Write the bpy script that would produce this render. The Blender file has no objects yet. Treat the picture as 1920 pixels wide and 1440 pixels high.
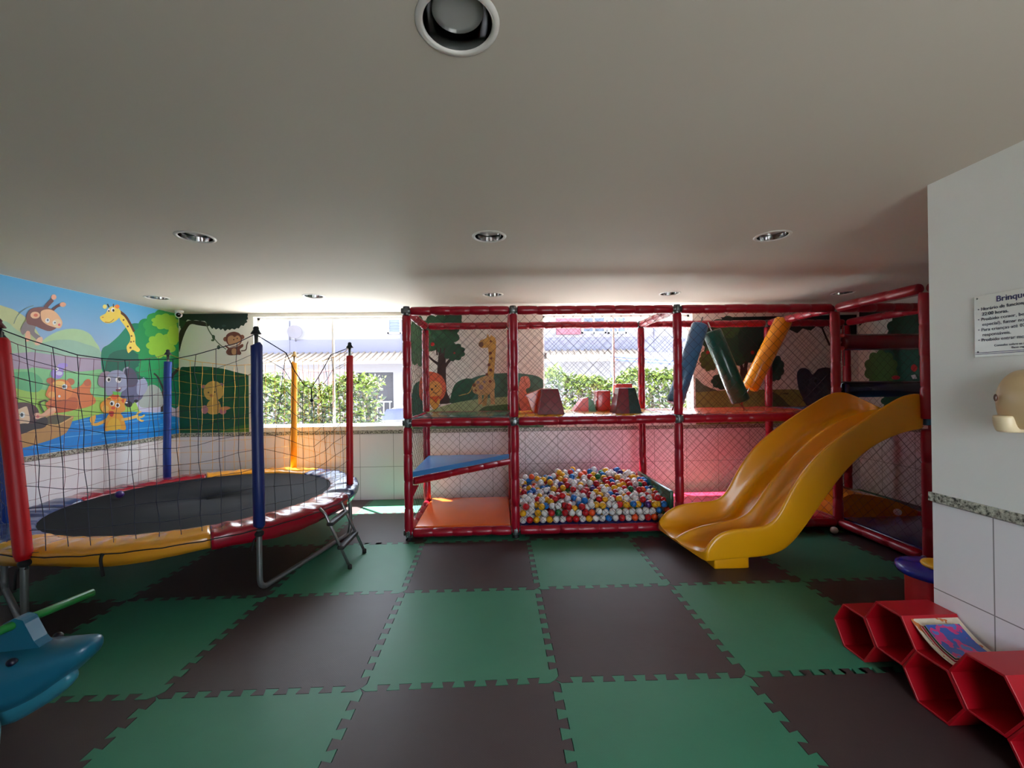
import bpy, bmesh, math, random
from math import sin, cos, pi, radians, hypot
from mathutils import Vector, Matrix
from mathutils.geometry import tessellate_polygon
random.seed(7)
SC = bpy.context.scene
COL = SC.collection
# ------------------------------------------------------------------ camera
cam_d = bpy.data.cameras.new('camera'); cam = bpy.data.objects.new('camera', cam_d); COL.objects.link(cam)
cam_d.sensor_fit = 'HORIZONTAL'; cam_d.sensor_width = 36.0; cam_d.lens = 792.08 / 1920 * 36.0; cam_d.clip_start = .02
_yaw, _pit, _rol = .0323, .0029, -.0133
_f = Vector((sin(_yaw)*cos(_pit), cos(_yaw)*cos(_pit), sin(_pit)))
_r = Vector((cos(_yaw), -sin(_yaw), 0)); _u = _r.cross(_f)
_R = _r*cos(_rol) + _u*sin(_rol); _U = -_r*sin(_rol) + _u*cos(_rol)
cam.matrix_world = Matrix(((_R.x, _U.x, -_f.x, .7262), (_R.y, _U.y, -_f.y, -.1684), (_R.z, _U.z, -_f.z, 1.5262), (0, 0, 0, 1)))
SC.camera = cam
# ------------------------------------------------------------------ light and exposure
SC.view_settings.view_transform = 'Standard'; SC.view_settings.look = 'None'
SC.view_settings.gamma = 1.0; SC.view_settings.use_curve_mapping = False
SC.view_settings.exposure = 2.2
w = bpy.data.worlds.new('daylight'); SC.world = w; w.use_nodes = True
bg = w.node_tree.nodes['Background']
bg.inputs['Color'].default_value = (.76, .87, 1.0, 1); bg.inputs['Strength'].default_value = 2.1
def light(name, kind, loc, direction, energy, color, **kw):
    d = bpy.data.lights.new(name, kind); d.energy = energy; d.color = color
    for k, v in kw.items(): setattr(d, k, v)
    o = bpy.data.objects.new(name, d); COL.objects.link(o); o.location = loc
    o.rotation_euler = Vector(direction).to_track_quat('-Z', 'Y').to_euler(); return o
light('sun', 'SUN', (0, 12, 12), (.34, -.315, -1.0), 12.5, (1, .97, .93), angle=radians(.6))
cy = SC.cycles
cy.max_bounces = 9; cy.diffuse_bounces = 6; cy.glossy_bounces = 3; cy.transmission_bounces = 4; cy.transparent_max_bounces = 12
cy.caustics_reflective = False; cy.caustics_refractive = False; cy.sample_clamp_indirect = 4.0
cy.use_denoising = True
# ------------------------------------------------------------------ helpers
def lin(c):
    c /= 255.0
    return c/12.92 if c <= .04045 else ((c+.055)/1.055)**2.4
def L3(rgb, k=1.0): return tuple(min(lin(x)*k, .95) for x in rgb) + (1,)
_M = {}
def mat(name, rgb, rough=.5, metal=0.0, noise=.08, nscale=6.0, bump=0.0, bscale=40.0, coat=0.0, k=1.0, spec=.5, sss=0.0):
    """plain procedural material: colour gently varied by noise, optional bump"""
    if name in _M: return _M[name]
    m = bpy.data.materials.new(name); m.use_nodes = True; nt = m.node_tree; b = nt.nodes['Principled BSDF']
    c = L3(rgb, k); m.diffuse_color = c
    tc = nt.nodes.new('ShaderNodeTexCoord'); nz = nt.nodes.new('ShaderNodeTexNoise')
    nz.inputs['Scale'].default_value = nscale; nz.inputs['Detail'].default_value = 3
    nt.links.new(tc.outputs['Object'], nz.inputs['Vector'])
    mx = nt.nodes.new('ShaderNodeMix'); mx.data_type = 'RGBA'
    mx.inputs[6].default_value = tuple(x*(1-noise) for x in c[:3])+(1,); mx.inputs[7].default_value = tuple(min(x*(1+noise), .97) for x in c[:3])+(1,)
    nt.links.new(nz.outputs['Fac'], mx.inputs[0]); nt.links.new(mx.outputs[2], b.inputs['Base Color'])
    b.inputs['Roughness'].default_value = rough; b.inputs['Metallic'].default_value = metal
    b.inputs['Specular IOR Level'].default_value = spec
    if coat: b.inputs['Coat Weight'].default_value = coat; b.inputs['Coat Roughness'].default_value = .12
    if bump:
        n2 = nt.nodes.new('ShaderNodeTexNoise'); n2.inputs['Scale'].default_value = bscale; n2.inputs['Detail'].default_value = 4
        nt.links.new(tc.outputs['Object'], n2.inputs['Vector'])
        bp = nt.nodes.new('ShaderNodeBump'); bp.inputs['Strength'].default_value = bump; bp.inputs['Distance'].default_value = .01
        nt.links.new(n2.outputs['Fac'], bp.inputs['Height']); nt.links.new(bp.outputs['Normal'], b.inputs['Normal'])
    _M[name] = m; return m

def tile_mat(name, axis, off):
    m = bpy.data.materials.new(name); m.use_nodes = True; nt = m.node_tree; b = nt.nodes['Principled BSDF']
    tc = nt.nodes.new('ShaderNodeNewGeometry'); sp = nt.nodes.new('ShaderNodeSeparateXYZ'); nt.links.new(tc.outputs['Position'], sp.inputs[0])
    cb = nt.nodes.new('ShaderNodeCombineXYZ')
    ad = nt.nodes.new('ShaderNodeMath'); ad.operation = 'ADD'; ad.inputs[1].default_value = off + 45*.4475
    nt.links.new(sp.outputs[axis], ad.inputs[0]); nt.links.new(ad.outputs[0], cb.inputs[0])
    nt.links.new(sp.outputs[2], cb.inputs[1])
    br = nt.nodes.new('ShaderNodeTexBrick'); br.offset = 0; br.squash = 1
    br.inputs['Scale'].default_value = 1; br.inputs['Brick Width'].default_value = .4475; br.inputs['Row Height'].default_value = .4465
    br.inputs['Mortar Size'].default_value = .0028; br.inputs['Mortar Smooth'].default_value = .1
    br.inputs['Color1'].default_value = L3((240, 238, 242)); br.inputs['Color2'].default_value = L3((238, 236, 240)); br.inputs['Mortar'].default_value = L3((150, 148, 150))
    nt.links.new(cb.outputs[0], br.inputs['Vector']); nt.links.new(br.outputs['Color'], b.inputs['Base Color'])
    b.inputs['Roughness'].default_value = .22
    return m

def granite_mat():
    m = bpy.data.materials.new('speckled_granite'); m.use_nodes = True; nt = m.node_tree; b = nt.nodes['Principled BSDF']
    g = nt.nodes.new('ShaderNodeNewGeometry'); v = nt.nodes.new('ShaderNodeTexNoise'); v.inputs['Scale'].default_value = 55; v.inputs['Detail'].default_value = 5; v.inputs['Roughness'].default_value = .7
    nt.links.new(g.outputs['Position'], v.inputs['Vector'])
    r = nt.nodes.new('ShaderNodeValToRGB'); e = r.color_ramp.elements
    e[0].position = .38; e[0].color = L3((60, 62, 58)); e[1].position = .62; e[1].color = L3((205, 205, 190))
    x = e.new(.48); x.color = L3((150, 150, 138))
    nt.links.new(v.outputs['Fac'], r.inputs['Fac']); nt.links.new(r.outputs['Color'], b.inputs['Base Color']); b.inputs['Roughness'].default_value = .25
    return m
GRANITE = granite_mat()

def glass_mat(name, tint=(1, 1, 1), gloss=.06):
    m = bpy.data.materials.new(name); m.use_nodes = True; nt = m.node_tree
    for n in list(nt.nodes): nt.nodes.remove(n)
    o = nt.nodes.new('ShaderNodeOutputMaterial'); t = nt.nodes.new('ShaderNodeBsdfTransparent'); t.inputs['Color'].default_value = tint + (1,)
    g = nt.nodes.new('ShaderNodeBsdfGlossy'); g.inputs['Roughness'].default_value = .02
    lw = nt.nodes.new('ShaderNodeLayerWeight'); lw.inputs['Blend'].default_value = .5
    pw = nt.nodes.new('ShaderNodeMath'); pw.operation = 'POWER'; pw.inputs[1].default_value = 5; nt.links.new(lw.outputs['Facing'], pw.inputs[0])
    fr = nt.nodes.new('ShaderNodeMath'); fr.operation = 'MULTIPLY_ADD'; fr.inputs[1].default_value = .6; fr.inputs[2].default_value = .02; nt.links.new(pw.outputs[0], fr.inputs[0])
    mx = nt.nodes.new('ShaderNodeMixShader'); nt.links.new(fr.outputs[0], mx.inputs[0]); nt.links.new(t.outputs[0], mx.inputs[1]); nt.links.new(g.outputs[0], mx.inputs[2]); nt.links.new(mx.outputs[0], o.inputs[0])
    return m

class MB:
    """collects shapes and links them as one mesh object"""
    def __init__(s): s.v = []; s.f = []; s.mi = []; s.sm = []; s.cur = 0; s.smooth = False
    def add(s, vs, fs, mi=None, smooth=None):
        o = len(s.v); s.v += [tuple(x) for x in vs]
        for f in fs: s.f.append([i+o for i in f]); s.mi.append(s.cur if mi is None else mi); s.sm.append(s.smooth if smooth is None else smooth)
        return s
    def box(s, a, b, mi=None, rot=None, c=None):
        x0, y0, z0 = a; x1, y1, z1 = b
        vs = [Vector((x, y, z)) for x in (x0, x1) for y in (y0, y1) for z in (z0, z1)]
        if rot is not None:
            c = Vector(c) if c is not None else Vector(((x0+x1)/2, (y0+y1)/2, (z0+z1)/2)); vs = [rot @ (q-c) + c for q in vs]
        return s.add(vs, [(0, 1, 3, 2), (4, 6, 7, 5), (0, 4, 5, 1), (2, 3, 7, 6), (0, 2, 6, 4), (1, 5, 7, 3)], mi, False)
    def rbox(s, a, b, r=.01, mi=None):
        bm = bmesh.new(); bmesh.ops.create_cube(bm, size=1)
        for q in bm.verts: q.co = Vector(((a[0]+b[0])/2 + q.co.x*(b[0]-a[0]), (a[1]+b[1])/2 + q.co.y*(b[1]-a[1]), (a[2]+b[2])/2 + q.co.z*(b[2]-a[2])))
        bmesh.ops.bevel(bm, geom=bm.edges[:], offset=r, segments=3, affect='EDGES', profile=.5)
        bm.verts.index_update(); s.add([q.co for q in bm.verts], [[q.index for q in f.verts] for f in bm.faces], mi, True); bm.free(); return s
    def tube(s, path, r, n=8, mi=None, cap=True, closed=False, smooth=True):
        P = [Vector(p) for p in path]; m = len(P); R = r if isinstance(r, (list, tuple)) else [r]*m
        vs = []; nrm = None
        for i, p in enumerate(P):
            if closed: t = P[(i+1) % m] - P[i-1]
            else: t = P[min(i+1, m-1)] - P[max(i-1, 0)]
            t.normalize()
            if nrm is None:
                nrm = t.orthogonal().normalized()
            else:
                nrm = (nrm - t*nrm.dot(t))
                nrm = nrm.normalized() if nrm.length > 1e-6 else t.orthogonal().normalized()
            bn = t.cross(nrm)
            for j in range(n):
                a = 2*pi*j/n; vs.append(p + (nrm*cos(a) + bn*sin(a))*R[i])
        fs = []
        for i in range(m if closed else m-1):
            for j in range(n):
                a = i*n+j; b = i*n+(j+1) % n; c = ((i+1) % m)*n+(j+1) % n; d = ((i+1) % m)*n+j; fs.append((a, b, c, d))
        if cap and not closed: fs.append(tuple(range(n-1, -1, -1))); fs.append(tuple(range((m-1)*n, m*n)))
        return s.add(vs, fs, mi, smooth)
    def lathe(s, prof, c, axis=(0, 0, 1), n=24, mi=None, smooth=True):
        ax = Vector(axis).normalized(); e1 = ax.orthogonal().normalized(); e2 = ax.cross(e1); c = Vector(c); vs = []; fs = []
        for (r, h) in prof:
            for j in range(n):
                a = 2*pi*j/n; vs.append(c + ax*h + (e1*cos(a) + e2*sin(a))*max(r, 1e-5))
        for i in range(len(prof)-1):
            for j in range(n): fs.append((i*n+j, i*n+(j+1) % n, (i+1)*n+(j+1) % n, (i+1)*n+j))
        return s.add(vs, fs, mi, smooth)
    def ball(s, c, r, n=12, mi=None, sc=(1, 1, 1)):
        prof = [(r*sin(pi*i/(n//2+2)), -r*cos(pi*i/(n//2+2))) for i in range(n//2+3)]
        o = len(s.v); s.lathe(prof, (0, 0, 0), n=n, mi=mi)
        for i in range(o, len(s.v)): x, y, z = s.v[i]; s.v[i] = (c[0]+x*sc[0], c[1]+y*sc[1], c[2]+z*sc[2])
        return s
    def poly(s, pts, mi=None):
        tris = tessellate_polygon([[Vector(p) for p in pts]]); return s.add(pts, [tuple(t) for t in tris], mi, False)
    def prism(s, pts2, f3, d0, d1, mi=None, smooth=False):
        """outline pts2 placed by f3(u, v, d), from depth d0 to d1"""
        n = len(pts2); A = [f3(u, v, d0) for u, v in pts2]; B = [f3(u, v, d1) for u, v in pts2]
        tris = tessellate_polygon([[Vector((u, v, 0)) for u, v in pts2]])
        s.add(A+B, [tuple(t) for t in tris] + [tuple(i+n for i in reversed(t)) for t in tris], mi, False)
        return s.add(A+B, [(i, (i+1) % n, n+(i+1) % n, n+i) for i in range(n)], mi, smooth)
    def build(s, name, mats, parent=None, base=None, norm=True, sub=0, bevel=0):
        if not isinstance(mats, (list, tuple)): mats = [mats]
        base = Vector(base) if base is not None else (parent['_b'] if False else BASE.get(parent.name, Vector()) if parent else Vector())
        me = bpy.data.meshes.new(name); me.from_pydata([tuple(Vector(v)-base) for v in s.v], [], s.f)
        for m in mats: me.materials.append(m)
        me.polygons.foreach_set('material_index', s.mi); me.polygons.foreach_set('use_smooth', s.sm)
        if norm:
            bm = bmesh.new(); bm.from_mesh(me); bmesh.ops.recalc_face_normals(bm, faces=bm.faces[:]); bm.to_mesh(me); bm.free()
        me.update(); o = bpy.data.objects.new(name, me); COL.objects.link(o)
        if parent: o.parent = parent; BASE[o.name] = BASE.get(parent.name, Vector())
        else: o.location = base; BASE[o.name] = base
        if sub: md = o.modifiers.new('sub', 'SUBSURF'); md.levels = sub; md.render_levels = sub
        if bevel: md = o.modifiers.new('bev', 'BEVEL'); md.width = bevel; md.segments = 2; md.limit_method = 'ANGLE'
        return o
BASE = {}
def tag(o, label=None, cat=None, group=None, kind=None):
    if label: o['label'] = label
    if cat: o['category'] = cat
    if group: o['group'] = group
    if kind: o['kind'] = kind
    return o
def thing(name, label, cat, base=(0, 0, 0), group=None):
    o = bpy.data.objects.new(name, None); COL.objects.link(o); o.location = base; o.empty_display_size = .1
    BASE[o.name] = Vector(base); return tag(o, label, cat, group)
def copy_tree(o, loc=None, parent=None):
    c = o.copy(); COL.objects.link(c); c.parent = parent
    if loc is not None: c.location = loc
    for ch in list(o.children): copy_tree(ch, None, c)
    return c
def crv(p, k=6):
    o = []; n = len(p)
    for i in range(n-1):
        a, b, c, d = [Vector(q) for q in (p[max(i-1, 0)], p[i], p[i+1], p[min(i+2, n-1)])]
        for j in range(k):
            t = j/k; o.append(.5*((2*b)+(-a+c)*t+(2*a-5*b+4*c-d)*t*t+(-a+3*b-3*c+d)*t**3))
    o.append(Vector(p[-1])); return o
# ------------------------------------------------------------------ mural outlines in wall millimetres
MURALS = {}
MURALS['left'] = [
 ('painted_sky', 'blue sky paling to lilac', [
  ('GRAD', "-500,945 5609,945 5609,2536 -500,2536"),
 ]),
 ('painted_hill', 'hazy pale green hills over a mauve plain', [
  ((190,200,150), "2555,2393 2640,2470 2763,2465 2921,2419 3088,2381 3231,2360 3366,2330 3488,2297 3588,2271 3650,2259 3674,2255 3683,2253 3700,2245 3728,2232 3757,2216 3786,2195 3814,2168 3843,2133 3873,2090 3902,2043 3925,1996 3945,1946 3963,1893 3973,1842 3970,1798 3995,1777 4039,1770 4011,1750 3832,1693 3450,1553 3020,1393 2715,1306 2548,1335 2481,1532 2472,1844 2502,2169"),
  ((160,195,165), "2553,2104 2659,2157 2812,2148 3035,2111 3237,2089 3371,2099 3463,2118 3529,2135 3587,2143 3636,2136 3664,2119 3683,2098 3707,2077 3739,2059 3774,2042 3806,2020 3834,1986 3875,1945 3925,1898 3946,1834 3899,1745 3777,1615 3610,1466 3422,1338 3231,1265 3015,1234 2798,1229 2650,1259 2548,1335 2499,1495 2483,1723 2501,1949"),
  ((170,205,160), "3824,1863 3840,1896 3863,1931 3889,1964 3916,1995 3940,2020 3966,2043 3993,2063 4020,2082 4050,2100 4081,2116 4114,2129 4146,2140 4180,2147 4214,2152 4248,2153 4280,2152 4308,2149 4335,2142 4359,2133 4380,2121 4398,2106 4412,2088 4425,2069 4438,2049 4453,2031 4468,2014 4482,1993 4491,1963 4512,1919 4542,1864 4545,1809 4489,1769 4338,1746 4135,1735 3950,1734 3832,1742 3789,1762 3788,1793 3807,1829"),
  ((150,190,170), "3767,1739 3777,1776 3792,1823 3811,1872 3834,1913 3861,1942 3894,1965 3931,1984 3972,2000 4018,2015 4069,2026 4122,2033 4171,2037 4216,2035 4258,2028 4297,2019 4334,2011 4368,2004 4399,1998 4426,1991 4449,1982 4467,1975 4480,1968 4490,1955 4497,1929 4520,1883 4553,1820 4558,1757 4494,1712 4324,1691 4098,1685 3895,1687 3766,1691 3723,1696 3725,1703 3748,1717"),
  ((170,155,180), "572,1868 3585,1850 3833,1888 4118,1869 4496,1872 4666,1871 4664,1717 3583,1686 569,1444"),
 ]),
 ('painted_meadow', 'bright green meadow', [
  ((130,200,140), "571,1709 996,1773 1615,1782 2252,1753 2731,1730 3079,1732 3340,1730 3509,1727 3663,1726 3787,1730 3821,1737 3817,1744 3832,1747 3876,1745 3920,1740 3966,1734 4017,1729 4073,1727 4134,1725 4201,1724 4275,1722 4366,1734 4471,1754 4576,1759 4664,1717 4764,1600 4876,1424 4922,1239 4826,1109 4744,1076 4659,1099 4295,1121 3579,1094 2688,990 2308,945 518,945 326,1070 264,1303 354,1541"),
  ((160,205,95), "566,945 570,1620 3582,1568 3830,1562 4114,1503 4491,1455 4901,1444 5045,1151 3579,1094 1085,945"),
  ((100,185,130), "3663,1688 3695,1698 3741,1705 3791,1707 3832,1703 3863,1690 3890,1670 3910,1645 3921,1621 3922,1594 3915,1564 3899,1537 3875,1522 3837,1521 3788,1530 3739,1544 3702,1558 3678,1571 3660,1586 3649,1602 3642,1618 3638,1636 3638,1656 3646,1675"),
 ]),
 ('painted_jungle', 'dark green jungle mound with light green foliage', [
  ((0,125,95), "4509,1953 4524,1985 4548,2004 4576,2019 4603,2037 4630,2060 4658,2085 4687,2111 4715,2138 4743,2169 4771,2202 4799,2235 4826,2261 4851,2280 4875,2295 4900,2305 4926,2313 4953,2317 4981,2319 5011,2318 5045,2318 5080,2321 5116,2325 5160,2326 5218,2316 5309,2307 5425,2298 5539,2263 5609,2185 5609,1323 5608,1317 5548,1275 5465,1304 5375,1369 5289,1433 5211,1502 5133,1590 5056,1672 4977,1726 4894,1743 4808,1738 4729,1725 4664,1717 4615,1710 4577,1699 4547,1697 4525,1713 4510,1760 4503,1828 4503,1899"),
  ((0,95,75), "4602,1920 4646,1953 4706,1976 4773,1991 4837,1998 4896,1999 4955,1991 5011,1975 5056,1953 5091,1921 5117,1881 5131,1837 5131,1796 5113,1753 5078,1709 5035,1673 4991,1650 4947,1649 4900,1662 4850,1680 4798,1690 4736,1686 4667,1675 4606,1671 4568,1685 4554,1731 4557,1797 4574,1867"),
  ((25,140,80), "5609,1883 5593,1874 5547,1865 5500,1864 5478,1830 5448,1802 5412,1785 5371,1782 5331,1792 5294,1810 5258,1789 5219,1776 5181,1776 5148,1790 5123,1814 5105,1844 5064,1840 5027,1845 4998,1860 4980,1885 4973,1916 4975,1951 4941,1964 4914,1983 4899,2008 4898,2038 4910,2070 4931,2100 4911,2127 4899,2156 4901,2186 4917,2215 4945,2240 4979,2260 4978,2294 4985,2327 5004,2356 5034,2377 5072,2390 5112,2394 5131,2429 5157,2458 5191,2479 5228,2487 5267,2482 5303,2469 5341,2495 5381,2513 5422,2518 5458,2509 5487,2487 5508,2457 5556,2466 5601,2466 5609,2463"),
  ((50,155,80), "5609,2219 5608,2218 5577,2200 5539,2189 5499,2185 5478,2163 5452,2142 5419,2128 5384,2124 5350,2129 5320,2141 5287,2130 5252,2121 5219,2122 5192,2132 5174,2149 5164,2171 5132,2174 5101,2180 5079,2193 5069,2212 5071,2235 5083,2259 5063,2274 5047,2292 5043,2313 5052,2335 5073,2356 5101,2374 5100,2396 5104,2420 5119,2442 5145,2459 5178,2471 5214,2477 5233,2499 5257,2521 5286,2536 5369,2536 5386,2531 5398,2536 5541,2536 5544,2533 5556,2510 5593,2510 5609,2508"),
  ((140,195,60), "5609,2431 5598,2421 5572,2408 5578,2397 5584,2384 5576,2370 5556,2358 5527,2350 5495,2345 5482,2333 5467,2318 5444,2308 5417,2303 5390,2304 5367,2311 5343,2302 5315,2294 5289,2291 5268,2295 5255,2305 5250,2318 5226,2318 5200,2319 5182,2325 5175,2335 5181,2348 5196,2362 5182,2370 5168,2379 5166,2391 5176,2403 5197,2415 5225,2424 5228,2436 5232,2450 5247,2462 5270,2471 5298,2476 5326,2475 5345,2487 5368,2500 5394,2508 5420,2509 5442,2504 5457,2494 5485,2499 5516,2504 5542,2503 5558,2496 5563,2483 5556,2468 5579,2464 5604,2458 5609,2454"),
  ((140,195,60), "5521,2106 5543,2090 5555,2071 5552,2050 5534,2033 5504,2020 5470,2013 5469,1990 5458,1969 5437,1953 5408,1946 5377,1948 5348,1957 5326,1939 5299,1926 5271,1923 5246,1929 5227,1944 5216,1964 5185,1958 5156,1959 5134,1968 5124,1984 5124,2004 5135,2025 5109,2034 5090,2048 5083,2065 5090,2083 5110,2100 5136,2114 5126,2133 5126,2153 5137,2171 5159,2184 5188,2191 5219,2191 5231,2213 5250,2231 5275,2242 5303,2244 5330,2237 5351,2222 5381,2237 5412,2245 5441,2243 5462,2232 5472,2213 5472,2190 5507,2189 5536,2182 5553,2167 5556,2148 5543,2126"),
  ((150,200,60), "5609,2170 5609,2169 5591,2162 5582,2143 5569,2127 5553,2117 5535,2115 5518,2120 5504,2131 5487,2125 5469,2126 5454,2133 5443,2148 5438,2166 5437,2186 5425,2198 5416,2214 5413,2233 5416,2253 5426,2271 5439,2286 5440,2307 5446,2326 5457,2343 5472,2355 5490,2359 5507,2358 5522,2372 5539,2381 5557,2384 5573,2377 5585,2364 5594,2347 5609,2345"),
  ((30,150,90), "5481,1796 5501,1782 5511,1767 5506,1751 5485,1737 5452,1726 5414,1720 5407,1703 5390,1688 5363,1677 5328,1672 5290,1673 5255,1678 5226,1667 5193,1660 5159,1659 5127,1664 5103,1674 5085,1688 5050,1687 5017,1690 4992,1698 4978,1711 4975,1725 4981,1741 4955,1750 4936,1761 4930,1775 4937,1789 4956,1802 4982,1813 4976,1828 4979,1843 4994,1856 5020,1866 5052,1872 5088,1874 5105,1889 5131,1901 5162,1909 5196,1910 5229,1906 5258,1897 5294,1905 5331,1908 5366,1906 5393,1897 5410,1883 5416,1867 5454,1863 5487,1856 5507,1843 5512,1828 5502,1811"),
 ]),
 ('painted_tree_trunk', 'brown trunk beside grey boulder', [
  ((50,40,40), "5609,1820 5598,1827 5573,1808 5536,1781 5497,1749 5462,1718 5434,1690 5409,1661 5385,1630 5364,1597 5345,1564 5328,1529 5314,1487 5303,1435 5297,1361 5295,1271 5294,1187 5294,1130 5379,1124 5377,1183 5375,1267 5374,1356 5378,1428 5385,1476 5395,1513 5409,1545 5424,1577 5441,1609 5460,1637 5482,1665 5506,1693 5537,1723 5573,1754 5608,1783 5609,1784"),
  ((50,40,40), "5357,1538 5341,1567 5319,1609 5294,1653 5272,1687 5251,1709 5231,1724 5214,1734 5202,1740 5187,1724 5198,1717 5213,1707 5230,1694 5247,1674 5267,1642 5290,1599 5311,1557 5326,1528"),
  ((160,172,170), "4959,1474 4962,1497 4968,1517 4978,1533 4990,1549 5004,1564 5021,1579 5042,1591 5067,1600 5099,1605 5137,1607 5176,1606 5209,1600 5235,1590 5256,1575 5274,1557 5291,1533 5307,1503 5322,1466 5333,1429 5340,1397 5342,1372 5342,1349 5333,1331 5313,1317 5275,1311 5225,1309 5172,1311 5125,1314 5085,1314 5046,1315 5013,1320 4987,1334 4972,1362 4963,1400 4960,1440"),
  ((20,140,90), "5020,1561 5023,1577 5034,1599 5050,1621 5067,1638 5087,1650 5111,1659 5137,1665 5161,1666 5187,1662 5214,1653 5239,1641 5259,1627 5274,1607 5286,1582 5292,1559 5291,1547 5278,1549 5257,1562 5232,1577 5209,1587 5188,1591 5166,1592 5146,1591 5129,1587 5115,1579 5104,1567 5093,1555 5081,1548 5064,1546 5045,1548 5028,1553"),
 ]),
 ('painted_water', 'blue river water with pale ripples', [
  ((0,130,215), "566,945 567,1108 3578,1026 4189,1224 4501,1278 4899,1276 5287,1238 5605,1161 5602,945 3651,945 3577,946 3304,945"),
  ((90,175,235), "4216,1191 4245,1192 4287,1193 4336,1194 4382,1194 4430,1195 4482,1194 4529,1194 4563,1194 4562,1203 4528,1203 4481,1203 4430,1204 4382,1203 4335,1203 4286,1201 4244,1200 4215,1199"),
  ((90,175,235), "4270,1153 4309,1154 4368,1154 4435,1154 4501,1154 4568,1154 4642,1154 4709,1153 4758,1153 4757,1163 4709,1163 4641,1163 4567,1163 4500,1164 4434,1163 4367,1163 4308,1162 4269,1162"),
  ((90,175,235), "4270,1218 4290,1219 4319,1221 4352,1222 4383,1223 4414,1223 4449,1223 4479,1222 4501,1222 4501,1231 4479,1231 4448,1232 4414,1232 4382,1232 4351,1231 4318,1230 4289,1228 4269,1227"),
  ((90,175,235), "4627,1241 4656,1242 4698,1244 4747,1246 4793,1247 4841,1248 4892,1248 4939,1247 4972,1247 4971,1257 4938,1257 4891,1258 4840,1257 4792,1257 4745,1256 4697,1254 4655,1252 4626,1251"),
  ((90,175,235), "4898,1196 4938,1197 4995,1198 5061,1200 5124,1201 5190,1201 5261,1201 5326,1200 5372,1200 5371,1211 5325,1211 5260,1211 5189,1211 5123,1211 5059,1210 4994,1209 4936,1207 4897,1206"),
  ((90,175,235), "4758,1159 4801,1159 4864,1160 4937,1161 5008,1161 5081,1161 5161,1160 5234,1160 5286,1159 5285,1170 5233,1170 5160,1171 5080,1171 5007,1171 4936,1171 4863,1170 4800,1169 4757,1169"),
  ((90,175,235), "4381,1081 4413,1081 4458,1081 4511,1081 4561,1080 4613,1079 4669,1077 4720,1076 4757,1075 4756,1084 4720,1085 4669,1087 4612,1088 4561,1090 4510,1090 4457,1090 4412,1090 4380,1090"),
  ((90,175,235), "4110,1070 4143,1070 4190,1069 4244,1069 4296,1068 4350,1066 4408,1065 4462,1063 4499,1062 4499,1071 4461,1072 4407,1074 4349,1075 4295,1077 4243,1077 4189,1078 4142,1078 4110,1078"),
  ((90,175,235), "3826,1018 3850,1017 3885,1017 3924,1016 3963,1015 4002,1013 4044,1011 4082,1009 4110,1007 4109,1016 4082,1017 4043,1019 4001,1021 3962,1023 3924,1024 3884,1025 3849,1025 3825,1026"),
  ((90,175,235), "4826,1067 4870,1067 4935,1066 5010,1065 5083,1064 5159,1063 5241,1061 5316,1059 5370,1057 5369,1068 5315,1069 5240,1071 5158,1073 5082,1075 5009,1076 4934,1076 4869,1077 4825,1077"),
  ((90,175,235), "4499,1011 4527,1010 4567,1010 4612,1009 4656,1008 4701,1007 4750,1004 4794,1002 4825,1000 4824,1010 4793,1011 4749,1014 4700,1016 4655,1018 4611,1019 4565,1019 4525,1020 4498,1020"),
  ((90,175,235), "5047,1229 5082,1231 5132,1233 5190,1234 5246,1236 5303,1236 5364,1236 5420,1236 5460,1235 5459,1246 5419,1247 5363,1247 5302,1247 5244,1246 5189,1245 5131,1243 5080,1241 5046,1240"),
  ((90,175,235), "5286,1085 5308,1086 5341,1087 5378,1088 5414,1089 5450,1087 5489,1085 5524,1083 5549,1082 5548,1093 5523,1095 5488,1097 5449,1099 5413,1100 5377,1099 5339,1098 5306,1097 5284,1096"),
  ((90,175,235), "3962,957 3988,957 4025,955 4068,954 4109,952 4151,950 4197,947 4226,945 4267,945 4267,951 4237,953 4196,956 4151,958 4108,961 4067,962 4024,964 3987,965 3961,966"),
 ]),
 ('painted_giraffe', 'yellow giraffe head and neck', [
  ((250,205,90), "4719,2426 4727,2429 4740,2423 4756,2412 4772,2399 4788,2385 4806,2366 4824,2346 4840,2325 4856,2303 4870,2280 4884,2256 4896,2234 4907,2212 4917,2192 4925,2171 4931,2151 4934,2130 4933,2109 4933,2088 4938,2070 4950,2053 4969,2038 4986,2024 4996,2012 4996,2001 4989,1990 4978,1982 4966,1978 4950,1980 4931,1988 4911,1995 4893,1997 4877,1988 4861,1973 4847,1959 4836,1955 4827,1966 4820,1985 4816,2007 4816,2027 4823,2044 4836,2060 4849,2076 4859,2093 4863,2111 4866,2128 4865,2147 4860,2167 4849,2189 4833,2212 4815,2236 4798,2257 4780,2277 4761,2295 4744,2313 4731,2332 4722,2357 4717,2386 4716,2411"),
  ((90,50,35), "4709,2406 4724,2400 4745,2391 4768,2380 4788,2368 4803,2353 4819,2335 4833,2315 4848,2295 4864,2271 4880,2245 4894,2221 4904,2204 4931,2219 4921,2236 4907,2260 4891,2287 4875,2312 4860,2333 4846,2354 4829,2374 4811,2391 4789,2406 4764,2418 4743,2428 4728,2434"),
  ((250,205,90), "4495,2318 4501,2326 4511,2333 4522,2340 4532,2347 4540,2352 4548,2356 4555,2362 4563,2370 4570,2382 4577,2398 4585,2414 4595,2428 4608,2439 4622,2449 4638,2457 4653,2462 4668,2464 4684,2463 4699,2460 4712,2455 4723,2447 4733,2437 4741,2425 4745,2413 4746,2400 4744,2385 4739,2371 4731,2356 4721,2342 4707,2327 4693,2312 4677,2300 4662,2289 4645,2280 4629,2272 4612,2267 4596,2263 4579,2261 4564,2261 4549,2263 4537,2267 4525,2272 4515,2279 4507,2285 4500,2293 4496,2301 4494,2310"),
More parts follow.
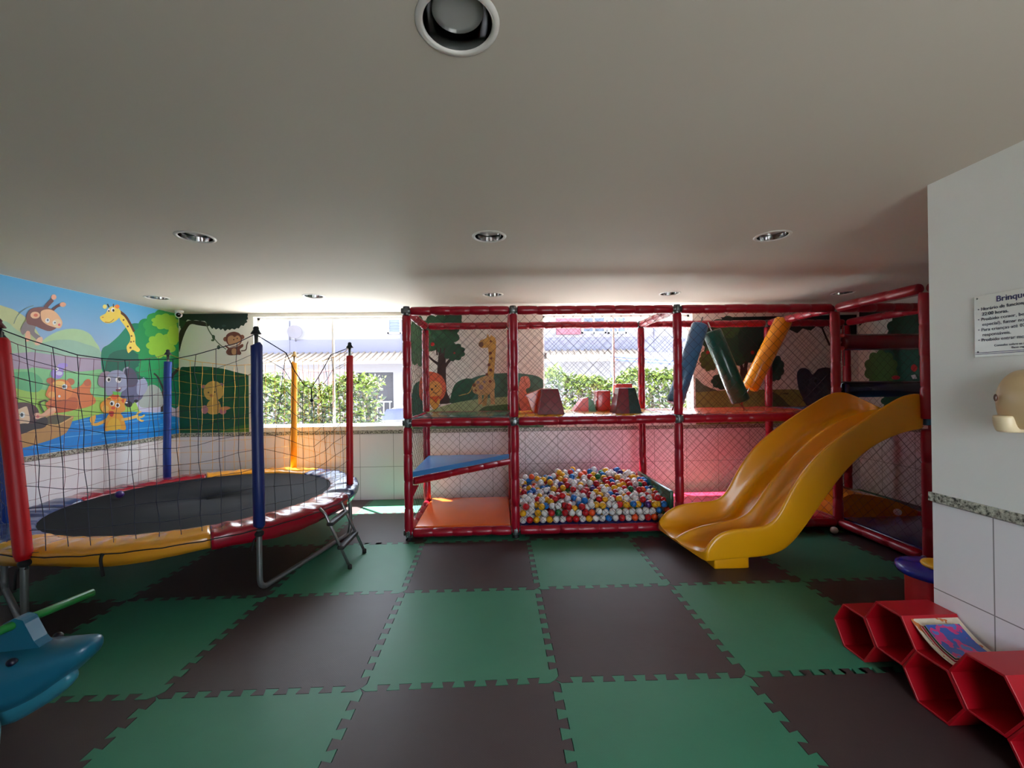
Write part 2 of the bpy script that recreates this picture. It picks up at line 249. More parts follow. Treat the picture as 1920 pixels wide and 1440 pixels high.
  ((245,215,120), "4576,2442 4575,2433 4570,2426 4564,2419 4555,2415 4547,2413 4539,2415 4532,2419 4528,2425 4527,2432 4528,2441 4533,2448 4539,2455 4547,2459 4556,2461 4564,2460 4571,2456 4575,2449"),
  ((235,130,60), "4666,2464 4671,2472 4682,2480 4695,2487 4706,2490 4715,2488 4724,2484 4730,2477 4732,2471 4728,2463 4719,2453 4709,2445 4699,2441 4689,2443 4678,2449 4669,2457"),
  ((60,45,50), "4577,2468 4581,2462 4587,2453 4592,2443 4596,2437 4607,2444 4604,2451 4598,2460 4592,2469 4589,2476"),
  ((60,45,50), "4647,2484 4647,2477 4647,2467 4647,2456 4647,2449 4660,2451 4660,2459 4660,2469 4660,2480 4660,2487"),
  ((255,255,255), "4670,2423 4668,2415 4664,2406 4658,2400 4650,2396 4642,2394 4634,2396 4628,2400 4624,2407 4623,2415 4624,2424 4629,2432 4635,2439 4642,2443 4651,2445 4658,2443 4664,2439 4668,2432"),
  ((40,30,30), "4666,2417 4665,2411 4662,2406 4659,2402 4655,2400 4650,2399 4646,2400 4643,2403 4640,2407 4640,2412 4641,2418 4643,2423 4646,2427 4651,2429 4655,2430 4659,2429 4663,2426 4665,2422"),
  ((255,255,255), "4609,2407 4608,2400 4605,2393 4602,2388 4597,2385 4592,2384 4588,2386 4584,2390 4582,2395 4581,2402 4582,2409 4584,2415 4588,2420 4593,2423 4598,2424 4602,2423 4606,2419 4608,2413"),
  ((40,30,30), "4606,2400 4605,2396 4604,2392 4602,2389 4599,2388 4597,2387 4594,2388 4592,2390 4591,2394 4590,2398 4591,2402 4592,2405 4594,2408 4597,2410 4599,2411 4602,2410 4604,2408 4605,2404"),
  ((150,85,50), "4549,2266 4561,2267 4578,2268 4597,2271 4614,2276 4628,2285 4641,2298 4653,2311 4660,2319 4656,2322 4648,2314 4637,2302 4624,2290 4611,2281 4596,2276 4578,2274 4561,2273 4550,2272"),
  ((200,130,60), "4538,2319 4537,2317 4535,2315 4531,2313 4527,2312 4523,2311 4519,2311 4516,2312 4514,2313 4513,2315 4514,2317 4516,2319 4519,2321 4523,2322 4528,2323 4532,2323 4535,2322 4537,2321"),
  ((110,65,40), "4845,2264 4845,2260 4842,2256 4839,2253 4835,2252 4830,2251 4826,2252 4823,2254 4821,2257 4820,2260 4821,2264 4823,2268 4827,2271 4831,2273 4835,2273 4839,2273 4842,2271 4845,2268"),
  ((110,65,40), "4892,2159 4892,2155 4890,2152 4887,2149 4883,2148 4879,2147 4875,2148 4872,2150 4870,2153 4869,2156 4870,2159 4872,2163 4875,2165 4879,2167 4883,2167 4887,2167 4890,2165 4892,2162"),
  ((110,65,40), "4884,2089 4884,2086 4882,2083 4879,2080 4875,2079 4871,2078 4867,2079 4864,2081 4862,2084 4862,2087 4862,2091 4864,2094 4867,2096 4871,2098 4875,2098 4879,2097 4882,2096 4884,2093"),
  ((110,65,40), "4879,2021 4878,2016 4876,2012 4872,2009 4867,2007 4862,2007 4858,2008 4854,2010 4852,2014 4851,2018 4852,2022 4854,2026 4858,2029 4863,2031 4868,2032 4872,2031 4876,2028 4878,2025"),
  ((110,65,40), "4789,2329 4788,2326 4786,2322 4784,2320 4780,2318 4776,2318 4773,2318 4770,2320 4768,2323 4767,2326 4768,2329 4770,2332 4773,2335 4776,2337 4780,2337 4784,2337 4787,2335 4789,2332"),
  ((110,65,40), "4918,2099 4918,2096 4916,2094 4913,2092 4910,2090 4907,2090 4904,2091 4902,2092 4900,2094 4900,2097 4900,2100 4902,2103 4904,2105 4907,2106 4911,2106 4914,2106 4916,2104 4918,2102"),
 ]),
 ('painted_flying_monkey', 'brown monkey diving with arms raised', [
  ((120,150,150), "3689,2125 3694,2139 3700,2158 3708,2180 3718,2200 3730,2217 3743,2234 3757,2250 3773,2265 3791,2280 3813,2293 3833,2305 3847,2313 3845,2318 3831,2310 3811,2298 3789,2284 3770,2270 3754,2254 3739,2238 3726,2220 3714,2202 3704,2182 3696,2160 3689,2140 3684,2126"),
  ((135,125,130), "3740,2081 3746,2101 3756,2126 3769,2149 3783,2164 3803,2168 3826,2165 3848,2157 3862,2146 3865,2132 3859,2113 3853,2093 3853,2076 3863,2064 3880,2053 3897,2043 3907,2033 3908,2021 3905,2006 3898,1995 3888,1992 3875,1999 3858,2014 3840,2030 3826,2044 3815,2053 3807,2061 3799,2067 3791,2068 3782,2062 3773,2051 3764,2039 3757,2035 3750,2040 3744,2051 3740,2065"),
  ((230,180,150), "3783,2067 3789,2075 3798,2078 3807,2077 3813,2071 3816,2058 3818,2039 3818,2019 3817,2004 3814,1994 3810,1988 3805,1985 3799,1982 3792,1980 3784,1980 3777,1982 3773,1989 3773,2006 3774,2028 3778,2051"),
  ((230,190,165), "3879,2020 3888,2028 3899,2033 3909,2036 3916,2034 3920,2028 3922,2018 3922,2006 3920,1995 3915,1984 3906,1973 3897,1963 3888,1957 3877,1954 3866,1954 3856,1957 3852,1963 3854,1975 3861,1991 3870,2008"),
  ((105,70,75), "3943,2268 3949,2280 3959,2298 3969,2317 3979,2334 3991,2349 4004,2366 4017,2382 4025,2393 4002,2414 3993,2403 3980,2388 3965,2370 3952,2352 3940,2333 3928,2313 3919,2296 3912,2284"),
  ((105,70,75), "4016,2292 4023,2300 4034,2312 4045,2324 4054,2334 4063,2340 4072,2346 4080,2350 4087,2354 4078,2377 4072,2373 4063,2368 4052,2361 4041,2353 4029,2341 4017,2328 4007,2316 4000,2308"),
  ((235,175,150), "4048,2436 4047,2427 4042,2418 4036,2411 4028,2407 4019,2405 4011,2406 4005,2411 4001,2417 4000,2426 4001,2435 4005,2443 4012,2451 4020,2455 4028,2457 4036,2456 4043,2451 4047,2445"),
  ((235,175,145), "4138,2381 4136,2373 4131,2365 4123,2358 4113,2353 4102,2351 4092,2352 4084,2356 4079,2362 4077,2369 4079,2378 4085,2386 4093,2393 4103,2397 4113,2400 4123,2399 4131,2395 4137,2389"),
  ((125,80,80), "3784,2173 3783,2187 3785,2202 3788,2218 3793,2233 3799,2246 3806,2260 3816,2272 3828,2283 3843,2292 3861,2299 3880,2306 3900,2311 3921,2315 3942,2318 3964,2318 3984,2316 4003,2310 4021,2301 4038,2289 4052,2277 4063,2264 4073,2251 4079,2236 4081,2220 4078,2201 4072,2180 4062,2160 4050,2143 4036,2128 4018,2115 4000,2104 3982,2098 3966,2097 3949,2100 3933,2104 3917,2109 3900,2114 3884,2120 3868,2126 3853,2130 3838,2132 3824,2133 3811,2134 3801,2137 3793,2144 3788,2152 3785,2162"),
  ((235,185,145), "3909,2273 3917,2282 3929,2290 3942,2296 3956,2301 3969,2304 3984,2305 3999,2304 4013,2301 4026,2296 4038,2289 4050,2280 4062,2268 4073,2254 4085,2237 4095,2219 4101,2202 4101,2185 4096,2167 4089,2152 4080,2142 4070,2137 4058,2136 4044,2138 4031,2140 4017,2142 4002,2145 3987,2148 3973,2152 3960,2157 3947,2162 3936,2169 3926,2176 3920,2183 3914,2192 3911,2202 3908,2213 3906,2227 3905,2243 3905,2259"),
  ((240,205,170), "4091,2190 4088,2175 4081,2162 4070,2151 4057,2144 4044,2142 4031,2145 4021,2153 4014,2165 4012,2178 4014,2193 4021,2206 4032,2217 4044,2224 4058,2226 4071,2223 4082,2215 4088,2204"),
  ((240,185,150), "3899,2236 3897,2225 3890,2214 3879,2205 3865,2199 3851,2197 3838,2198 3828,2204 3821,2212 3819,2223 3821,2234 3828,2245 3839,2254 3852,2260 3866,2262 3879,2261 3890,2255 3897,2247"),
  ((220,120,100), "3881,2233 3880,2228 3877,2223 3872,2219 3866,2216 3860,2215 3854,2216 3849,2218 3846,2222 3845,2227 3846,2232 3850,2237 3854,2241 3860,2244 3866,2245 3872,2244 3877,2242 3880,2238"),
  ((255,255,255), "3985,2200 3984,2192 3980,2184 3975,2178 3968,2175 3960,2173 3953,2175 3948,2179 3944,2186 3943,2193 3944,2201 3948,2208 3954,2214 3961,2218 3968,2219 3975,2218 3981,2214 3984,2207"),
  ((110,120,170), "3976,2203 3975,2200 3974,2196 3971,2194 3968,2192 3965,2192 3962,2192 3959,2194 3958,2197 3957,2200 3958,2204 3959,2207 3962,2210 3965,2211 3968,2212 3971,2211 3974,2209 3975,2207"),
  ((240,240,230), "4043,2188 4042,2181 4039,2174 4035,2169 4029,2166 4023,2165 4018,2166 4013,2170 4010,2176 4009,2183 4010,2190 4013,2197 4018,2202 4024,2205 4029,2206 4035,2205 4040,2201 4042,2195"),
  ((110,120,130), "4039,2187 4039,2184 4037,2182 4035,2180 4032,2178 4030,2178 4027,2178 4025,2180 4024,2182 4023,2185 4024,2188 4025,2191 4027,2193 4030,2194 4033,2194 4035,2194 4037,2192 4039,2190"),
  ((225,100,110), "4082,2173 4082,2169 4080,2165 4076,2161 4072,2159 4068,2159 4064,2160 4061,2162 4059,2165 4059,2170 4059,2174 4061,2178 4065,2181 4069,2183 4073,2184 4077,2183 4080,2181 4082,2177"),
 ]),
 ('painted_bird', 'small lilac bird', [
  ((160,140,215), "3988,1698 3990,1709 3995,1720 4001,1731 4007,1739 4014,1743 4021,1745 4029,1746 4037,1750 4044,1760 4050,1772 4057,1784 4067,1793 4081,1798 4098,1801 4114,1802 4127,1801 4137,1798 4144,1791 4148,1784 4148,1776 4141,1769 4128,1761 4115,1753 4106,1743 4104,1731 4106,1717 4108,1703 4106,1691 4099,1678 4089,1665 4078,1655 4065,1648 4051,1646 4035,1648 4019,1652 4007,1657 3998,1665 3992,1676 3989,1687"),
  ((235,235,245), "4061,1741 4060,1734 4057,1728 4051,1723 4045,1720 4038,1720 4032,1722 4026,1727 4023,1733 4022,1740 4023,1747 4027,1753 4032,1758 4038,1760 4045,1761 4052,1759 4057,1754 4060,1748"),
  ((205,205,235), "4096,1701 4094,1694 4089,1687 4081,1682 4071,1680 4061,1679 4051,1682 4043,1686 4038,1692 4036,1699 4038,1706 4043,1712 4051,1717 4061,1720 4071,1720 4081,1718 4089,1714 4094,1708"),
  ((60,60,90), "4048,1741 4048,1738 4047,1736 4045,1734 4043,1733 4040,1733 4038,1734 4036,1736 4035,1738 4035,1740 4035,1743 4036,1745 4038,1746 4040,1747 4043,1747 4045,1747 4047,1745 4048,1743"),
 ]),
 ('painted_bear', 'orange brown bear cub lying down', [
  ((215,120,65), "4114,1518 4147,1532 4174,1540 4197,1547 4219,1554 4239,1562 4256,1569 4271,1577 4285,1586 4297,1600 4308,1616 4319,1631 4330,1641 4342,1647 4355,1649 4366,1647 4375,1642 4381,1632 4384,1619 4386,1603 4386,1586 4383,1569 4377,1551 4373,1533 4374,1514 4385,1495 4402,1476 4420,1457 4431,1440 4435,1425 4435,1412 4430,1401 4419,1390 4402,1380 4379,1370 4353,1362 4327,1355 4300,1350 4272,1346 4244,1343 4217,1340 4191,1335 4166,1330 4140,1326 4112,1325 4081,1326 4047,1328 4015,1333 3989,1343 3967,1358 3948,1377 3938,1399 3943,1421 3971,1444 4018,1471 4070,1497"),
  ((195,95,50), "3956,1370 3964,1382 3978,1395 3995,1407 4014,1418 4036,1427 4061,1436 4087,1444 4114,1450 4141,1456 4170,1462 4197,1465 4218,1463 4232,1453 4240,1438 4244,1420 4244,1403 4244,1386 4242,1369 4234,1353 4217,1340 4185,1331 4142,1324 4098,1320 4062,1318 4034,1316 4010,1316 3990,1318 3975,1323 3964,1332 3957,1344 3954,1357"),
  ((195,105,70), "4386,1609 4384,1597 4377,1587 4366,1580 4353,1576 4339,1576 4326,1580 4316,1587 4309,1597 4307,1608 4309,1620 4316,1629 4327,1637 4340,1641 4354,1641 4367,1637 4377,1630 4384,1620"),
  ((180,95,60), "4026,1627 4023,1617 4017,1607 4006,1600 3994,1597 3980,1597 3968,1600 3958,1607 3951,1616 3949,1626 3952,1637 3958,1646 3968,1653 3981,1657 3994,1657 4007,1653 4017,1647 4024,1638"),
  ((190,110,75), "4214,1618 4212,1607 4204,1596 4193,1588 4179,1584 4165,1584 4151,1588 4140,1596 4133,1606 4131,1618 4133,1629 4141,1640 4152,1648 4165,1652 4180,1652 4193,1648 4205,1641 4212,1630"),
  ((225,130,65), "3948,1521 3953,1536 3960,1553 3968,1571 3977,1586 3988,1599 4000,1610 4012,1619 4026,1627 4040,1634 4055,1639 4070,1642 4085,1643 4101,1642 4117,1638 4133,1632 4146,1623 4158,1611 4168,1597 4176,1581 4182,1565 4187,1549 4189,1533 4190,1516 4187,1501 4180,1486 4171,1472 4159,1460 4144,1449 4127,1441 4106,1435 4084,1432 4063,1431 4043,1434 4022,1440 4002,1447 3986,1454 3971,1462 3959,1469 3950,1477 3943,1486 3941,1494 3941,1501 3944,1510"),
  ((240,190,100), "4125,1597 4122,1586 4111,1576 4095,1570 4075,1566 4054,1566 4035,1570 4020,1577 4009,1586 4006,1596 4010,1607 4020,1616 4036,1623 4055,1627 4076,1627 4095,1624 4111,1617 4122,1607"),
  ((255,255,255), "4141,1570 4139,1561 4134,1554 4127,1548 4119,1545 4110,1545 4102,1548 4095,1554 4091,1562 4090,1571 4091,1579 4096,1587 4102,1593 4111,1596 4120,1596 4128,1593 4135,1587 4139,1579"),
  ((90,120,120), "4123,1570 4122,1565 4119,1560 4115,1557 4110,1555 4104,1555 4100,1557 4096,1561 4093,1565 4092,1571 4093,1576 4096,1581 4100,1584 4105,1586 4110,1586 4115,1584 4119,1581 4122,1576"),
  ((30,30,30), "4112,1571 4112,1568 4111,1565 4108,1564 4106,1563 4103,1563 4101,1564 4099,1566 4098,1568 4097,1571 4098,1573 4099,1576 4101,1577 4104,1578 4106,1578 4109,1577 4111,1576 4112,1573"),
  ((235,170,90), "4029,1494 4027,1483 4021,1474 4012,1468 4001,1464 3989,1465 3979,1469 3970,1476 3964,1485 3962,1495 3964,1506 3970,1515 3979,1521 3990,1525 4002,1525 4013,1521 4022,1514 4027,1504"),
  ((255,255,255), "4076,1477 4075,1473 4073,1469 4070,1467 4066,1465 4062,1466 4058,1467 4055,1470 4052,1474 4052,1478 4053,1482 4055,1486 4058,1489 4062,1490 4066,1490 4070,1488 4073,1485 4075,1482"),
  ((120,60,40), "3966,1452 3978,1447 3997,1440 4018,1433 4038,1429 4059,1429 4081,1431 4100,1435 4114,1437 4113,1443 4099,1441 4080,1438 4059,1435 4039,1435 4019,1439 3999,1446 3980,1453 3967,1458"),
  ((240,170,130), "3918,1322 3927,1334 3941,1348 3959,1361 3975,1369 3991,1372 4009,1371 4024,1367 4033,1361 4035,1350 4031,1337 4023,1322 4013,1311 3999,1301 3980,1292 3961,1286 3946,1285 3935,1290 3925,1299 3919,1311"),
 ]),
 ('painted_elephant', 'grey baby elephant', [
  ((95,95,130), "4818,1636 4840,1652 4861,1656 4882,1653 4903,1649 4926,1648 4950,1645 4972,1639 4991,1625 5007,1601 5021,1569 5031,1535 5035,1504 5032,1477 5025,1451 5010,1428 4988,1410 4955,1396 4911,1387 4867,1383 4829,1384 4795,1392 4762,1404 4738,1422 4727,1449 4736,1490 4761,1544 4791,1598"),
  ((150,155,185), "4962,1637 4983,1653 5013,1659 5044,1658 5067,1651 5082,1636 5093,1613 5098,1586 5097,1561 5088,1536 5073,1510 5054,1487 5034,1472 5011,1465 4984,1464 4960,1471 4945,1486 4940,1518 4941,1562 4949,1606"),
  ((75,70,95), "4777,1623 4771,1643 4766,1665 4763,1688 4764,1708 4770,1726 4780,1743 4793,1758 4806,1770 4820,1779 4836,1785 4853,1787 4869,1785 4886,1776 4904,1762 4920,1744 4933,1725 4943,1703 4951,1678 4955,1653 4954,1631 4947,1611 4936,1594 4920,1579 4902,1568 4879,1563 4851,1561 4824,1563 4803,1568 4791,1578 4785,1591 4781,1606"),
  ((150,150,170), "4767,1694 4770,1709 4774,1729 4780,1750 4787,1764 4796,1770 4810,1775 4825,1778 4836,1780 4832,1798 4821,1796 4805,1792 4786,1786 4770,1774 4760,1755 4754,1732 4750,1711 4747,1697"),
  ((155,140,160), "4463,1643 4467,1661 4474,1680 4483,1698 4494,1712 4510,1723 4530,1731 4550,1736 4568,1737 4584,1735 4599,1729 4611,1719 4619,1704 4621,1681 4619,1652 4613,1622 4605,1598 4592,1581 4577,1566 4559,1556 4541,1552 4522,1554 4501,1563 4482,1574 4469,1586 4462,1599 4460,1613 4461,1628"),
  ((150,155,185), "4568,1685 4579,1702 4591,1717 4603,1729 4619,1739 4640,1747 4664,1752 4688,1755 4711,1754 4730,1750 4747,1744 4763,1733 4778,1720 4791,1703 4803,1681 4813,1658 4818,1636 4820,1613 4818,1591 4813,1569 4803,1550 4787,1535 4766,1522 4743,1511 4721,1503 4701,1498 4681,1496 4661,1495 4642,1492 4621,1485 4600,1476 4581,1470 4565,1471 4556,1482 4550,1501 4546,1522 4541,1540 4535,1555 4528,1568 4523,1582 4523,1598 4530,1618 4541,1642 4555,1665"),
  ((255,255,255), "4608,1651 4607,1640 4602,1630 4594,1623 4585,1619 4575,1619 4566,1623 4558,1630 4553,1639 4552,1650 4554,1661 4559,1671 4566,1678 4575,1682 4585,1682 4594,1679 4602,1672 4607,1662"),
  ((30,30,30), "4601,1645 4600,1639 4598,1634 4594,1630 4589,1628 4583,1628 4578,1630 4574,1633 4572,1639 4571,1645 4572,1651 4575,1656 4579,1660 4584,1662 4589,1662 4594,1660 4598,1656 4601,1651"),
  ((255,255,255), "4739,1647 4737,1635 4731,1624 4721,1615 4709,1611 4696,1611 4684,1615 4675,1623 4669,1634 4666,1646 4669,1658 4675,1669 4685,1677 4697,1682 4709,1682 4721,1678 4731,1670 4737,1659"),
  ((30,30,30), "4736,1653 4735,1645 4731,1639 4726,1634 4719,1631 4712,1631 4706,1634 4701,1639 4697,1645 4696,1652 4697,1660 4701,1666 4706,1671 4713,1674 4720,1674 4726,1671 4732,1667 4735,1660"),
  ((120,50,60), "4669,1539 4678,1542 4693,1542 4709,1543 4721,1545 4730,1550 4736,1557 4740,1562 4742,1563 4740,1555 4735,1543 4729,1530 4721,1521 4712,1516 4701,1514 4690,1514 4681,1515 4675,1520 4669,1527 4667,1534"),
  ((255,255,255), "4731,1551 4730,1547 4727,1544 4723,1542 4718,1541 4712,1541 4707,1543 4703,1545 4700,1548 4699,1551 4700,1554 4703,1557 4707,1559 4712,1560 4718,1560 4723,1559 4727,1557 4730,1554"),
  ((70,70,100), "4734,1466 4782,1465 4774,1405 4733,1406"),
  ((70,70,100), "4830,1464 4901,1475 4900,1375 4829,1366"),
  ((25,25,30), "4774,1387 4782,1394 4797,1399 4814,1402 4829,1403 4844,1400 4859,1393 4871,1385 4878,1376 4879,1365 4874,1353 4866,1341 4857,1334 4844,1332 4829,1333 4813,1337 4801,1343 4790,1352 4780,1364 4774,1377"),
  ((25,25,30), "4959,1398 4957,1392 4951,1386 4944,1382 4934,1380 4924,1381 4914,1383 4907,1388 4902,1394 4900,1400 4902,1406 4907,1412 4915,1416 4924,1418 4935,1417 4944,1415 4952,1410 4957,1405"),
  ((255,255,255), "4818,1385 4817,1382 4814,1380 4809,1379 4804,1378 4798,1378 4793,1380 4788,1381 4786,1384 4785,1386 4786,1389 4789,1391 4793,1392 4798,1393 4804,1393 4810,1392 4814,1390 4817,1387"),
 ]),
 ('painted_tiger_cub', 'orange tiger cub waving in the water', [
  ((245,165,60), "4536,1091 4530,1116 4533,1153 4541,1192 4550,1222 4557,1242 4565,1256 4577,1265 4595,1271 4623,1275 4659,1276 4696,1272 4725,1263 4743,1247 4756,1224 4764,1199 4771,1175 4780,1148 4789,1119 4791,1093 4784,1077 4761,1075 4728,1084 4691,1095 4657,1102 4623,1098 4587,1090 4556,1084"),
  ((250,190,70), "4561,1100 4553,1118 4558,1144 4569,1170 4581,1191 4593,1204 4607,1214 4623,1219 4639,1221 4656,1220 4674,1215 4691,1206 4704,1192 4715,1171 4724,1142 4727,1114 4716,1096 4684,1088 4637,1086 4591,1090"),
  ((250,180,80), "4565,1236 4552,1229 4533,1219 4512,1209 4493,1202 4475,1196 4457,1190 4441,1187 4427,1185 4416,1186 4405,1190 4395,1195 4387,1198 4377,1173 4384,1169 4396,1164 4411,1158 4429,1155 4448,1156 4468,1160 4488,1165 4508,1171 4529,1179 4551,1189 4571,1198 4585,1205"),
  ((250,180,80), "4423,1221 4421,1208 4416,1197 4408,1188 4399,1185 4388,1186 4379,1191 4372,1200 4367,1212 4365,1226 4367,1239 4372,1250 4380,1258 4389,1262 4399,1262 4409,1256 4416,1247 4421,1235"),
  ((250,180,80), "4432,1249 4431,1239 4428,1231 4424,1225 4420,1222 4415,1222 4410,1226 4407,1233 4404,1241 4403,1251 4404,1260 4407,1268 4411,1274 4415,1277 4420,1277 4425,1273 4429,1267 4431,1258"),
  ((250,190,100), "4733,1181 4750,1181 4776,1182 4805,1183 4830,1184 4852,1187 4871,1190 4888,1194 4903,1196 4920,1199 4936,1201 4951,1202 4961,1203 4951,1241 4941,1239 4927,1237 4910,1234 4893,1231 4876,1227 4859,1224 4842,1220 4823,1217 4800,1215 4772,1213 4746,1212 4729,1211"),
  ((250,200,110), "4940,1206 4945,1215 4952,1229 4959,1243 4966,1251 4973,1255 4984,1257 4995,1259 5004,1260 5000,1279 4991,1278 4978,1278 4963,1275 4948,1268 4936,1256 4927,1241 4919,1227 4914,1217"),
  ((250,200,110), "4940,1198 4951,1197 4967,1195 4986,1194 5004,1195 5020,1200 5035,1208 5046,1215 5053,1220 5039,1236 5031,1232 5020,1226 5008,1220 4997,1217 4985,1217 4969,1219 4953,1221 4943,1223"),
  ((250,200,110), "4933,1188 4944,1181 4961,1170 4979,1159 4996,1151 5011,1149 5024,1151 5031,1155 5035,1157 5025,1174 5020,1173 5014,1171 5010,1171 5004,1172 4993,1178 4976,1189 4961,1200 4950,1208"),
  ((245,160,60), "4490,1324 4485,1337 4482,1352 4481,1368 4484,1381 4492,1393 4504,1404 4519,1415 4534,1425 4549,1437 4567,1450 4585,1461 4603,1470 4622,1474 4642,1477 4662,1477 4681,1474 4699,1467 4715,1456 4732,1444 4747,1436 4764,1433 4780,1433 4794,1433 4802,1428 4800,1417 4790,1402 4780,1385 4774,1368 4775,1353 4782,1336 4787,1321 4786,1307 4778,1297 4765,1289 4749,1282 4732,1274 4713,1265 4692,1255 4671,1247 4652,1244 4635,1247 4619,1255 4604,1264 4588,1272 4572,1276 4555,1279 4540,1282 4526,1288 4514,1295 4504,1303 4496,1313"),
  ((230,100,40), "4603,1458 4609,1468 4622,1479 4639,1488 4655,1492 4670,1491 4688,1485 4702,1476 4707,1467 4701,1455 4687,1440 4670,1427 4654,1421 4639,1425 4622,1435 4609,1447"),
  ((225,90,40), "4733,1418 4740,1424 4753,1429 4766,1431 4774,1429 4775,1419 4771,1403 4766,1389 4760,1381 4753,1385 4743,1396 4736,1409"),
  ((250,190,90), "4583,1330 4580,1319 4572,1309 4560,1302 4546,1298 4531,1299 4517,1304 4506,1313 4498,1323 4496,1335 4499,1347 4506,1357 4518,1364 4532,1367 4547,1367 4561,1362 4573,1353 4580,1343"),
  ((225,90,50), "4660,1332 4658,1326 4653,1321 4646,1318 4638,1316 4629,1316 4621,1319 4614,1323 4609,1329 4608,1335 4610,1341 4614,1346 4621,1349 4629,1351 4638,1351 4647,1348 4654,1344 4658,1338"),
  ((200,60,50), "4582,1296 4593,1299 4611,1300 4629,1297 4640,1292 4642,1281 4639,1265 4632,1250 4626,1240 4619,1237 4610,1238 4601,1242 4594,1248 4588,1258 4583,1273 4580,1286"),
  ((255,255,255), "4650,1386 4649,1376 4643,1367 4636,1361 4626,1358 4616,1358 4607,1362 4599,1369 4594,1378 4593,1388 4595,1398 4600,1407 4607,1413 4617,1416 4627,1416 4636,1412 4644,1405 4649,1396"),
  ((30,30,30), "4630,1381 4629,1375 4627,1370 4622,1366 4617,1364 4612,1364 4607,1367 4603,1371 4601,1376 4600,1382 4601,1388 4603,1393 4607,1397 4612,1399 4618,1399 4623,1396 4627,1392 4629,1387"),
  ((255,255,255), "4716,1359 4714,1350 4709,1342 4701,1336 4691,1333 4681,1334 4671,1338 4663,1344 4658,1352 4657,1362 4659,1371 4664,1379 4672,1385 4681,1388 4692,1387 4701,1384 4709,1377 4714,1369"),
  ((30,30,30), "4702,1360 4701,1354 4698,1350 4694,1347 4689,1345 4683,1345 4678,1347 4674,1351 4671,1356 4670,1361 4671,1366 4674,1371 4678,1374 4684,1376 4689,1376 4694,1374 4698,1370 4701,1365"),
  ((110,200,80), "4623,1516 4708,1509 4721,1479 4642,1475"),
  ((40,30,30), "4559,1431 4568,1431 4581,1431 4594,1430 4603,1430 4603,1439 4594,1440 4581,1440 4568,1440 4559,1441"),
 ]),
 ('painted_boat', 'tan wooden boat', [
  ((90,85,65), "3827,1206 3850,1228 3889,1253 3931,1276 3965,1294 3983,1303 3993,1307 4003,1307 4023,1305 4060,1299 4110,1289 4157,1278 4184,1267 4183,1258 4163,1249 4135,1240 4112,1231 4096,1222 4083,1214 4066,1206 4041,1196 4002,1181 3953,1163 3906,1148 3871,1143 3848,1150 3831,1166 3823,1186"),
  ((190,145,90), "3294,1091 3707,1147 3827,1177 3974,1217 4051,1205 4122,1235 4200,1271 4162,1174 4121,1115 4070,1090 3963,1062 3782,1028 3578,1012 3293,999"),
  ((215,175,115), "3362,1084 3424,1094 3519,1110 3624,1127 3708,1142 3759,1152 3790,1161 3812,1168 3837,1175 3868,1183 3899,1191 3928,1198 3956,1203 3980,1203 4001,1199 4025,1196 4053,1199 4089,1212 4131,1232 4170,1252 4198,1266 4192,1277 4164,1263 4125,1243 4084,1224 4049,1211 4024,1208 4002,1211 3980,1215 3954,1215 3925,1210 3896,1203 3865,1195 3834,1187 3809,1179 3786,1172 3756,1164 3706,1153 3622,1138 3517,1120 3422,1105 3360,1094"),
  ((215,175,115), "3919,1273 3937,1280 3961,1289 3990,1297 4023,1301 4064,1296 4113,1286 4161,1275 4194,1268 4196,1276 4162,1283 4115,1294 4065,1304 4023,1309 3989,1305 3958,1297 3934,1287 3917,1281"),
 ]),
 ('painted_rowing_monkey', 'dark brown monkey seated in boat', [
  ((50,60,50), "3933,1324 3925,1339 3914,1361 3904,1383 3897,1400 3894,1410 3893,1416 3893,1420 3896,1423 3901,1427 3910,1431 3921,1434 3929,1435 3936,1434 3943,1431 3950,1427 3954,1425 3959,1435 3954,1438 3947,1442 3938,1446 3929,1447 3918,1446 3907,1443 3896,1438 3888,1432 3884,1425 3882,1417 3883,1408 3887,1396 3894,1378 3905,1355 3915,1334 3923,1319"),
  ((90,65,70), "3543,1369 3556,1384 3576,1395 3599,1403 3620,1411 3640,1418 3660,1423 3681,1428 3701,1430 3722,1432 3744,1432 3766,1430 3785,1427 3803,1422 3819,1414 3834,1406 3847,1395 3857,1383 3866,1370 3873,1355 3877,1339 3880,1322 3880,1304 3877,1286 3872,1271 3867,1259 3861,1248 3849,1241 3827,1235 3792,1234 3746,1234 3699,1237 3659,1241 3623,1245 3590,1250 3561,1258 3542,1270 3532,1291 3530,1319 3534,1347"),
  ((240,205,175), "3561,1300 3570,1318 3585,1335 3603,1351 3620,1365 3636,1375 3652,1382 3668,1387 3680,1389 3687,1386 3690,1379 3693,1372 3701,1369 3715,1373 3734,1382 3753,1390 3768,1394 3776,1394 3780,1391 3782,1385 3785,1374 3790,1355 3795,1329 3800,1303 3802,1281 3801,1266 3799,1253 3794,1243 3784,1235 3768,1228 3748,1223 3725,1220 3699,1219 3669,1218 3635,1219 3603,1223 3580,1230 3566,1244 3560,1262 3558,1282"),
  ((255,255,255), "3763,1318 3762,1308 3758,1300 3752,1294 3745,1291 3738,1292 3731,1295 3726,1302 3722,1311 3721,1321 3722,1330 3726,1339 3732,1345 3738,1348 3746,1347 3753,1343 3758,1337 3762,1328"),
  ((90,100,100), "3749,1319 3748,1313 3746,1308 3743,1304 3739,1303 3736,1303 3732,1305 3729,1309 3727,1315 3727,1320 3727,1326 3729,1331 3732,1335 3736,1337 3740,1336 3743,1334 3746,1330 3748,1325"),
  ((255,255,255), "3655,1307 3654,1297 3651,1289 3647,1283 3642,1280 3636,1281 3631,1285 3627,1291 3624,1300 3623,1309 3624,1319 3627,1327 3631,1333 3637,1336 3642,1335 3647,1331 3652,1325 3654,1316"),
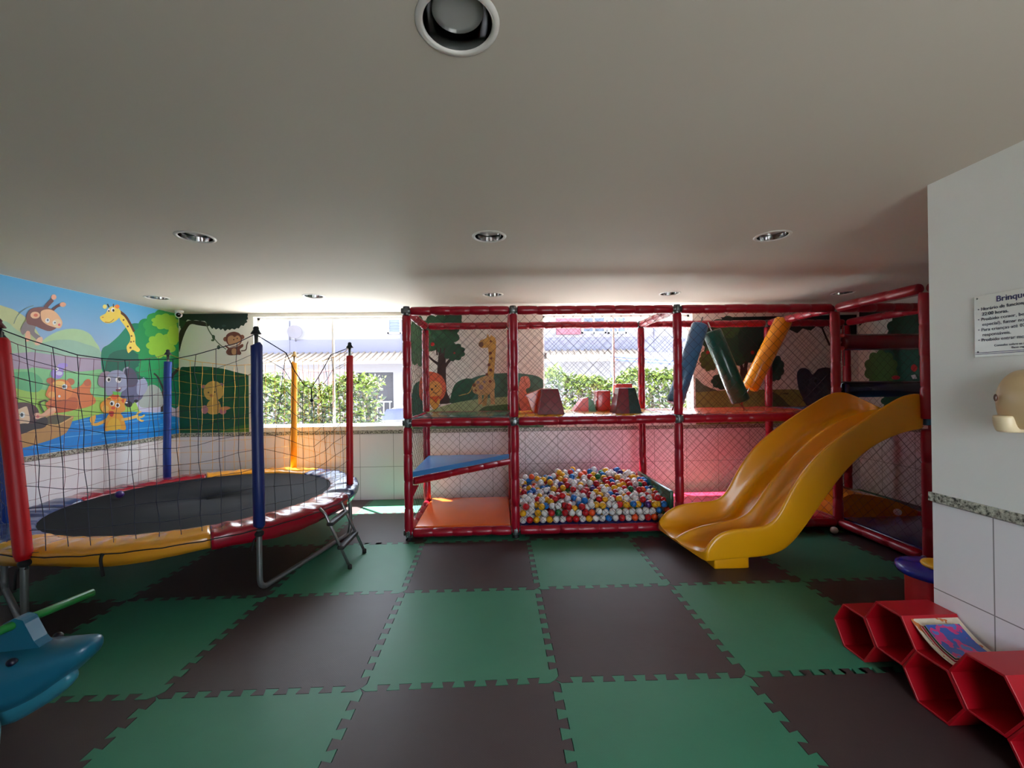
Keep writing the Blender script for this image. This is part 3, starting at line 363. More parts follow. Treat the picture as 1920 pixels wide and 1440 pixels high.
  ((60,60,60), "3648,1307 3647,1303 3646,1299 3644,1296 3641,1294 3638,1294 3635,1296 3632,1300 3631,1304 3630,1309 3631,1313 3633,1317 3635,1320 3638,1322 3641,1322 3644,1320 3646,1316 3648,1312"),
  ((240,190,165), "3900,1298 3898,1288 3891,1280 3881,1274 3870,1271 3857,1272 3845,1277 3836,1284 3830,1293 3828,1304 3830,1313 3836,1322 3846,1328 3858,1330 3870,1330 3882,1325 3892,1318 3898,1309"),
  ((220,120,120), "3882,1295 3881,1290 3878,1285 3875,1282 3870,1281 3866,1281 3861,1284 3858,1287 3855,1292 3855,1297 3855,1302 3858,1306 3861,1309 3866,1310 3871,1310 3875,1308 3879,1305 3881,1300"),
  ((240,185,150), "3889,1271 3897,1275 3909,1281 3923,1288 3936,1295 3949,1304 3961,1313 3972,1321 3982,1328 3994,1334 4007,1339 4019,1343 4028,1346 4018,1376 4010,1373 3997,1370 3982,1365 3967,1359 3954,1351 3941,1342 3930,1334 3919,1328 3907,1322 3894,1316 3882,1311 3874,1308"),
  ((60,55,60), "3541,1234 3563,1239 3594,1237 3629,1233 3659,1232 3682,1234 3702,1238 3721,1241 3741,1243 3763,1242 3786,1238 3809,1235 3827,1235 3841,1242 3851,1252 3861,1262 3872,1271 3888,1278 3906,1284 3923,1287 3937,1286 3946,1277 3952,1264 3955,1248 3955,1234 3951,1221 3943,1208 3932,1196 3917,1188 3898,1183 3873,1181 3849,1180 3827,1177 3810,1172 3795,1167 3780,1161 3762,1155 3739,1150 3713,1144 3686,1140 3658,1139 3626,1141 3592,1145 3562,1152 3541,1162 3530,1178 3527,1200 3531,1220"),
 ]),
]
MURALS['back_left'] = [
 ('painted_tree_canopy', 'dark leafy canopy along the top', [
  ((30,55,45), "-2620,2534 -2817,2536 -3520,2536 -3522,2371 -3459,2413 -3409,2462 -3354,2447 -3298,2454 -3243,2439 -3187,2439 -3159,2410 -3118,2367 -3090,2331 -3069,2352 -3042,2323 -3006,2345 -2979,2316 -2951,2337 -2923,2301 -2888,2329 -2860,2315 -2832,2336 -2797,2321 -2768,2342 -2741,2335 -2712,2378 -2677,2370 -2656,2406 -2627,2420 -2641,2449 -2620,2459 -2620,2478 -2627,2492 -2620,2511"),
  ((45,80,50), "-3514,2456 -3504,2462 -3487,2458 -3468,2448 -3451,2441 -3435,2439 -3418,2437 -3404,2434 -3396,2426 -3396,2412 -3402,2392 -3413,2371 -3425,2355 -3440,2342 -3460,2329 -3480,2323 -3494,2328 -3505,2352 -3512,2391 -3516,2430"),
  ((55,85,75), "-2908,2372 -2910,2366 -2915,2361 -2922,2358 -2931,2356 -2941,2356 -2950,2358 -2958,2362 -2962,2367 -2964,2373 -2962,2379 -2957,2384 -2950,2388 -2941,2389 -2931,2389 -2922,2387 -2915,2383 -2910,2378"),
 ]),
 ('painted_tree_trunk', 'bent dark trunk and hanging vine', [
  ((50,40,38), "-3525,2029 -3528,2070 -3529,2141 -3528,2218 -3523,2278 -3512,2313 -3498,2335 -3482,2352 -3466,2370 -3453,2391 -3441,2411 -3428,2428 -3410,2441 -3386,2448 -3357,2450 -3327,2449 -3298,2447 -3269,2444 -3239,2439 -3211,2432 -3187,2425 -3167,2415 -3151,2403 -3138,2391 -3132,2381 -3131,2375 -3135,2371 -3145,2368 -3160,2367 -3182,2369 -3211,2373 -3242,2378 -3271,2383 -3297,2388 -3323,2396 -3347,2400 -3368,2398 -3386,2387 -3400,2369 -3413,2349 -3425,2327 -3437,2304 -3448,2279 -3458,2253 -3468,2228 -3476,2204 -3483,2182 -3490,2159 -3496,2135 -3504,2101 -3513,2061 -3520,2031"),
  ((100,115,90), "-3180,2407 -3173,2389 -3163,2363 -3151,2333 -3139,2307 -3126,2284 -3113,2262 -3098,2241 -3083,2220 -3067,2198 -3051,2176 -3033,2154 -3013,2133 -2988,2110 -2959,2088 -2933,2067 -2915,2053 -2908,2062 -2926,2077 -2952,2097 -2980,2120 -3004,2142 -3024,2163 -3041,2184 -3057,2206 -3072,2228 -3087,2249 -3101,2270 -3114,2291 -3126,2313 -3138,2339 -3149,2368 -3159,2395 -3166,2413"),
  ((70,95,65), "-3091,2252 -3084,2254 -3073,2251 -3063,2245 -3056,2238 -3055,2226 -3056,2211 -3060,2196 -3064,2188 -3070,2188 -3078,2193 -3086,2201 -3092,2210 -3094,2220 -3095,2233 -3094,2245"),
  ((70,95,65), "-3064,2181 -3065,2176 -3069,2172 -3075,2169 -3082,2167 -3089,2167 -3096,2169 -3101,2172 -3105,2176 -3106,2181 -3105,2186 -3101,2190 -3095,2194 -3088,2195 -3081,2195 -3074,2193 -3069,2190 -3065,2186"),
  ((80,95,75), "-2988,2087 -2990,2077 -2993,2069 -2999,2063 -3006,2059 -3013,2059 -3020,2063 -3025,2069 -3029,2078 -3030,2088 -3029,2097 -3025,2106 -3019,2112 -3013,2116 -3005,2116 -2998,2112 -2993,2106 -2989,2097"),
 ]),
 ('painted_monkey', 'brown monkey hanging from the vine', [
  ((95,60,50), "-2715,2027 -2703,2028 -2684,2030 -2664,2033 -2648,2043 -2639,2060 -2636,2080 -2634,2100 -2631,2117 -2625,2133 -2620,2142 -2620,2171 -2621,2170 -2629,2156 -2637,2139 -2644,2121 -2648,2102 -2650,2082 -2652,2064 -2658,2053 -2669,2047 -2686,2044 -2704,2043 -2716,2041"),
  ((150,95,75), "-2886,2193 -2888,2183 -2894,2173 -2902,2166 -2912,2163 -2923,2163 -2933,2167 -2941,2174 -2946,2183 -2948,2194 -2946,2205 -2940,2214 -2932,2221 -2922,2225 -2911,2225 -2901,2221 -2893,2214 -2888,2204"),
  ((150,95,75), "-2669,2220 -2671,2209 -2676,2200 -2685,2193 -2695,2189 -2705,2189 -2715,2193 -2724,2200 -2729,2210 -2731,2220 -2729,2231 -2723,2241 -2715,2248 -2705,2251 -2694,2251 -2684,2247 -2676,2240 -2671,2231"),
  ((125,70,60), "-2910,2165 -2914,2183 -2915,2202 -2914,2220 -2910,2236 -2903,2250 -2893,2261 -2881,2271 -2867,2279 -2852,2285 -2834,2290 -2815,2293 -2797,2293 -2779,2289 -2759,2283 -2742,2275 -2727,2263 -2716,2248 -2708,2230 -2702,2210 -2700,2192 -2702,2173 -2708,2153 -2717,2135 -2729,2120 -2744,2109 -2762,2101 -2781,2095 -2799,2092 -2817,2092 -2836,2095 -2854,2100 -2869,2107 -2882,2119 -2894,2133 -2904,2149"),
  ((215,160,120), "-2889,2165 -2891,2179 -2890,2195 -2888,2210 -2882,2222 -2872,2231 -2859,2237 -2845,2242 -2833,2243 -2823,2239 -2815,2232 -2807,2225 -2798,2221 -2788,2225 -2777,2233 -2766,2240 -2756,2242 -2745,2238 -2735,2230 -2726,2219 -2721,2206 -2718,2190 -2718,2170 -2721,2151 -2729,2135 -2742,2122 -2761,2112 -2781,2104 -2799,2100 -2816,2099 -2833,2102 -2849,2107 -2862,2114 -2872,2124 -2880,2137 -2886,2151"),
  ((50,35,30), "-2800,2185 -2801,2182 -2802,2180 -2805,2178 -2807,2177 -2810,2177 -2813,2178 -2815,2180 -2817,2183 -2817,2186 -2817,2188 -2815,2191 -2813,2193 -2810,2194 -2807,2194 -2804,2193 -2802,2191 -2801,2188"),
  ((50,35,30), "-2755,2203 -2755,2200 -2757,2197 -2759,2195 -2762,2194 -2765,2194 -2767,2196 -2770,2197 -2771,2200 -2771,2203 -2771,2206 -2769,2208 -2767,2210 -2764,2211 -2761,2211 -2759,2210 -2757,2208 -2755,2206"),
  ((240,230,220), "-2862,2107 -2854,2110 -2838,2112 -2817,2115 -2799,2121 -2781,2132 -2762,2146 -2745,2158 -2735,2163 -2734,2158 -2739,2146 -2747,2132 -2757,2121 -2769,2113 -2783,2107 -2799,2102 -2813,2100 -2829,2099 -2845,2101 -2858,2104"),
  ((125,75,65), "-2912,2022 -2909,2036 -2899,2052 -2886,2067 -2869,2079 -2848,2085 -2823,2087 -2796,2088 -2771,2092 -2749,2101 -2727,2113 -2708,2123 -2694,2127 -2686,2123 -2683,2114 -2684,2102 -2687,2091 -2696,2083 -2709,2074 -2722,2066 -2730,2056 -2729,2044 -2724,2030 -2718,2017 -2716,2006 -2718,1998 -2722,1992 -2729,1988 -2744,1985 -2771,1981 -2807,1978 -2843,1976 -2871,1979 -2889,1986 -2902,1997 -2910,2009"),
  ((125,75,65), "-2931,2099 -2920,2091 -2904,2078 -2887,2065 -2876,2056 -2863,2073 -2874,2082 -2891,2095 -2907,2108 -2919,2117"),
  ((205,155,115), "-2769,2028 -2772,2013 -2778,2000 -2789,1991 -2801,1986 -2814,1986 -2826,1991 -2836,2001 -2843,2014 -2845,2029 -2842,2043 -2836,2056 -2825,2065 -2813,2070 -2800,2070 -2788,2065 -2778,2055 -2771,2042"),
  ((110,65,60), "-2846,2007 -2848,1997 -2852,1989 -2859,1982 -2866,1979 -2875,1979 -2882,1983 -2889,1989 -2893,1998 -2894,2008 -2892,2017 -2888,2026 -2882,2032 -2874,2036 -2866,2035 -2858,2032 -2852,2026 -2848,2017"),
  ((110,65,60), "-2713,2006 -2715,1997 -2719,1989 -2726,1983 -2733,1981 -2742,1981 -2749,1984 -2756,1990 -2760,1997 -2761,2006 -2759,2015 -2755,2023 -2749,2028 -2741,2031 -2733,2031 -2725,2028 -2719,2022 -2715,2014"),
 ]),
 ('painted_hill', 'dark green hill with light green foot', [
  ((20,95,65), "-3521,1787 -3503,1823 -3480,1832 -3450,1829 -3416,1828 -3377,1833 -3333,1835 -3285,1835 -3235,1833 -3182,1830 -3126,1825 -3068,1818 -3012,1809 -2961,1799 -2911,1788 -2860,1774 -2803,1756 -2732,1738 -2650,1719 -2620,1708 -2620,945 -3530,945 -3530,1370 -3529,1388 -3530,1500 -3530,1527 -3530,1709 -3530,1713"),
  ((60,120,60), "-2620,945 -3052,945 -2811,1021 -2620,1051"),
  ((95,140,60), "-2620,945 -2840,945 -2728,976 -2620,998"),
 ]),
 ('painted_critter', 'yellow round animal sitting on the hill', [
  ((200,140,150), "-3162,1561 -3164,1554 -3172,1547 -3183,1543 -3196,1540 -3211,1541 -3225,1543 -3236,1548 -3243,1555 -3245,1562 -3243,1569 -3235,1576 -3224,1580 -3210,1583 -3196,1583 -3182,1580 -3171,1575 -3164,1568"),
  ((200,140,160), "-2952,1587 -2954,1580 -2959,1573 -2966,1568 -2975,1566 -2985,1566 -2994,1569 -3001,1574 -3006,1580 -3008,1588 -3006,1595 -3001,1601 -2994,1606 -2984,1608 -2975,1608 -2966,1606 -2958,1601 -2953,1594"),
  ((225,185,100), "-3211,1490 -3210,1515 -3204,1539 -3194,1563 -3182,1583 -3168,1599 -3151,1614 -3131,1625 -3112,1632 -3092,1635 -3070,1635 -3048,1631 -3028,1624 -3010,1612 -2993,1596 -2978,1578 -2966,1558 -2958,1537 -2953,1512 -2951,1488 -2953,1465 -2960,1445 -2972,1426 -2987,1408 -3003,1395 -3021,1385 -3043,1379 -3065,1375 -3087,1375 -3109,1376 -3131,1379 -3153,1386 -3170,1397 -3185,1416 -3198,1439 -3207,1466"),
  ((90,80,60), "-3137,1482 -3138,1478 -3140,1475 -3143,1472 -3147,1471 -3151,1471 -3154,1473 -3157,1475 -3159,1479 -3160,1483 -3159,1486 -3157,1490 -3154,1492 -3150,1494 -3146,1494 -3143,1492 -3140,1490 -3138,1486"),
  ((90,80,60), "-3054,1488 -3054,1484 -3056,1481 -3059,1478 -3063,1477 -3067,1477 -3070,1479 -3073,1481 -3075,1485 -3076,1489 -3075,1492 -3073,1496 -3070,1498 -3067,1500 -3063,1500 -3059,1498 -3056,1496 -3054,1492"),
  ((190,130,80), "-3079,1439 -3081,1431 -3086,1425 -3093,1420 -3103,1418 -3112,1418 -3121,1421 -3129,1426 -3133,1432 -3135,1439 -3133,1447 -3128,1453 -3121,1458 -3112,1460 -3102,1460 -3093,1457 -3086,1453 -3081,1446"),
  ((225,180,90), "-3171,1312 -3166,1331 -3157,1349 -3145,1364 -3129,1375 -3107,1383 -3080,1387 -3053,1386 -3031,1381 -3016,1369 -3004,1351 -2996,1330 -2990,1309 -2985,1287 -2983,1264 -2984,1241 -2991,1223 -3006,1210 -3028,1199 -3052,1192 -3075,1189 -3098,1189 -3121,1192 -3143,1199 -3158,1212 -3168,1232 -3173,1259 -3174,1287"),
  ((205,140,150), "-3154,1254 -3157,1235 -3165,1218 -3178,1205 -3193,1199 -3208,1199 -3223,1206 -3235,1219 -3243,1236 -3245,1256 -3242,1275 -3234,1292 -3222,1305 -3207,1311 -3191,1311 -3177,1304 -3165,1291 -3157,1274"),
  ((205,130,140), "-2917,1229 -2920,1215 -2928,1202 -2940,1193 -2955,1188 -2971,1188 -2986,1193 -2998,1203 -3006,1216 -3008,1231 -3005,1245 -2997,1258 -2985,1267 -2970,1272 -2954,1272 -2940,1267 -2928,1257 -2920,1244"),
  ((220,150,110), "-3004,1273 -2993,1281 -2970,1287 -2943,1292 -2920,1294 -2899,1291 -2878,1286 -2862,1279 -2857,1271 -2870,1262 -2896,1250 -2925,1241 -2949,1237 -2968,1241 -2987,1252 -3001,1264"),
 ]),
]
MURALS['back_middle'] = [
 ('painted_apple_tree', 'dark green apple tree with brown trunk', [
  ((60,35,30), "-54,2028 -77,2029 -99,2031 -117,2032 -126,2028 -122,2023 -108,2016 -93,2002 -84,1977 -84,1940 -88,1893 -95,1837 -101,1774 -105,1697 -108,1607 -113,1519 -119,1448 -136,1396 -158,1355 -173,1325 -164,1303 -116,1289 -41,1283 34,1287 81,1300 87,1321 69,1352 43,1393 25,1446 19,1518 16,1606 15,1695 15,1773 14,1836 14,1892 15,1939 17,1976 26,2001 39,2014 48,2021 47,2027 30,2030 3,2030 -28,2029"),
  ((60,35,30), "-250,1957 -235,1939 -214,1914 -189,1888 -166,1865 -145,1848 -124,1834 -106,1824 -94,1816 -77,1848 -90,1854 -108,1863 -128,1874 -148,1887 -170,1907 -195,1932 -218,1956 -235,1972"),
  ((60,35,30), "75,1914 64,1901 48,1882 30,1862 15,1843 1,1826 -12,1810 -23,1796 -31,1786 3,1760 10,1770 21,1785 33,1801 46,1818 60,1837 77,1858 92,1877 103,1891"),
  ((35,95,60), "173,2243 193,2220 205,2194 204,2168 189,2146 163,2130 131,2121 134,2091 128,2063 111,2042 86,2031 54,2031 22,2038 7,2012 -15,1991 -41,1981 -70,1985 -96,1999 -119,2021 -148,2007 -178,2000 -206,2005 -228,2021 -242,2046 -248,2076 -281,2077 -310,2087 -331,2104 -340,2129 -336,2157 -323,2184 -350,2202 -369,2224 -376,2249 -369,2273 -349,2295 -321,2312 -334,2340 -337,2368 -327,2392 -306,2409 -277,2418 -243,2419 -237,2448 -223,2473 -200,2489 -172,2494 -142,2486 -113,2471 -90,2493 -63,2507 -35,2509 -8,2499 13,2478 27,2452 60,2459 91,2457 117,2446 133,2424 138,2397 134,2367 166,2357 191,2341 206,2318 206,2293 194,2267"),
  ((30,85,55), "257,1988 270,1974 277,1959 275,1944 264,1932 246,1924 225,1921 225,1904 218,1888 204,1878 186,1874 166,1878 147,1886 133,1873 116,1865 97,1864 80,1870 68,1883 60,1900 39,1897 18,1900 3,1909 -4,1922 -4,1939 3,1955 -15,1964 -28,1977 -33,1991 -28,2006 -14,2018 4,2027 -2,2043 -3,2059 5,2073 21,2081 41,2084 62,2081 70,2097 83,2109 100,2116 119,2114 136,2105 150,2092 169,2100 189,2103 207,2099 220,2089 227,2073 227,2056 248,2052 266,2044 277,2032 278,2017 270,2001"),
  ((70,120,75), "-201,2138 -191,2107 -186,2073 -187,2039 -195,2010 -209,1989 -227,1974 -226,1937 -231,1902 -241,1874 -255,1859 -273,1856 -291,1863 -301,1831 -313,1806 -329,1794 -345,1797 -360,1814 -373,1840 -390,1823 -407,1816 -423,1823 -435,1844 -444,1875 -448,1911 -466,1916 -480,1927 -480,2346 -477,2353 -460,2366 -442,2370 -437,2406 -428,2437 -415,2458 -399,2464 -382,2457 -366,2440 -352,2466 -336,2482 -320,2485 -305,2473 -293,2448 -284,2415 -266,2421 -248,2418 -234,2402 -225,2375 -221,2340 -222,2302 -206,2288 -192,2266 -184,2236 -184,2203 -190,2169"),
  ((30,85,55), "235,2425 239,2404 240,2382 236,2360 228,2342 215,2328 201,2318 193,2298 183,2282 169,2270 154,2265 138,2267 123,2274 107,2267 91,2266 76,2271 63,2283 52,2299 45,2319 31,2329 20,2344 11,2362 8,2384 10,2406 15,2427 10,2448 9,2470 13,2491 22,2509 34,2524 48,2534 49,2536 203,2536 204,2533 218,2522 230,2508 238,2489 241,2468 240,2446"),
  ((60,35,30), "-88,1950 -91,1970 -96,2000 -101,2030 -104,2051 -119,2049 -117,2028 -114,1998 -111,1968 -109,1947"),
  ((60,35,30), "-44,1948 -45,1968 -45,1999 -46,2029 -47,2049 -61,2050 -62,2029 -64,1999 -65,1969 -66,1948"),
  ((60,35,30), "-1,1946 1,1966 5,1997 9,2027 11,2048 -3,2050 -7,2029 -13,1999 -18,1969 -23,1949"),
  ((215,45,45), "-136,2098 -137,2089 -142,2081 -149,2075 -157,2072 -166,2072 -175,2075 -182,2081 -186,2089 -188,2098 -186,2107 -181,2115 -174,2121 -166,2124 -157,2123 -148,2120 -141,2114 -137,2106"),
  ((190,60,50), "148,1975 147,1970 144,1965 140,1962 136,1960 131,1961 126,1962 122,1966 120,1970 119,1975 120,1980 122,1984 126,1987 131,1989 136,1989 141,1987 144,1984 147,1980"),
 ]),
 ('painted_hill', 'green hills and pale grass', [
  ((40,100,75), "-428,1524 -394,1574 -346,1599 -294,1610 -247,1616 -202,1626 -154,1631 -118,1621 -103,1585 -119,1507 -157,1395 -206,1282 -252,1196 -300,1137 -353,1091 -401,1072 -434,1090 -449,1169 -454,1295 -446,1427"),
  ((70,120,100), "149,1480 174,1526 222,1559 279,1585 331,1609 375,1630 418,1647 463,1661 514,1672 572,1680 637,1686 703,1689 769,1691 831,1694 893,1696 956,1695 1024,1688 1106,1677 1197,1663 1281,1639 1338,1596 1340,1592 1340,1255 1333,1245 1229,1207 1079,1190 914,1185 762,1180 621,1171 479,1162 351,1165 253,1188 192,1245 158,1327 145,1412"),
  ((30,90,60), "75,1372 83,1410 95,1456 110,1502 128,1539 149,1565 175,1584 202,1599 230,1610 259,1620 290,1627 320,1628 346,1623 369,1610 390,1589 407,1563 418,1535 422,1501 422,1463 415,1424 401,1390 378,1361 346,1334 310,1313 269,1297 220,1288 163,1284 110,1286 74,1293 59,1305 59,1322 66,1344"),
  ((170,195,140), "-252,1181 -175,1209 -83,1239 15,1268 110,1292 201,1310 291,1324 382,1335 473,1345 561,1353 647,1359 737,1364 838,1369 964,1387 1109,1414 1243,1424 1335,1391 1340,1385 1340,945 -480,945 -480,1051 -434,1090 -405,1120 -366,1141 -315,1160"),
  ((70,110,60), "471,1199 517,1232 565,1245 621,1249 690,1254 782,1264 890,1272 999,1278 1092,1278 1169,1278 1238,1278 1294,1266 1333,1230 1340,1217 1340,945 278,945 277,946 320,1038 402,1131"),
  ((90,130,90), "-435,945 -433,1126 1332,1157 1329,945"),
 ]),
 ('painted_lion', 'orange lion cub with round mane', [
  ((235,110,75), "-350,1451 -351,1490 -349,1535 -344,1579 -333,1617 -317,1650 -295,1678 -270,1701 -246,1718 -221,1726 -196,1727 -170,1723 -145,1717 -119,1709 -92,1698 -66,1684 -44,1664 -25,1639 -9,1607 4,1574 12,1540 14,1507 12,1473 6,1440 -4,1410 -17,1384 -34,1360 -54,1340 -78,1324 -106,1311 -140,1302 -175,1297 -208,1297 -240,1301 -272,1311 -300,1324 -322,1342 -337,1363 -344,1389 -348,1418"),
  ((240,170,90), "-227,1449 -231,1476 -231,1506 -227,1535 -219,1558 -206,1575 -187,1589 -167,1598 -146,1600 -124,1597 -100,1588 -77,1574 -60,1556 -49,1532 -41,1503 -38,1473 -40,1447 -47,1425 -59,1404 -74,1387 -91,1375 -111,1367 -135,1362 -158,1363 -178,1369 -194,1382 -209,1402 -220,1425"),
  ((60,40,35), "-161,1485 -162,1479 -165,1474 -169,1471 -174,1469 -179,1469 -185,1471 -189,1475 -192,1480 -192,1485 -191,1490 -189,1495 -184,1499 -179,1501 -174,1500 -168,1499 -164,1495 -162,1490"),
  ((60,40,35), "-114,1527 -115,1524 -117,1520 -120,1518 -124,1516 -128,1516 -131,1518 -134,1520 -136,1524 -137,1528 -136,1532 -134,1535 -131,1538 -127,1539 -123,1539 -120,1538 -117,1535 -115,1531"),
  ((60,40,35), "-164,1438 -156,1435 -145,1432 -132,1429 -119,1430 -106,1435 -93,1444 -81,1453 -74,1459 -78,1465 -86,1459 -97,1450 -109,1442 -120,1437 -131,1436 -143,1439 -154,1442 -162,1445"),
  ((235,175,80), "-207,1355 -181,1363 -142,1366 -103,1362 -77,1353 -70,1333 -73,1305 -83,1275 -93,1251 -105,1234 -120,1220 -137,1211 -151,1209 -164,1216 -175,1230 -186,1248 -194,1267 -202,1289 -211,1315 -214,1338"),
  ((230,100,50), "-207,1384 -77,1396 -121,1295"),
 ]),
 ('painted_giraffe', 'tall yellow giraffe with brown spots', [
  ((220,175,95), "376,1538 367,1518 355,1489 341,1460 325,1439 307,1427 285,1421 261,1416 240,1412 222,1407 206,1403 192,1401 182,1398 185,1387 195,1389 209,1392 225,1396 243,1401 264,1405 287,1409 312,1417 333,1430 351,1454 366,1484 378,1513 387,1533"),
  ((225,180,90), "585,2130 637,2217 695,2173 701,2056 683,1838 666,1656 634,1437 590,1402 533,1490 580,1693 604,1911"),
  ((225,180,90), "461,2088 464,2102 473,2118 485,2133 498,2146 515,2154 536,2160 556,2166 571,2174 579,2189 582,2208 583,2224 587,2232 592,2228 597,2216 605,2201 615,2188 632,2181 652,2175 673,2168 688,2158 697,2144 703,2127 704,2109 701,2093 692,2078 677,2063 660,2051 642,2042 625,2039 607,2039 588,2042 570,2043 551,2042 531,2041 512,2040 497,2044 484,2051 472,2062 464,2075"),
  ((120,85,60), "531,2087 529,2075 523,2064 514,2056 503,2051 491,2052 480,2056 472,2064 466,2075 464,2088 466,2100 472,2111 481,2119 492,2123 504,2123 515,2119 523,2111 529,2100"),
  ((215,175,115), "373,1492 379,1515 389,1543 402,1570 418,1593 440,1612 466,1627 494,1640 521,1650 547,1659 575,1666 601,1668 623,1663 642,1649 659,1627 672,1602 680,1575 683,1547 681,1515 675,1484 664,1459 648,1439 626,1423 601,1410 576,1402 548,1397 517,1397 486,1400 459,1403 437,1408 417,1415 400,1423 387,1433 378,1445 373,1458 371,1474"),
  ((215,180,120), "445,1433 496,1417 509,1272 450,1272"),
  ((215,180,120), "606,1474 671,1488 676,1269 618,1270"),
  ((190,160,90), "532,1417 591,1431 559,1256 501,1243"),
  ((130,70,40), "645,1969 644,1962 640,1955 634,1950 627,1948 619,1948 612,1951 606,1956 603,1962 601,1970 603,1977 607,1984 613,1989 620,1991 627,1991 634,1988 640,1983 644,1977"),
  ((130,70,40), "651,1896 650,1890 646,1885 642,1881 636,1879 630,1879 624,1881 620,1885 617,1891 616,1897 617,1903 620,1908 625,1912 630,1914 636,1914 642,1912 647,1908 650,1902"),
  ((130,70,40), "625,1809 623,1802 619,1795 614,1790 606,1788 599,1788 592,1791 586,1796 582,1802 581,1810 583,1817 586,1824 592,1828 599,1831 607,1831 614,1828 620,1823 624,1817"),
  ((130,70,40), "646,1736 644,1729 640,1722 634,1717 627,1715 620,1715 613,1717 607,1722 603,1729 602,1737 603,1744 607,1751 613,1755 620,1758 628,1758 635,1755 641,1750 644,1743"),
  ((130,70,40), "591,1678 590,1672 586,1666 581,1662 575,1660 569,1660 562,1662 557,1667 554,1672 553,1679 554,1685 558,1691 563,1695 569,1697 576,1697 582,1695 587,1691 590,1685"),
  ((130,70,40), "420,1535 419,1526 415,1519 408,1514 400,1511 391,1511 383,1514 377,1520 373,1527 371,1536 373,1544 377,1551 384,1557 392,1560 400,1560 408,1556 415,1551 419,1543"),
  ((130,70,40), "635,1583 634,1576 630,1570 624,1566 618,1563 611,1563 604,1566 599,1570 595,1577 594,1584 595,1591 599,1597 605,1601 611,1603 618,1603 625,1601 630,1596 634,1590"),
  ((130,70,40), "431,1462 430,1457 428,1453 424,1449 419,1448 414,1448 409,1450 405,1453 403,1457 402,1462 403,1467 406,1472 410,1475 414,1477 419,1476 424,1475 428,1471 430,1467"),
  ((130,70,40), "519,2102 519,2099 518,2097 516,2096 513,2095 511,2095 508,2096 507,2097 505,2099 505,2102 505,2104 507,2107 509,2108 511,2109 514,2109 516,2108 518,2106 519,2104"),
  ((130,70,40), "644,2130 643,2125 640,2120 636,2117 631,2115 626,2116 622,2117 618,2121 615,2125 614,2130 615,2135 618,2139 622,2143 627,2144 632,2144 636,2142 640,2139 643,2135"),
  ((165,140,140), "469,1571 467,1563 464,1557 458,1552 451,1549 443,1549 436,1552 430,1557 427,1564 425,1571 427,1579 431,1585 436,1590 444,1593 451,1592 458,1590 464,1585 468,1578"),
  ((165,140,140), "523,1504 521,1493 515,1483 506,1476 495,1472 484,1472 473,1476 464,1484 458,1494 456,1505 459,1517 465,1527 474,1534 484,1538 496,1538 507,1534 516,1526 521,1516"),
  ((165,140,140), "552,1577 551,1571 548,1566 543,1562 537,1560 531,1560 525,1562 521,1566 518,1571 517,1577 518,1583 521,1588 526,1592 532,1594 538,1594 543,1592 548,1588 551,1583"),
 ]),
 ('painted_squirrel', 'pink and orange animal beside the window', [
  ((235,150,125), "1023,1600 1031,1623 1039,1634 1048,1639 1060,1643 1077,1648 1098,1650 1118,1649 1134,1642 1145,1629 1153,1610 1158,1589 1162,1569 1163,1550 1163,1530 1160,1511 1154,1496 1142,1487 1125,1483 1110,1478 1102,1467 1103,1449 1109,1426 1119,1402 1130,1379 1143,1362 1159,1347 1175,1330 1188,1305 1201,1267 1215,1219 1222,1172 1215,1137 1185,1111 1139,1091 1090,1085 1053,1103 1030,1155 1014,1235 1004,1321 999,1396 999,1457 1005,1513 1014,1562"),
  ((200,110,80), "1068,1642 1070,1631 1073,1616 1077,1599 1082,1582 1089,1565 1097,1548 1105,1533 1111,1522 1124,1529 1118,1540 1110,1555 1102,1571 1096,1587 1091,1602 1087,1619 1084,1634 1082,1645"),
  ((235,120,60), "1189,1379 1197,1386 1212,1369 1230,1338 1246,1305 1264,1266 1283,1217 1299,1170 1303,1136 1289,1113 1264,1098 1235,1097 1214,1115 1202,1169 1192,1250 1188,1330"),
 ]),
]
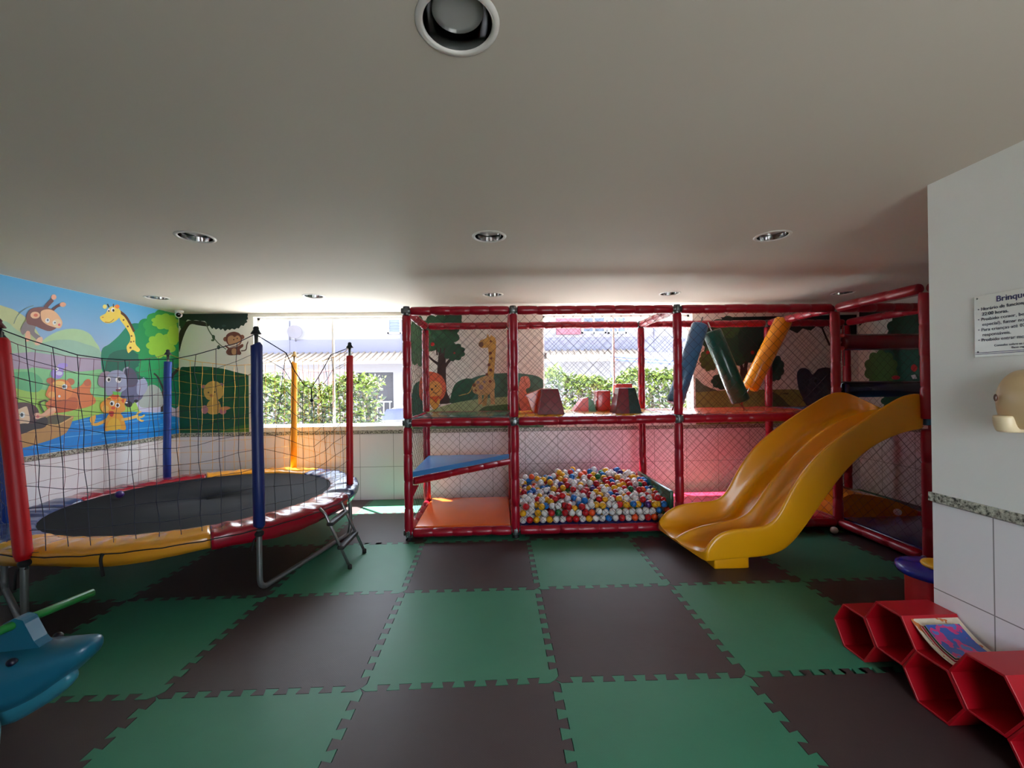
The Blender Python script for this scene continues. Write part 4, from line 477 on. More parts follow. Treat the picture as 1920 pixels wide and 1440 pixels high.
MURALS['back_right'] = [
 ('painted_apple_tree', 'large dark apple tree', [
  ((60,30,30), "4097,1724 4089,1778 4073,1816 4059,1842 4053,1858 4062,1864 4079,1858 4098,1844 4113,1828 4123,1801 4130,1765 4136,1734 4142,1723 4148,1743 4153,1784 4159,1828 4167,1857 4180,1866 4196,1866 4211,1857 4219,1841 4218,1821 4209,1796 4200,1760 4195,1708 4200,1626 4211,1521 4219,1420 4212,1351 4182,1317 4135,1306 4089,1318 4061,1353 4058,1425 4072,1530 4089,1639"),
  ((35,80,55), "4340,2093 4358,2065 4368,2036 4366,2007 4351,1980 4326,1959 4295,1942 4296,1910 4289,1880 4272,1855 4245,1838 4211,1829 4174,1827 4158,1799 4136,1775 4107,1760 4074,1755 4040,1761 4006,1774 3977,1755 3944,1743 3911,1741 3879,1751 3852,1770 3829,1795 3793,1790 3758,1792 3728,1804 3705,1825 3691,1853 3684,1885 3650,1895 3620,1911 3599,1934 3590,1962 3593,1992 3603,2023 3578,2046 3561,2072 3555,2101 3562,2129 3580,2155 3606,2178 3596,2208 3594,2239 3604,2267 3625,2289 3656,2305 3690,2314 3698,2345 3713,2373 3736,2394 3767,2405 3802,2407 3838,2401 3862,2426 3890,2444 3922,2453 3955,2451 3987,2438 4016,2419 4050,2431 4085,2436 4118,2431 4146,2415 4167,2391 4182,2362 4219,2359 4252,2350 4279,2332 4295,2307 4301,2276 4299,2244 4330,2227 4355,2205 4369,2179 4370,2150 4359,2120"),
  ((80,110,55), "3785,1839 3795,1821 3800,1802 3797,1784 3788,1768 3773,1757 3755,1751 3752,1731 3744,1713 3732,1701 3715,1695 3697,1698 3680,1706 3666,1692 3650,1684 3633,1683 3617,1690 3605,1705 3596,1723 3578,1722 3560,1727 3547,1739 3540,1755 3539,1775 3543,1795 3528,1808 3518,1824 3514,1842 3518,1860 3529,1876 3544,1888 3541,1908 3542,1928 3550,1944 3564,1955 3581,1960 3600,1959 3609,1977 3622,1991 3637,1998 3655,1997 3671,1988 3684,1974 3702,1982 3720,1984 3736,1978 3748,1965 3755,1947 3757,1927 3775,1920 3790,1909 3799,1893 3801,1875 3795,1856"),
  ((70,105,60), "4090,2259 4103,2243 4108,2226 4103,2210 4087,2196 4063,2187 4035,2182 4026,2165 4010,2151 3987,2142 3960,2139 3932,2143 3906,2151 3881,2143 3853,2140 3826,2143 3803,2153 3787,2167 3779,2184 3751,2190 3728,2200 3713,2214 3708,2230 3713,2247 3727,2262 3714,2278 3709,2295 3714,2311 3730,2325 3754,2334 3781,2339 3790,2356 3806,2370 3829,2379 3856,2382 3884,2379 3910,2370 3936,2378 3964,2381 3991,2378 4013,2368 4029,2354 4038,2337 4065,2332 4089,2322 4104,2308 4109,2291 4103,2274"),
  ((25,75,65), "4006,1539 4017,1526 4022,1512 4018,1498 4007,1487 3990,1478 3969,1473 3965,1459 3955,1446 3939,1437 3920,1433 3898,1434 3877,1439 3860,1430 3840,1425 3819,1424 3800,1430 3785,1440 3774,1453 3752,1453 3731,1458 3715,1467 3705,1479 3703,1493 3707,1508 3690,1518 3679,1530 3675,1544 3679,1557 3691,1569 3708,1579 3705,1593 3707,1607 3717,1619 3734,1628 3754,1632 3776,1632 3788,1644 3804,1654 3823,1659 3844,1658 3863,1652 3880,1643 3901,1647 3923,1648 3942,1643 3958,1634 3967,1621 3971,1606 3992,1601 4009,1592 4020,1580 4022,1566 4017,1552"),
  ((20,75,65), "4709,1716 4718,1696 4721,1673 4719,1651 4709,1632 4695,1618 4678,1610 4674,1587 4665,1566 4653,1551 4636,1545 4618,1546 4601,1554 4587,1539 4571,1531 4554,1530 4538,1539 4525,1555 4516,1575 4498,1576 4481,1583 4468,1596 4460,1616 4458,1639 4461,1663 4448,1678 4439,1698 4436,1720 4439,1742 4449,1761 4463,1776 4461,1800 4463,1823 4472,1842 4485,1856 4502,1862 4520,1863 4530,1883 4543,1898 4559,1907 4576,1906 4593,1896 4606,1881 4624,1889 4642,1890 4658,1883 4670,1868 4678,1847 4681,1824 4698,1815 4712,1801 4721,1782 4723,1760 4718,1737"),
  ((25,60,50), "4604,2090 4616,2056 4621,2019 4616,1984 4601,1952 4579,1927 4552,1908 4544,1872 4530,1839 4509,1813 4482,1797 4451,1793 4420,1796 4396,1772 4369,1755 4339,1749 4310,1756 4283,1773 4260,1798 4229,1795 4199,1801 4172,1817 4152,1843 4139,1876 4132,1912 4106,1932 4084,1958 4071,1990 4067,2025 4073,2061 4085,2095 4074,2130 4069,2166 4074,2202 4088,2233 4111,2259 4138,2278 4145,2314 4159,2347 4180,2372 4208,2388 4238,2393 4269,2389 4293,2414 4320,2431 4350,2437 4379,2430 4406,2413 4429,2388 4460,2391 4491,2386 4518,2370 4538,2344 4551,2310 4557,2274 4584,2254 4606,2229 4619,2197 4623,2161 4617,2124"),
  ((60,30,30), "4118,1649 4135,1768 4156,1649 4173,1767 4194,1648 4183,1425 4122,1426"),
  ((200,45,45), "3665,1944 3663,1935 3659,1928 3652,1922 3644,1919 3635,1919 3626,1923 3620,1928 3615,1936 3614,1945 3616,1953 3620,1961 3627,1966 3635,1969 3644,1969 3653,1966 3659,1960 3664,1953"),
  ((200,45,45), "4301,1937 4299,1928 4295,1920 4287,1914 4278,1911 4269,1911 4260,1914 4253,1920 4248,1928 4247,1938 4248,1947 4253,1955 4261,1961 4270,1964 4279,1964 4288,1960 4295,1954 4300,1946"),
  ((190,50,45), "3824,1683 3822,1675 3818,1668 3812,1663 3805,1661 3797,1661 3790,1664 3784,1669 3780,1675 3779,1683 3780,1691 3784,1697 3790,1702 3798,1705 3806,1705 3813,1702 3819,1697 3823,1690"),
 ]),
 ('painted_tree_canopy', 'black green leaf fringe under the ceiling', [
  ((20,40,35), "3820,2432 5772,2454 5765,2004 5720,2079 5661,2215 5600,2290 5538,2246 5462,2291 5400,2262 5340,2308 5278,2263 5186,2294 5109,2235 4994,2266 4917,2199 4803,2252 4499,2270 4197,2347 3895,2380"),
  ((40,25,25), "5237,2334 5247,2307 5261,2269 5278,2226 5295,2183 5313,2139 5335,2090 5354,2047 5367,2017 5395,2029 5381,2059 5361,2102 5339,2149 5319,2193 5302,2235 5285,2278 5270,2316 5259,2342"),
  ((40,25,25), "5631,2226 5639,2198 5650,2158 5663,2114 5675,2075 5687,2041 5700,2008 5712,1980 5720,1961 5748,1972 5740,1992 5729,2019 5716,2051 5704,2084 5692,2122 5680,2166 5668,2206 5661,2234"),
 ]),
 ('painted_hill', 'olive green grass and grey slope', [
  ((95,110,85), "3460,945 3460,1601 3494,1578 3537,1530 3580,1493 3624,1473 3671,1452 3719,1433 3767,1416 3813,1403 3859,1392 3905,1384 3955,1377 4015,1383 4081,1399 4141,1401 4182,1366 4214,1269 4240,1127 4235,987 4209,945"),
  ((150,155,80), "3460,945 3460,1393 3956,1421 4867,1416 4943,1400 5785,1389 5785,945"),
  ((75,95,60), "4523,1384 4554,1384 4594,1364 4637,1335 4674,1307 4703,1281 4726,1253 4752,1223 4787,1194 4852,1165 4936,1135 5003,1106 5014,1078 4938,1044 4803,1005 4659,976 4555,974 4507,1008 4488,1068 4484,1137 4483,1198 4482,1253 4489,1310 4503,1357"),
  ((80,90,40), "4782,1358 4779,1354 4771,1350 4759,1348 4744,1346 4728,1347 4713,1348 4701,1351 4693,1355 4690,1359 4693,1363 4701,1366 4713,1369 4728,1370 4744,1370 4759,1368 4771,1366 4779,1362"),
 ]),
 ('painted_elephant', 'dark blue grey elephant head', [
  ((70,75,100), "4900,1602 4903,1632 4910,1656 4920,1676 4932,1691 4948,1703 4968,1710 4989,1713 5009,1713 5028,1708 5049,1698 5068,1687 5085,1675 5097,1659 5107,1641 5117,1626 5130,1622 5146,1633 5164,1654 5184,1678 5207,1696 5236,1706 5268,1713 5301,1717 5330,1717 5356,1713 5381,1707 5403,1696 5422,1678 5438,1652 5452,1619 5462,1581 5466,1543 5462,1501 5452,1456 5437,1412 5417,1371 5389,1336 5355,1304 5318,1274 5284,1246 5255,1217 5227,1188 5198,1164 5168,1151 5133,1149 5096,1157 5060,1172 5031,1190 5011,1213 4996,1241 4984,1272 4972,1303 4958,1333 4944,1363 4931,1395 4920,1430 4912,1472 4905,1519 4901,1564"),
  ((55,60,85), "4900,1602 4902,1636 4909,1660 4919,1677 4932,1691 4948,1703 4968,1711 4989,1714 5009,1713 5030,1708 5052,1700 5072,1687 5084,1667 5087,1640 5083,1605 5076,1566 5067,1525 5058,1477 5046,1421 5033,1371 5018,1339 5000,1329 4980,1333 4960,1350 4942,1378 4928,1424 4914,1487 4905,1551"),
  ((25,25,35), "5185,1531 5184,1524 5180,1517 5175,1512 5169,1510 5163,1510 5157,1512 5152,1517 5149,1524 5148,1532 5149,1540 5153,1546 5158,1551 5164,1554 5170,1554 5176,1551 5181,1546 5184,1539"),
  ((110,115,140), "5077,1530 5087,1539 5101,1553 5117,1566 5130,1573 5142,1575 5154,1572 5165,1568 5173,1565 5176,1572 5168,1575 5156,1579 5142,1582 5128,1580 5112,1572 5096,1558 5082,1545 5072,1536"),
 ]),
]
MURALS['right_rear'] = [
 ('painted_apple_tree', 'green apple tree with red apples', [
  ((60,35,35), "4964,1314 4974,1239 4988,1129 5002,1018 5012,945 4915,945 4906,1016 4892,1125 4878,1233 4869,1307"),
  ((20,95,75), "4510,1658 4490,1628 4478,1596 4479,1565 4494,1537 4519,1515 4552,1498 4547,1462 4552,1428 4568,1400 4594,1381 4628,1372 4666,1372 4680,1337 4701,1307 4729,1287 4763,1282 4800,1289 4835,1307 4865,1280 4900,1261 4937,1256 4972,1267 5001,1291 5025,1323 5068,1312 5110,1310 5147,1323 5174,1348 5188,1385 5193,1426 5238,1435 5278,1453 5305,1481 5315,1516 5308,1556 5290,1595 5326,1623 5352,1657 5361,1693 5351,1729 5324,1760 5287,1786 5303,1826 5309,1866 5297,1901 5269,1926 5229,1941 5184,1946 5178,1987 5162,2022 5135,2045 5098,2054 5055,2049 5013,2035 4988,2065 4958,2087 4923,2094 4887,2086 4853,2065 4823,2035 4787,2050 4751,2054 4717,2046 4689,2024 4669,1993 4657,1957 4619,1953 4585,1942 4559,1921 4545,1891 4541,1857 4547,1821 4515,1802 4490,1778 4476,1749 4476,1718 4489,1687"),
  ((75,125,65), "5053,1667 5038,1642 5029,1615 5032,1589 5045,1567 5067,1552 5094,1543 5095,1513 5103,1485 5119,1465 5143,1455 5171,1456 5198,1465 5216,1440 5239,1423 5265,1416 5291,1422 5314,1440 5331,1465 5361,1456 5391,1455 5417,1466 5434,1487 5443,1516 5442,1548 5473,1559 5498,1577 5513,1601 5514,1630 5503,1658 5484,1684 5502,1711 5512,1740 5510,1768 5494,1792 5468,1808 5438,1816 5437,1848 5428,1876 5409,1896 5383,1905 5353,1902 5324,1890 5305,1913 5282,1930 5256,1934 5230,1925 5208,1906 5191,1880 5163,1887 5136,1885 5112,1873 5097,1852 5089,1824 5090,1794 5063,1783 5042,1766 5029,1743 5028,1717 5037,1690"),
  ((20,80,60), "4683,2109 4669,2084 4662,2059 4665,2035 4678,2016 4699,2003 4725,1995 4728,1969 4738,1946 4755,1929 4779,1921 4807,1923 4836,1932 4855,1913 4879,1900 4906,1897 4933,1905 4957,1922 4977,1945 5007,1941 5038,1945 5065,1957 5084,1979 5094,2006 5096,2035 5126,2049 5151,2069 5166,2093 5168,2120 5159,2146 5141,2168 5158,2195 5167,2223 5163,2249 5147,2269 5122,2283 5092,2289 5089,2317 5078,2341 5058,2358 5031,2363 5000,2359 4970,2347 4950,2365 4925,2376 4898,2377 4871,2367 4848,2348 4829,2324 4801,2325 4773,2320 4749,2306 4732,2285 4723,2259 4722,2232 4696,2218 4675,2199 4662,2177 4660,2153 4668,2129"),
  ((15,95,75), "4893,1265 4877,1249 4869,1230 4871,1212 4884,1196 4906,1185 4932,1179 4933,1157 4942,1137 4958,1123 4981,1117 5006,1119 5030,1128 5049,1110 5072,1098 5096,1094 5119,1101 5135,1117 5145,1137 5174,1132 5202,1134 5223,1144 5233,1162 5232,1183 5222,1206 5247,1216 5266,1232 5273,1251 5265,1271 5246,1288 5220,1301 5230,1322 5230,1344 5219,1362 5197,1374 5170,1377 5141,1374 5131,1396 5113,1412 5091,1421 5066,1419 5044,1409 5026,1392 5002,1403 4976,1407 4954,1403 4937,1389 4930,1370 4929,1348 4903,1345 4882,1335 4869,1320 4867,1302 4877,1283"),
  ((215,40,45), "4776,1669 4779,1654 4786,1641 4797,1631 4810,1626 4823,1626 4836,1632 4847,1643 4853,1657 4856,1672 4853,1688 4846,1701 4835,1711 4822,1716 4808,1715 4795,1709 4785,1699 4778,1685"),
  ((215,70,90), "4995,1557 4999,1548 5009,1540 5024,1534 5043,1531 5063,1532 5082,1535 5097,1541 5107,1550 5111,1559 5107,1569 5097,1577 5081,1582 5062,1585 5042,1585 5023,1581 5008,1575 4998,1566"),
  ((225,225,230), "4857,1581 4804,1593 4778,1540 4831,1535"),
 ]),
 ('painted_tree_canopy', 'dark leaves under the ceiling', [
  ((30,40,35), "5584,2487 3814,2415 3816,2232 4766,2312 4898,2401 5039,2358 5343,2395 5467,2357 5588,2286"),
 ]),
]
BALLS = "960,4135,150 1252,4135,217 1664,4135,284 960,4135,220 1153,4135,281 1049,4135,247 1738,4135,225 1112,4135,218 1163,4135,150 1231,4135,150 1391,4135,215 1182,4135,217 1298,4135,150 1461,4135,214 1322,4135,217 1780,4135,280 1434,4135,150 1531,4135,213 2096,4135,291 1905,4135,276 2023,4135,284 1320,4135,287 1637,4135,150 993,4162,279 1600,4135,213 1095,4135,150 1429,4135,277 1028,4135,150 2111,4135,150 1670,4135,212 1501,4135,150 1566,4135,274 1806,4135,211 2155,4135,216 1705,4135,150 2318,4135,283 2015,4135,214 2294,4135,217 1876,4135,212 1840,4135,150 1976,4135,150 2247,4135,150 2415,4135,281 2364,4135,218 1945,4135,213 2225,4135,216 2382,4135,150 2085,4135,215 2246,4135,283 2450,4135,220 1569,4135,150 1772,4135,150 1366,4135,150 1908,4135,150 2043,4135,150 2179,4135,150 2315,4135,150 2450,4135,150 2210,4181,322 1611,4224,312 1169,4260,315 2386,4239,320 1389,4303,347 1265,4175,273 1773,4253,312 1861,4189,276 1711,4276,340 1855,4376,381 1975,4230,320 2062,4248,319 1447,4310,308 1515,4322,316 1542,4507,359 2271,4469,352 1897,4238,312 1631,4541,370 1442,4597,356 2158,4169,277 1830,4635,389 1761,4651,393 1331,4568,355 2276,4609,377 1964,4173,277 1838,4273,299 1722,4175,279 1308,4291,312 2173,4468,361 1314,4751,389 1240,4573,339 2157,4232,311 1210,4788,379 1025,4355,302 2225,4813,450 2117,4784,423 986,4872,374 1576,4622,385 1888,4799,434 995,4558,323 1117,4252,269 2322,4306,302 1495,4637,378 1113,4935,415 2026,4866,450 1257,4243,298 1203,4208,269 1400,4198,271 1053,4218,271 1179,4917,396 1497,4190,240 1043,5001,398 1624,4360,320 1721,4787,426 1541,4678,411 2195,4571,384 1879,4351,321 1761,4515,357 1583,4814,434 960,4301,292 1818,4742,415 2383,4480,323 1102,4590,335 2401,4686,359 2144,4304,320 1446,4813,406 2450,4231,293 1066,4294,291 1379,4918,421 1180,4518,328 1583,4910,466 1020,4183,204 1677,4237,293 2004,4520,361 1886,4989,480 2101,4861,442 1063,4671,342 1553,4204,279 2261,4338,319 1689,4343,338 1560,4271,301 1646,4431,342 1451,4937,460 1692,4665,397 1820,4915,468 1427,4666,377 1796,4806,431 1557,4378,327 1632,4864,446 1129,4322,303 2185,4900,453 1627,4186,253 1961,4640,390 1498,4745,403 1783,4447,341 1700,4851,442 1248,4861,394 1079,4957,358 1302,4482,317 2068,4556,371 1372,4261,291 1956,4710,407 1815,4384,322 2178,4996,466 2006,4587,380 1994,4438,337 2324,4513,339 2129,4594,380 1930,4398,328 2012,4931,474 2054,4403,329 1389,4735,388 1227,4310,302 1059,4453,312 1521,4942,459 1482,4878,439 2331,4855,404 2192,4357,327 1362,4644,367 2333,4648,364 2079,4643,388 2054,4472,348 2366,4183,268 1687,4488,350 1829,4498,353 2114,4438,339 2197,4638,401 996,4421,305 1158,4418,312 1746,4903,454 1938,4495,348 1326,4841,406 1954,4779,422 1956,4856,444 2380,4344,303 1514,4818,423 2114,4506,357 2278,4680,392 1846,4854,445 1059,4522,323 2312,4983,437 2020,4678,398 1097,4384,304 2450,4448,311 1646,4614,383 2139,4678,398 2123,4370,324 2347,4922,424 2450,4518,321 1164,4796,322 1282,4358,312 984,4236,278 1386,4572,312 1497,4614,312 1178,5070,401 1991,4363,317 1514,4293,253 2020,4746,414 1352,4352,315 1941,4312,309 2204,4219,261 1456,4239,269 2389,4822,383 1647,4775,380 2165,4843,418 1937,4582,360 1142,4931,338 2319,4377,313 2385,4753,371 2080,4928,456 2383,4550,336 2450,4785,363 1522,4549,299 960,4837,298 1635,5052,473 1676,4918,456 1875,4550,365 1226,4763,315 960,4768,288 1061,4198,150 1283,4726,331 1284,4656,322 1305,4907,404 1216,4379,307 960,4906,307 2442,4587,331 1083,4897,321 960,4961,351 1020,4923,341 1450,5090,445 1024,4861,309 1358,4421,320 1589,4535,315 1919,4726,349 1836,4198,211 2064,4332,315 960,4561,260 1897,4790,365 2110,4266,272 960,4217,215 1719,4699,342 2450,4379,301 1970,4975,440 1166,4728,303 2224,4829,382 960,4630,270 960,4699,279 1143,4862,323 1474,4495,287 1453,4561,297 2008,4291,309 1240,4246,207 2450,4855,372 2450,4205,150 1980,4196,213 2450,4210,222 1359,4196,208 2026,4205,277 1786,4322,308 2097,4198,260 1025,4792,299 1331,4204,281 1143,4595,279 960,4288,217 1143,4195,237 1418,4976,412 2282,4194,273"
BALL_REST = "1738,4395,327 2151,4245,220 2308,4749,389 1668,4894,391 1289,4196,209 1237,4831,329 1607,4976,464 2245,4963,440 1086,4225,209 2284,4198,150 1593,4717,384 2218,4478,308 2256,4257,289 980,4202,150 2441,4307,289 1697,4991,454 1682,4212,218 2328,4247,267 1884,4450,344 960,4352,245 1760,4817,372 1297,4865,343 1131,4197,150 960,4491,251 1723,4333,278 1167,4659,295 960,4269,150 1324,4215,150 1541,4666,328 1623,4841,381 1105,4759,316 2050,4197,209 2177,5090,442 1287,4588,289 2101,4836,376 1413,4642,311 1947,4838,377 2419,5043,382 2400,4915,378 1193,4197,187 1288,4976,394 1252,4203,150 2250,4200,211 2277,4869,362 2011,4197,150 2329,4970,371 1138,4989,378 1610,4658,333 1448,4917,389 1801,4199,150 2391,4193,189 2186,4196,183 1395,4256,223 1747,4630,325 1747,4253,150 1941,4197,150 1398,4198,150 2325,4206,209 1418,4383,317 1788,4685,339 1942,4238,259 1692,4831,375 2217,4294,204 1263,4524,275 1910,4196,213 1766,4983,446 2043,5007,464 1625,4204,155 1749,4201,197 1871,4201,150 1469,4198,150 2116,4194,187 1881,4259,217 1298,4795,330 1045,4725,302 1539,4199,150 1434,4199,210 2071,4234,150 1520,4363,255 2272,4658,317 1679,4643,328 1702,4398,267 1410,4711,325 1205,4892,336 1611,4471,296 1566,4969,400 1543,4484,285 2218,4549,321 1856,4672,335 1227,4694,303 1695,4204,150 1785,4933,401 1793,4202,266 1573,4199,212 1359,4761,330 2068,4900,393 1634,4591,317 2271,4589,302 2271,4520,287 1356,4898,358 1999,4263,210 2268,4937,379 1623,4286,271 1815,4281,222 1228,4625,291 1359,5090,369 1357,4829,344 2450,4960,359 1942,5029,405 1907,5054,465 1204,4561,277 1575,4299,218 2338,4243,150 960,5020,313 2216,4411,290 1538,4734,344 1816,4617,322 1451,4374,255 2215,4250,150 1735,4239,254 2211,4897,388 2396,4244,250 1085,4826,310 2398,4262,181 1221,5090,348 2337,4283,208 1392,5028,374 1748,4300,221 1494,4426,271 2145,4248,150 1875,4854,381 1020,4317,243 1580,4257,150 1906,4968,407 1021,4251,219 1101,4260,150 2219,4618,338 1457,4267,150 1387,4268,150 960,4422,242 1862,4489,290 2450,4280,224 1316,4341,253 2277,4302,239 2450,4767,295 1679,4463,283 2161,4656,331 1204,4961,347 2014,4858,382 1344,4626,301 2391,4313,241 1074,4295,204 1202,4259,150 1253,5027,353 2271,4451,271 2038,4380,262 1265,4926,350 1486,4862,368 1082,4629,279 960,5090,313 1521,4295,150 1301,4255,243 2450,4297,150 1771,4565,309 1194,4275,251 2103,4762,358 1135,4310,234 2223,4754,372 1993,4327,251 1506,4243,194 2330,4556,284 1835,4974,435 2220,4334,262 1469,4746,339 1933,4362,258 1908,5090,405 1978,5090,405 1794,4501,293 1275,4269,150 1022,5060,321 1472,4678,324 1025,4991,329 1151,4252,198 2340,5038,358 2184,4960,405 1826,4342,253 1356,4967,369 1807,4868,385 1428,4446,270 1512,4798,356 2165,4794,368 2450,4559,265 1021,4595,270 1829,4804,368 1887,4310,264 1816,4268,150 2390,4383,245 1925,4902,393 1142,4526,268 1802,5029,405 1141,4387,244 2054,4294,241 2100,4283,190 1461,5029,384 1428,5090,379 2332,4694,311 1771,4385,264 1656,4267,150 2390,4592,280 1839,4552,306 1334,4536,282 1595,5029,420 1782,4753,356 1560,5090,419 1342,4298,205 2390,4523,269 1081,4560,269 1555,4850,374 1030,4261,150 1851,4739,352 1978,4553,306 1924,4659,332 2045,4967,406 1978,4414,271 2220,4686,354 2138,4902,393 1714,4766,359 1021,4664,280 1384,4393,256 2152,5028,406 2276,4259,183 1991,4923,398 1817,4437,277 2391,4730,304 1084,5090,330 1714,4946,404 2160,4588,314 1322,5028,363 1725,4514,296 1982,4621,323 1091,5020,330 1020,4387,239 1646,4959,405 1599,4907,394 1622,4249,209 2159,4381,263 1493,4970,402 2161,4517,297 1106,4694,292 1769,5090,405 2337,4903,350 1651,4714,346 2392,4868,327 1196,4344,239 1656,4527,299 1290,5090,359 2229,5090,395"
# ------------------------------------------------------------------ room shell
ZC = 2.538; XL = -3.532; YB = 5.609; XR = 2.9715; YR = 1.9564; XRR = 5.79; YF = -1.9
paint = mat('white_wall_paint', (238, 237, 230), .6, noise=.02, bump=.05, bscale=120)
paint_r = mat('grey_white_wall_paint', (240, 241, 238), .55, noise=.02, bump=.05, bscale=120)
tile_x = tile_mat('white_tiles_side', 1, .103); tile_l = tile_mat('white_tiles_left', 1, .378); tile_y = tile_mat('white_tiles_back', 0, .707)
ZG0, ZG1 = .897, .943
fl = MB().box((XL-.1, YF, -.12), (XRR+.1, YB+.1, -.016)).build('floor', mat('screed', (92, 84, 80), .7)); tag(fl, kind='structure')
# ceiling with round holes for the recessed lights
LIGHTS = [(.626, 1.012), (-1.27, 2.70), (.677, 2.70), (2.64, 2.70), (-3.0, 4.58), (-1.295, 4.55), (.678, 4.53), (2.67, 4.53), (4.70, 4.56)]
ceil_m = mat('matt_ceiling_paint', (204, 197, 184), .75, noise=.025, nscale=1.2, bump=.25, bscale=3.0)
def ceiling():
    outer = [Vector((XL-.1, YF, ZC)), Vector((XRR+.1, YF, ZC)), Vector((XRR+.1, YB+.02, ZC)), Vector((XL-.1, YB+.02, ZC))]
    holes = [[Vector((x+.1*cos(-2*pi*i/28), y+.1*sin(-2*pi*i/28), ZC)) for i in range(28)] for x, y in LIGHTS]
    allv = outer + [q for h in holes for q in h]
    b = MB(); b.add(allv, [tuple(t) for t in tessellate_polygon([outer]+holes)])
    b.box((XL-.1, YF, ZC+.14), (XRR+.1, YB+.15, ZC+.24))
    b.box((XL-.1, YF-.02, ZC), (XRR+.1, YF, ZC+.24))
    o = b.build('ceiling', ceil_m, norm=False); tag(o, kind='structure')
ceiling()
def wall(name, boxes, mats):
    b = MB()
    for a, c, mi in boxes: b.box(a, c, mi)
    return tag(b.build(name, mats), kind='structure')
wall('wall_left', [((XL-.12, YF, -.016), (XL, YB+.15, ZG0), 1), ((XL-.12, YF, ZG0), (XL, YB+.15, ZC+.14), 0)], [paint, tile_l])
W1 = (-2.55, -.47, 1.0, 2.49); W2 = (1.345, 3.43, 1.0, 2.49)
YO = YB + .16
wall('added_wall_front', [((XL, YF-.12, -.016), (1.2, YF, ZC+.14), 0), ((1.2, YF-.12, 2.3), (2.85, YF, ZC+.14), 0), ((2.85, YF-.12, -.016), (XRR, YF, ZC+.14), 0)], [paint])  # unseen wall behind the camera, added to cut rear daylight to one opening
bk = [((XL, YB, -.016), (XRR, YO, ZG0), 1), ((XL, YB, ZG0), (XRR, YO, 1.0), 0), ((XL, YB, 2.49), (XRR, YO, ZC+.14), 0),
      ((XL, YB, 1.0), (W1[0], YO, 2.49), 0), ((W1[1], YB, 1.0), (W2[0], YO, 2.49), 0), ((W2[1], YB, 1.0), (XRR, YO, 2.49), 0)]
wall('wall_back', bk, [paint, tile_y])
wall('wall_right', [((XR, YF, -.016), (XRR+.1, YR, ZG0), 1), ((XR, YF, ZG0), (XRR+.1, YR, ZC), 0)], [paint_r, tile_x])
wall('wall_right_rear', [((XRR, YR, -.016), (XRR+.12, YO, ZG0), 1), ((XRR, YR, ZG0), (XRR+.12, YO, ZC+.14), 0)], [paint, tile_x])
def trim(n, a, b): tag(MB().box(a, b).build('trim_%d' % n, GRANITE, bevel=.003), kind='structure')
trim(1, (XL, YF, ZG0), (XL+.012, YB, ZG1)); trim(2, (XL+.012, YB-.012, ZG0), (XRR, YB, ZG1))
trim(3, (XR-.012, YF, ZG0), (XR, YR+.012, ZG1)); trim(4, (XR, YR, ZG0), (XRR, YR+.012, ZG1)); trim(5, (XRR-.012, YR+.012, ZG0), (XRR, YB-.012, ZG1))
white_frame = mat('white_aluminium', (235, 235, 235), .35, noise=.01)
sill_m = mat('white_stone_sill', (232, 230, 226), .3, noise=.03)
gl = glass_mat('window_glass')
def window(n, w, mull, latch):
    x0, x1, z0, z1 = w; y0, y1 = YO-.06, YO-.02
    b = MB(); t = .03
    b.box((x0, y0, z0), (x1, y1, z0+t)).box((x0, y0, z1-t), (x1, y1, z1)).box((x0, y0, z0), (x0+t, y1, z1)).box((x1-t, y0, z0), (x1, y1, z1))
    b.box((mull-.012, y0, z0+t), (mull+.012, y1, z1-t))
    fr = b.build('window_%d' % n, white_frame); tag(fr, kind='structure')
    MB().box((x0+t, YO-.045, z0+t), (mull-.012, YO-.039, z1-t)).build('pane', gl, fr)
    MB().box((mull+.012, YO-.045, z0+t), (x1-t, YO-.039, z1-t)).build('pane', gl, fr)
    MB().box((x0, YB-.006, z0-.02), (x1, y0, z0+.002)).build('window_sill', sill_m, fr, bevel=.003)
    if latch: MB().rbox((latch[0]-.012, YO-.075, latch[1]-.045), (latch[0]+.02, YO-.045, latch[1]+.045), .006).build('latch', mat('grey_plastic', (140, 140, 140), .4), fr)
window(1, W1, -1.54, None); window(2, W2, 2.352, (1.385, 1.93))

# ------------------------------------------------------------------ recessed ceiling lights
chrome = mat('chrome', (200, 200, 200), .12, 1.0, noise=.02); trim_w = mat('white_light_ring', (222, 220, 214), .3, noise=.02)
frost = mat('frosted_glass', (190, 193, 190), .35, noise=.03)
def ceiling_light():
    t = thing('ceiling_light', '', 'light', (0, 0, 0), 'recessed ceiling lights')
    MB().lathe([(.1, .002), (.118, .0), (.116, -.003), (.106, -.006), (.099, -.006), (.095, .004), (.095, .012)], (0, 0, 0), n=40).build('ring', trim_w, t)
    MB().lathe([(.095, .0), (.093, .03), (.082, .07), (.06, .1), (.03, .115), (0, .12)], (0, 0, 0), n=40).build('reflector', chrome, t)
    MB().lathe([(0, .028), (.05, .027), (.07, .03), (.073, .036), (0, .04)], (0, 0, 0), n=32).build('glass_disc', frost, t)
    return t
lab = ['large round recessed light right above the camera, cut by the top edge', 'recessed light over the near side of the trampoline, leftmost of the middle row of three', 'recessed light in the middle of the ceiling, centre of the row of three', 'recessed light in front of the slide, rightmost of the row of three',
       'far recessed light nearest the corner camera, leftmost of the far row', 'far recessed light in front of the left window, second in the far row', 'far recessed light over the first bay of the red play frame', 'far recessed light above the ball pit bay of the play frame', 'far recessed light above the slide platform, rightmost of the far row']
l0 = ceiling_light()
for i, (x, y) in enumerate(LIGHTS):
    o = l0 if i == 0 else copy_tree(l0)
    o.location = (x, y, ZC); o['label'] = lab[i]
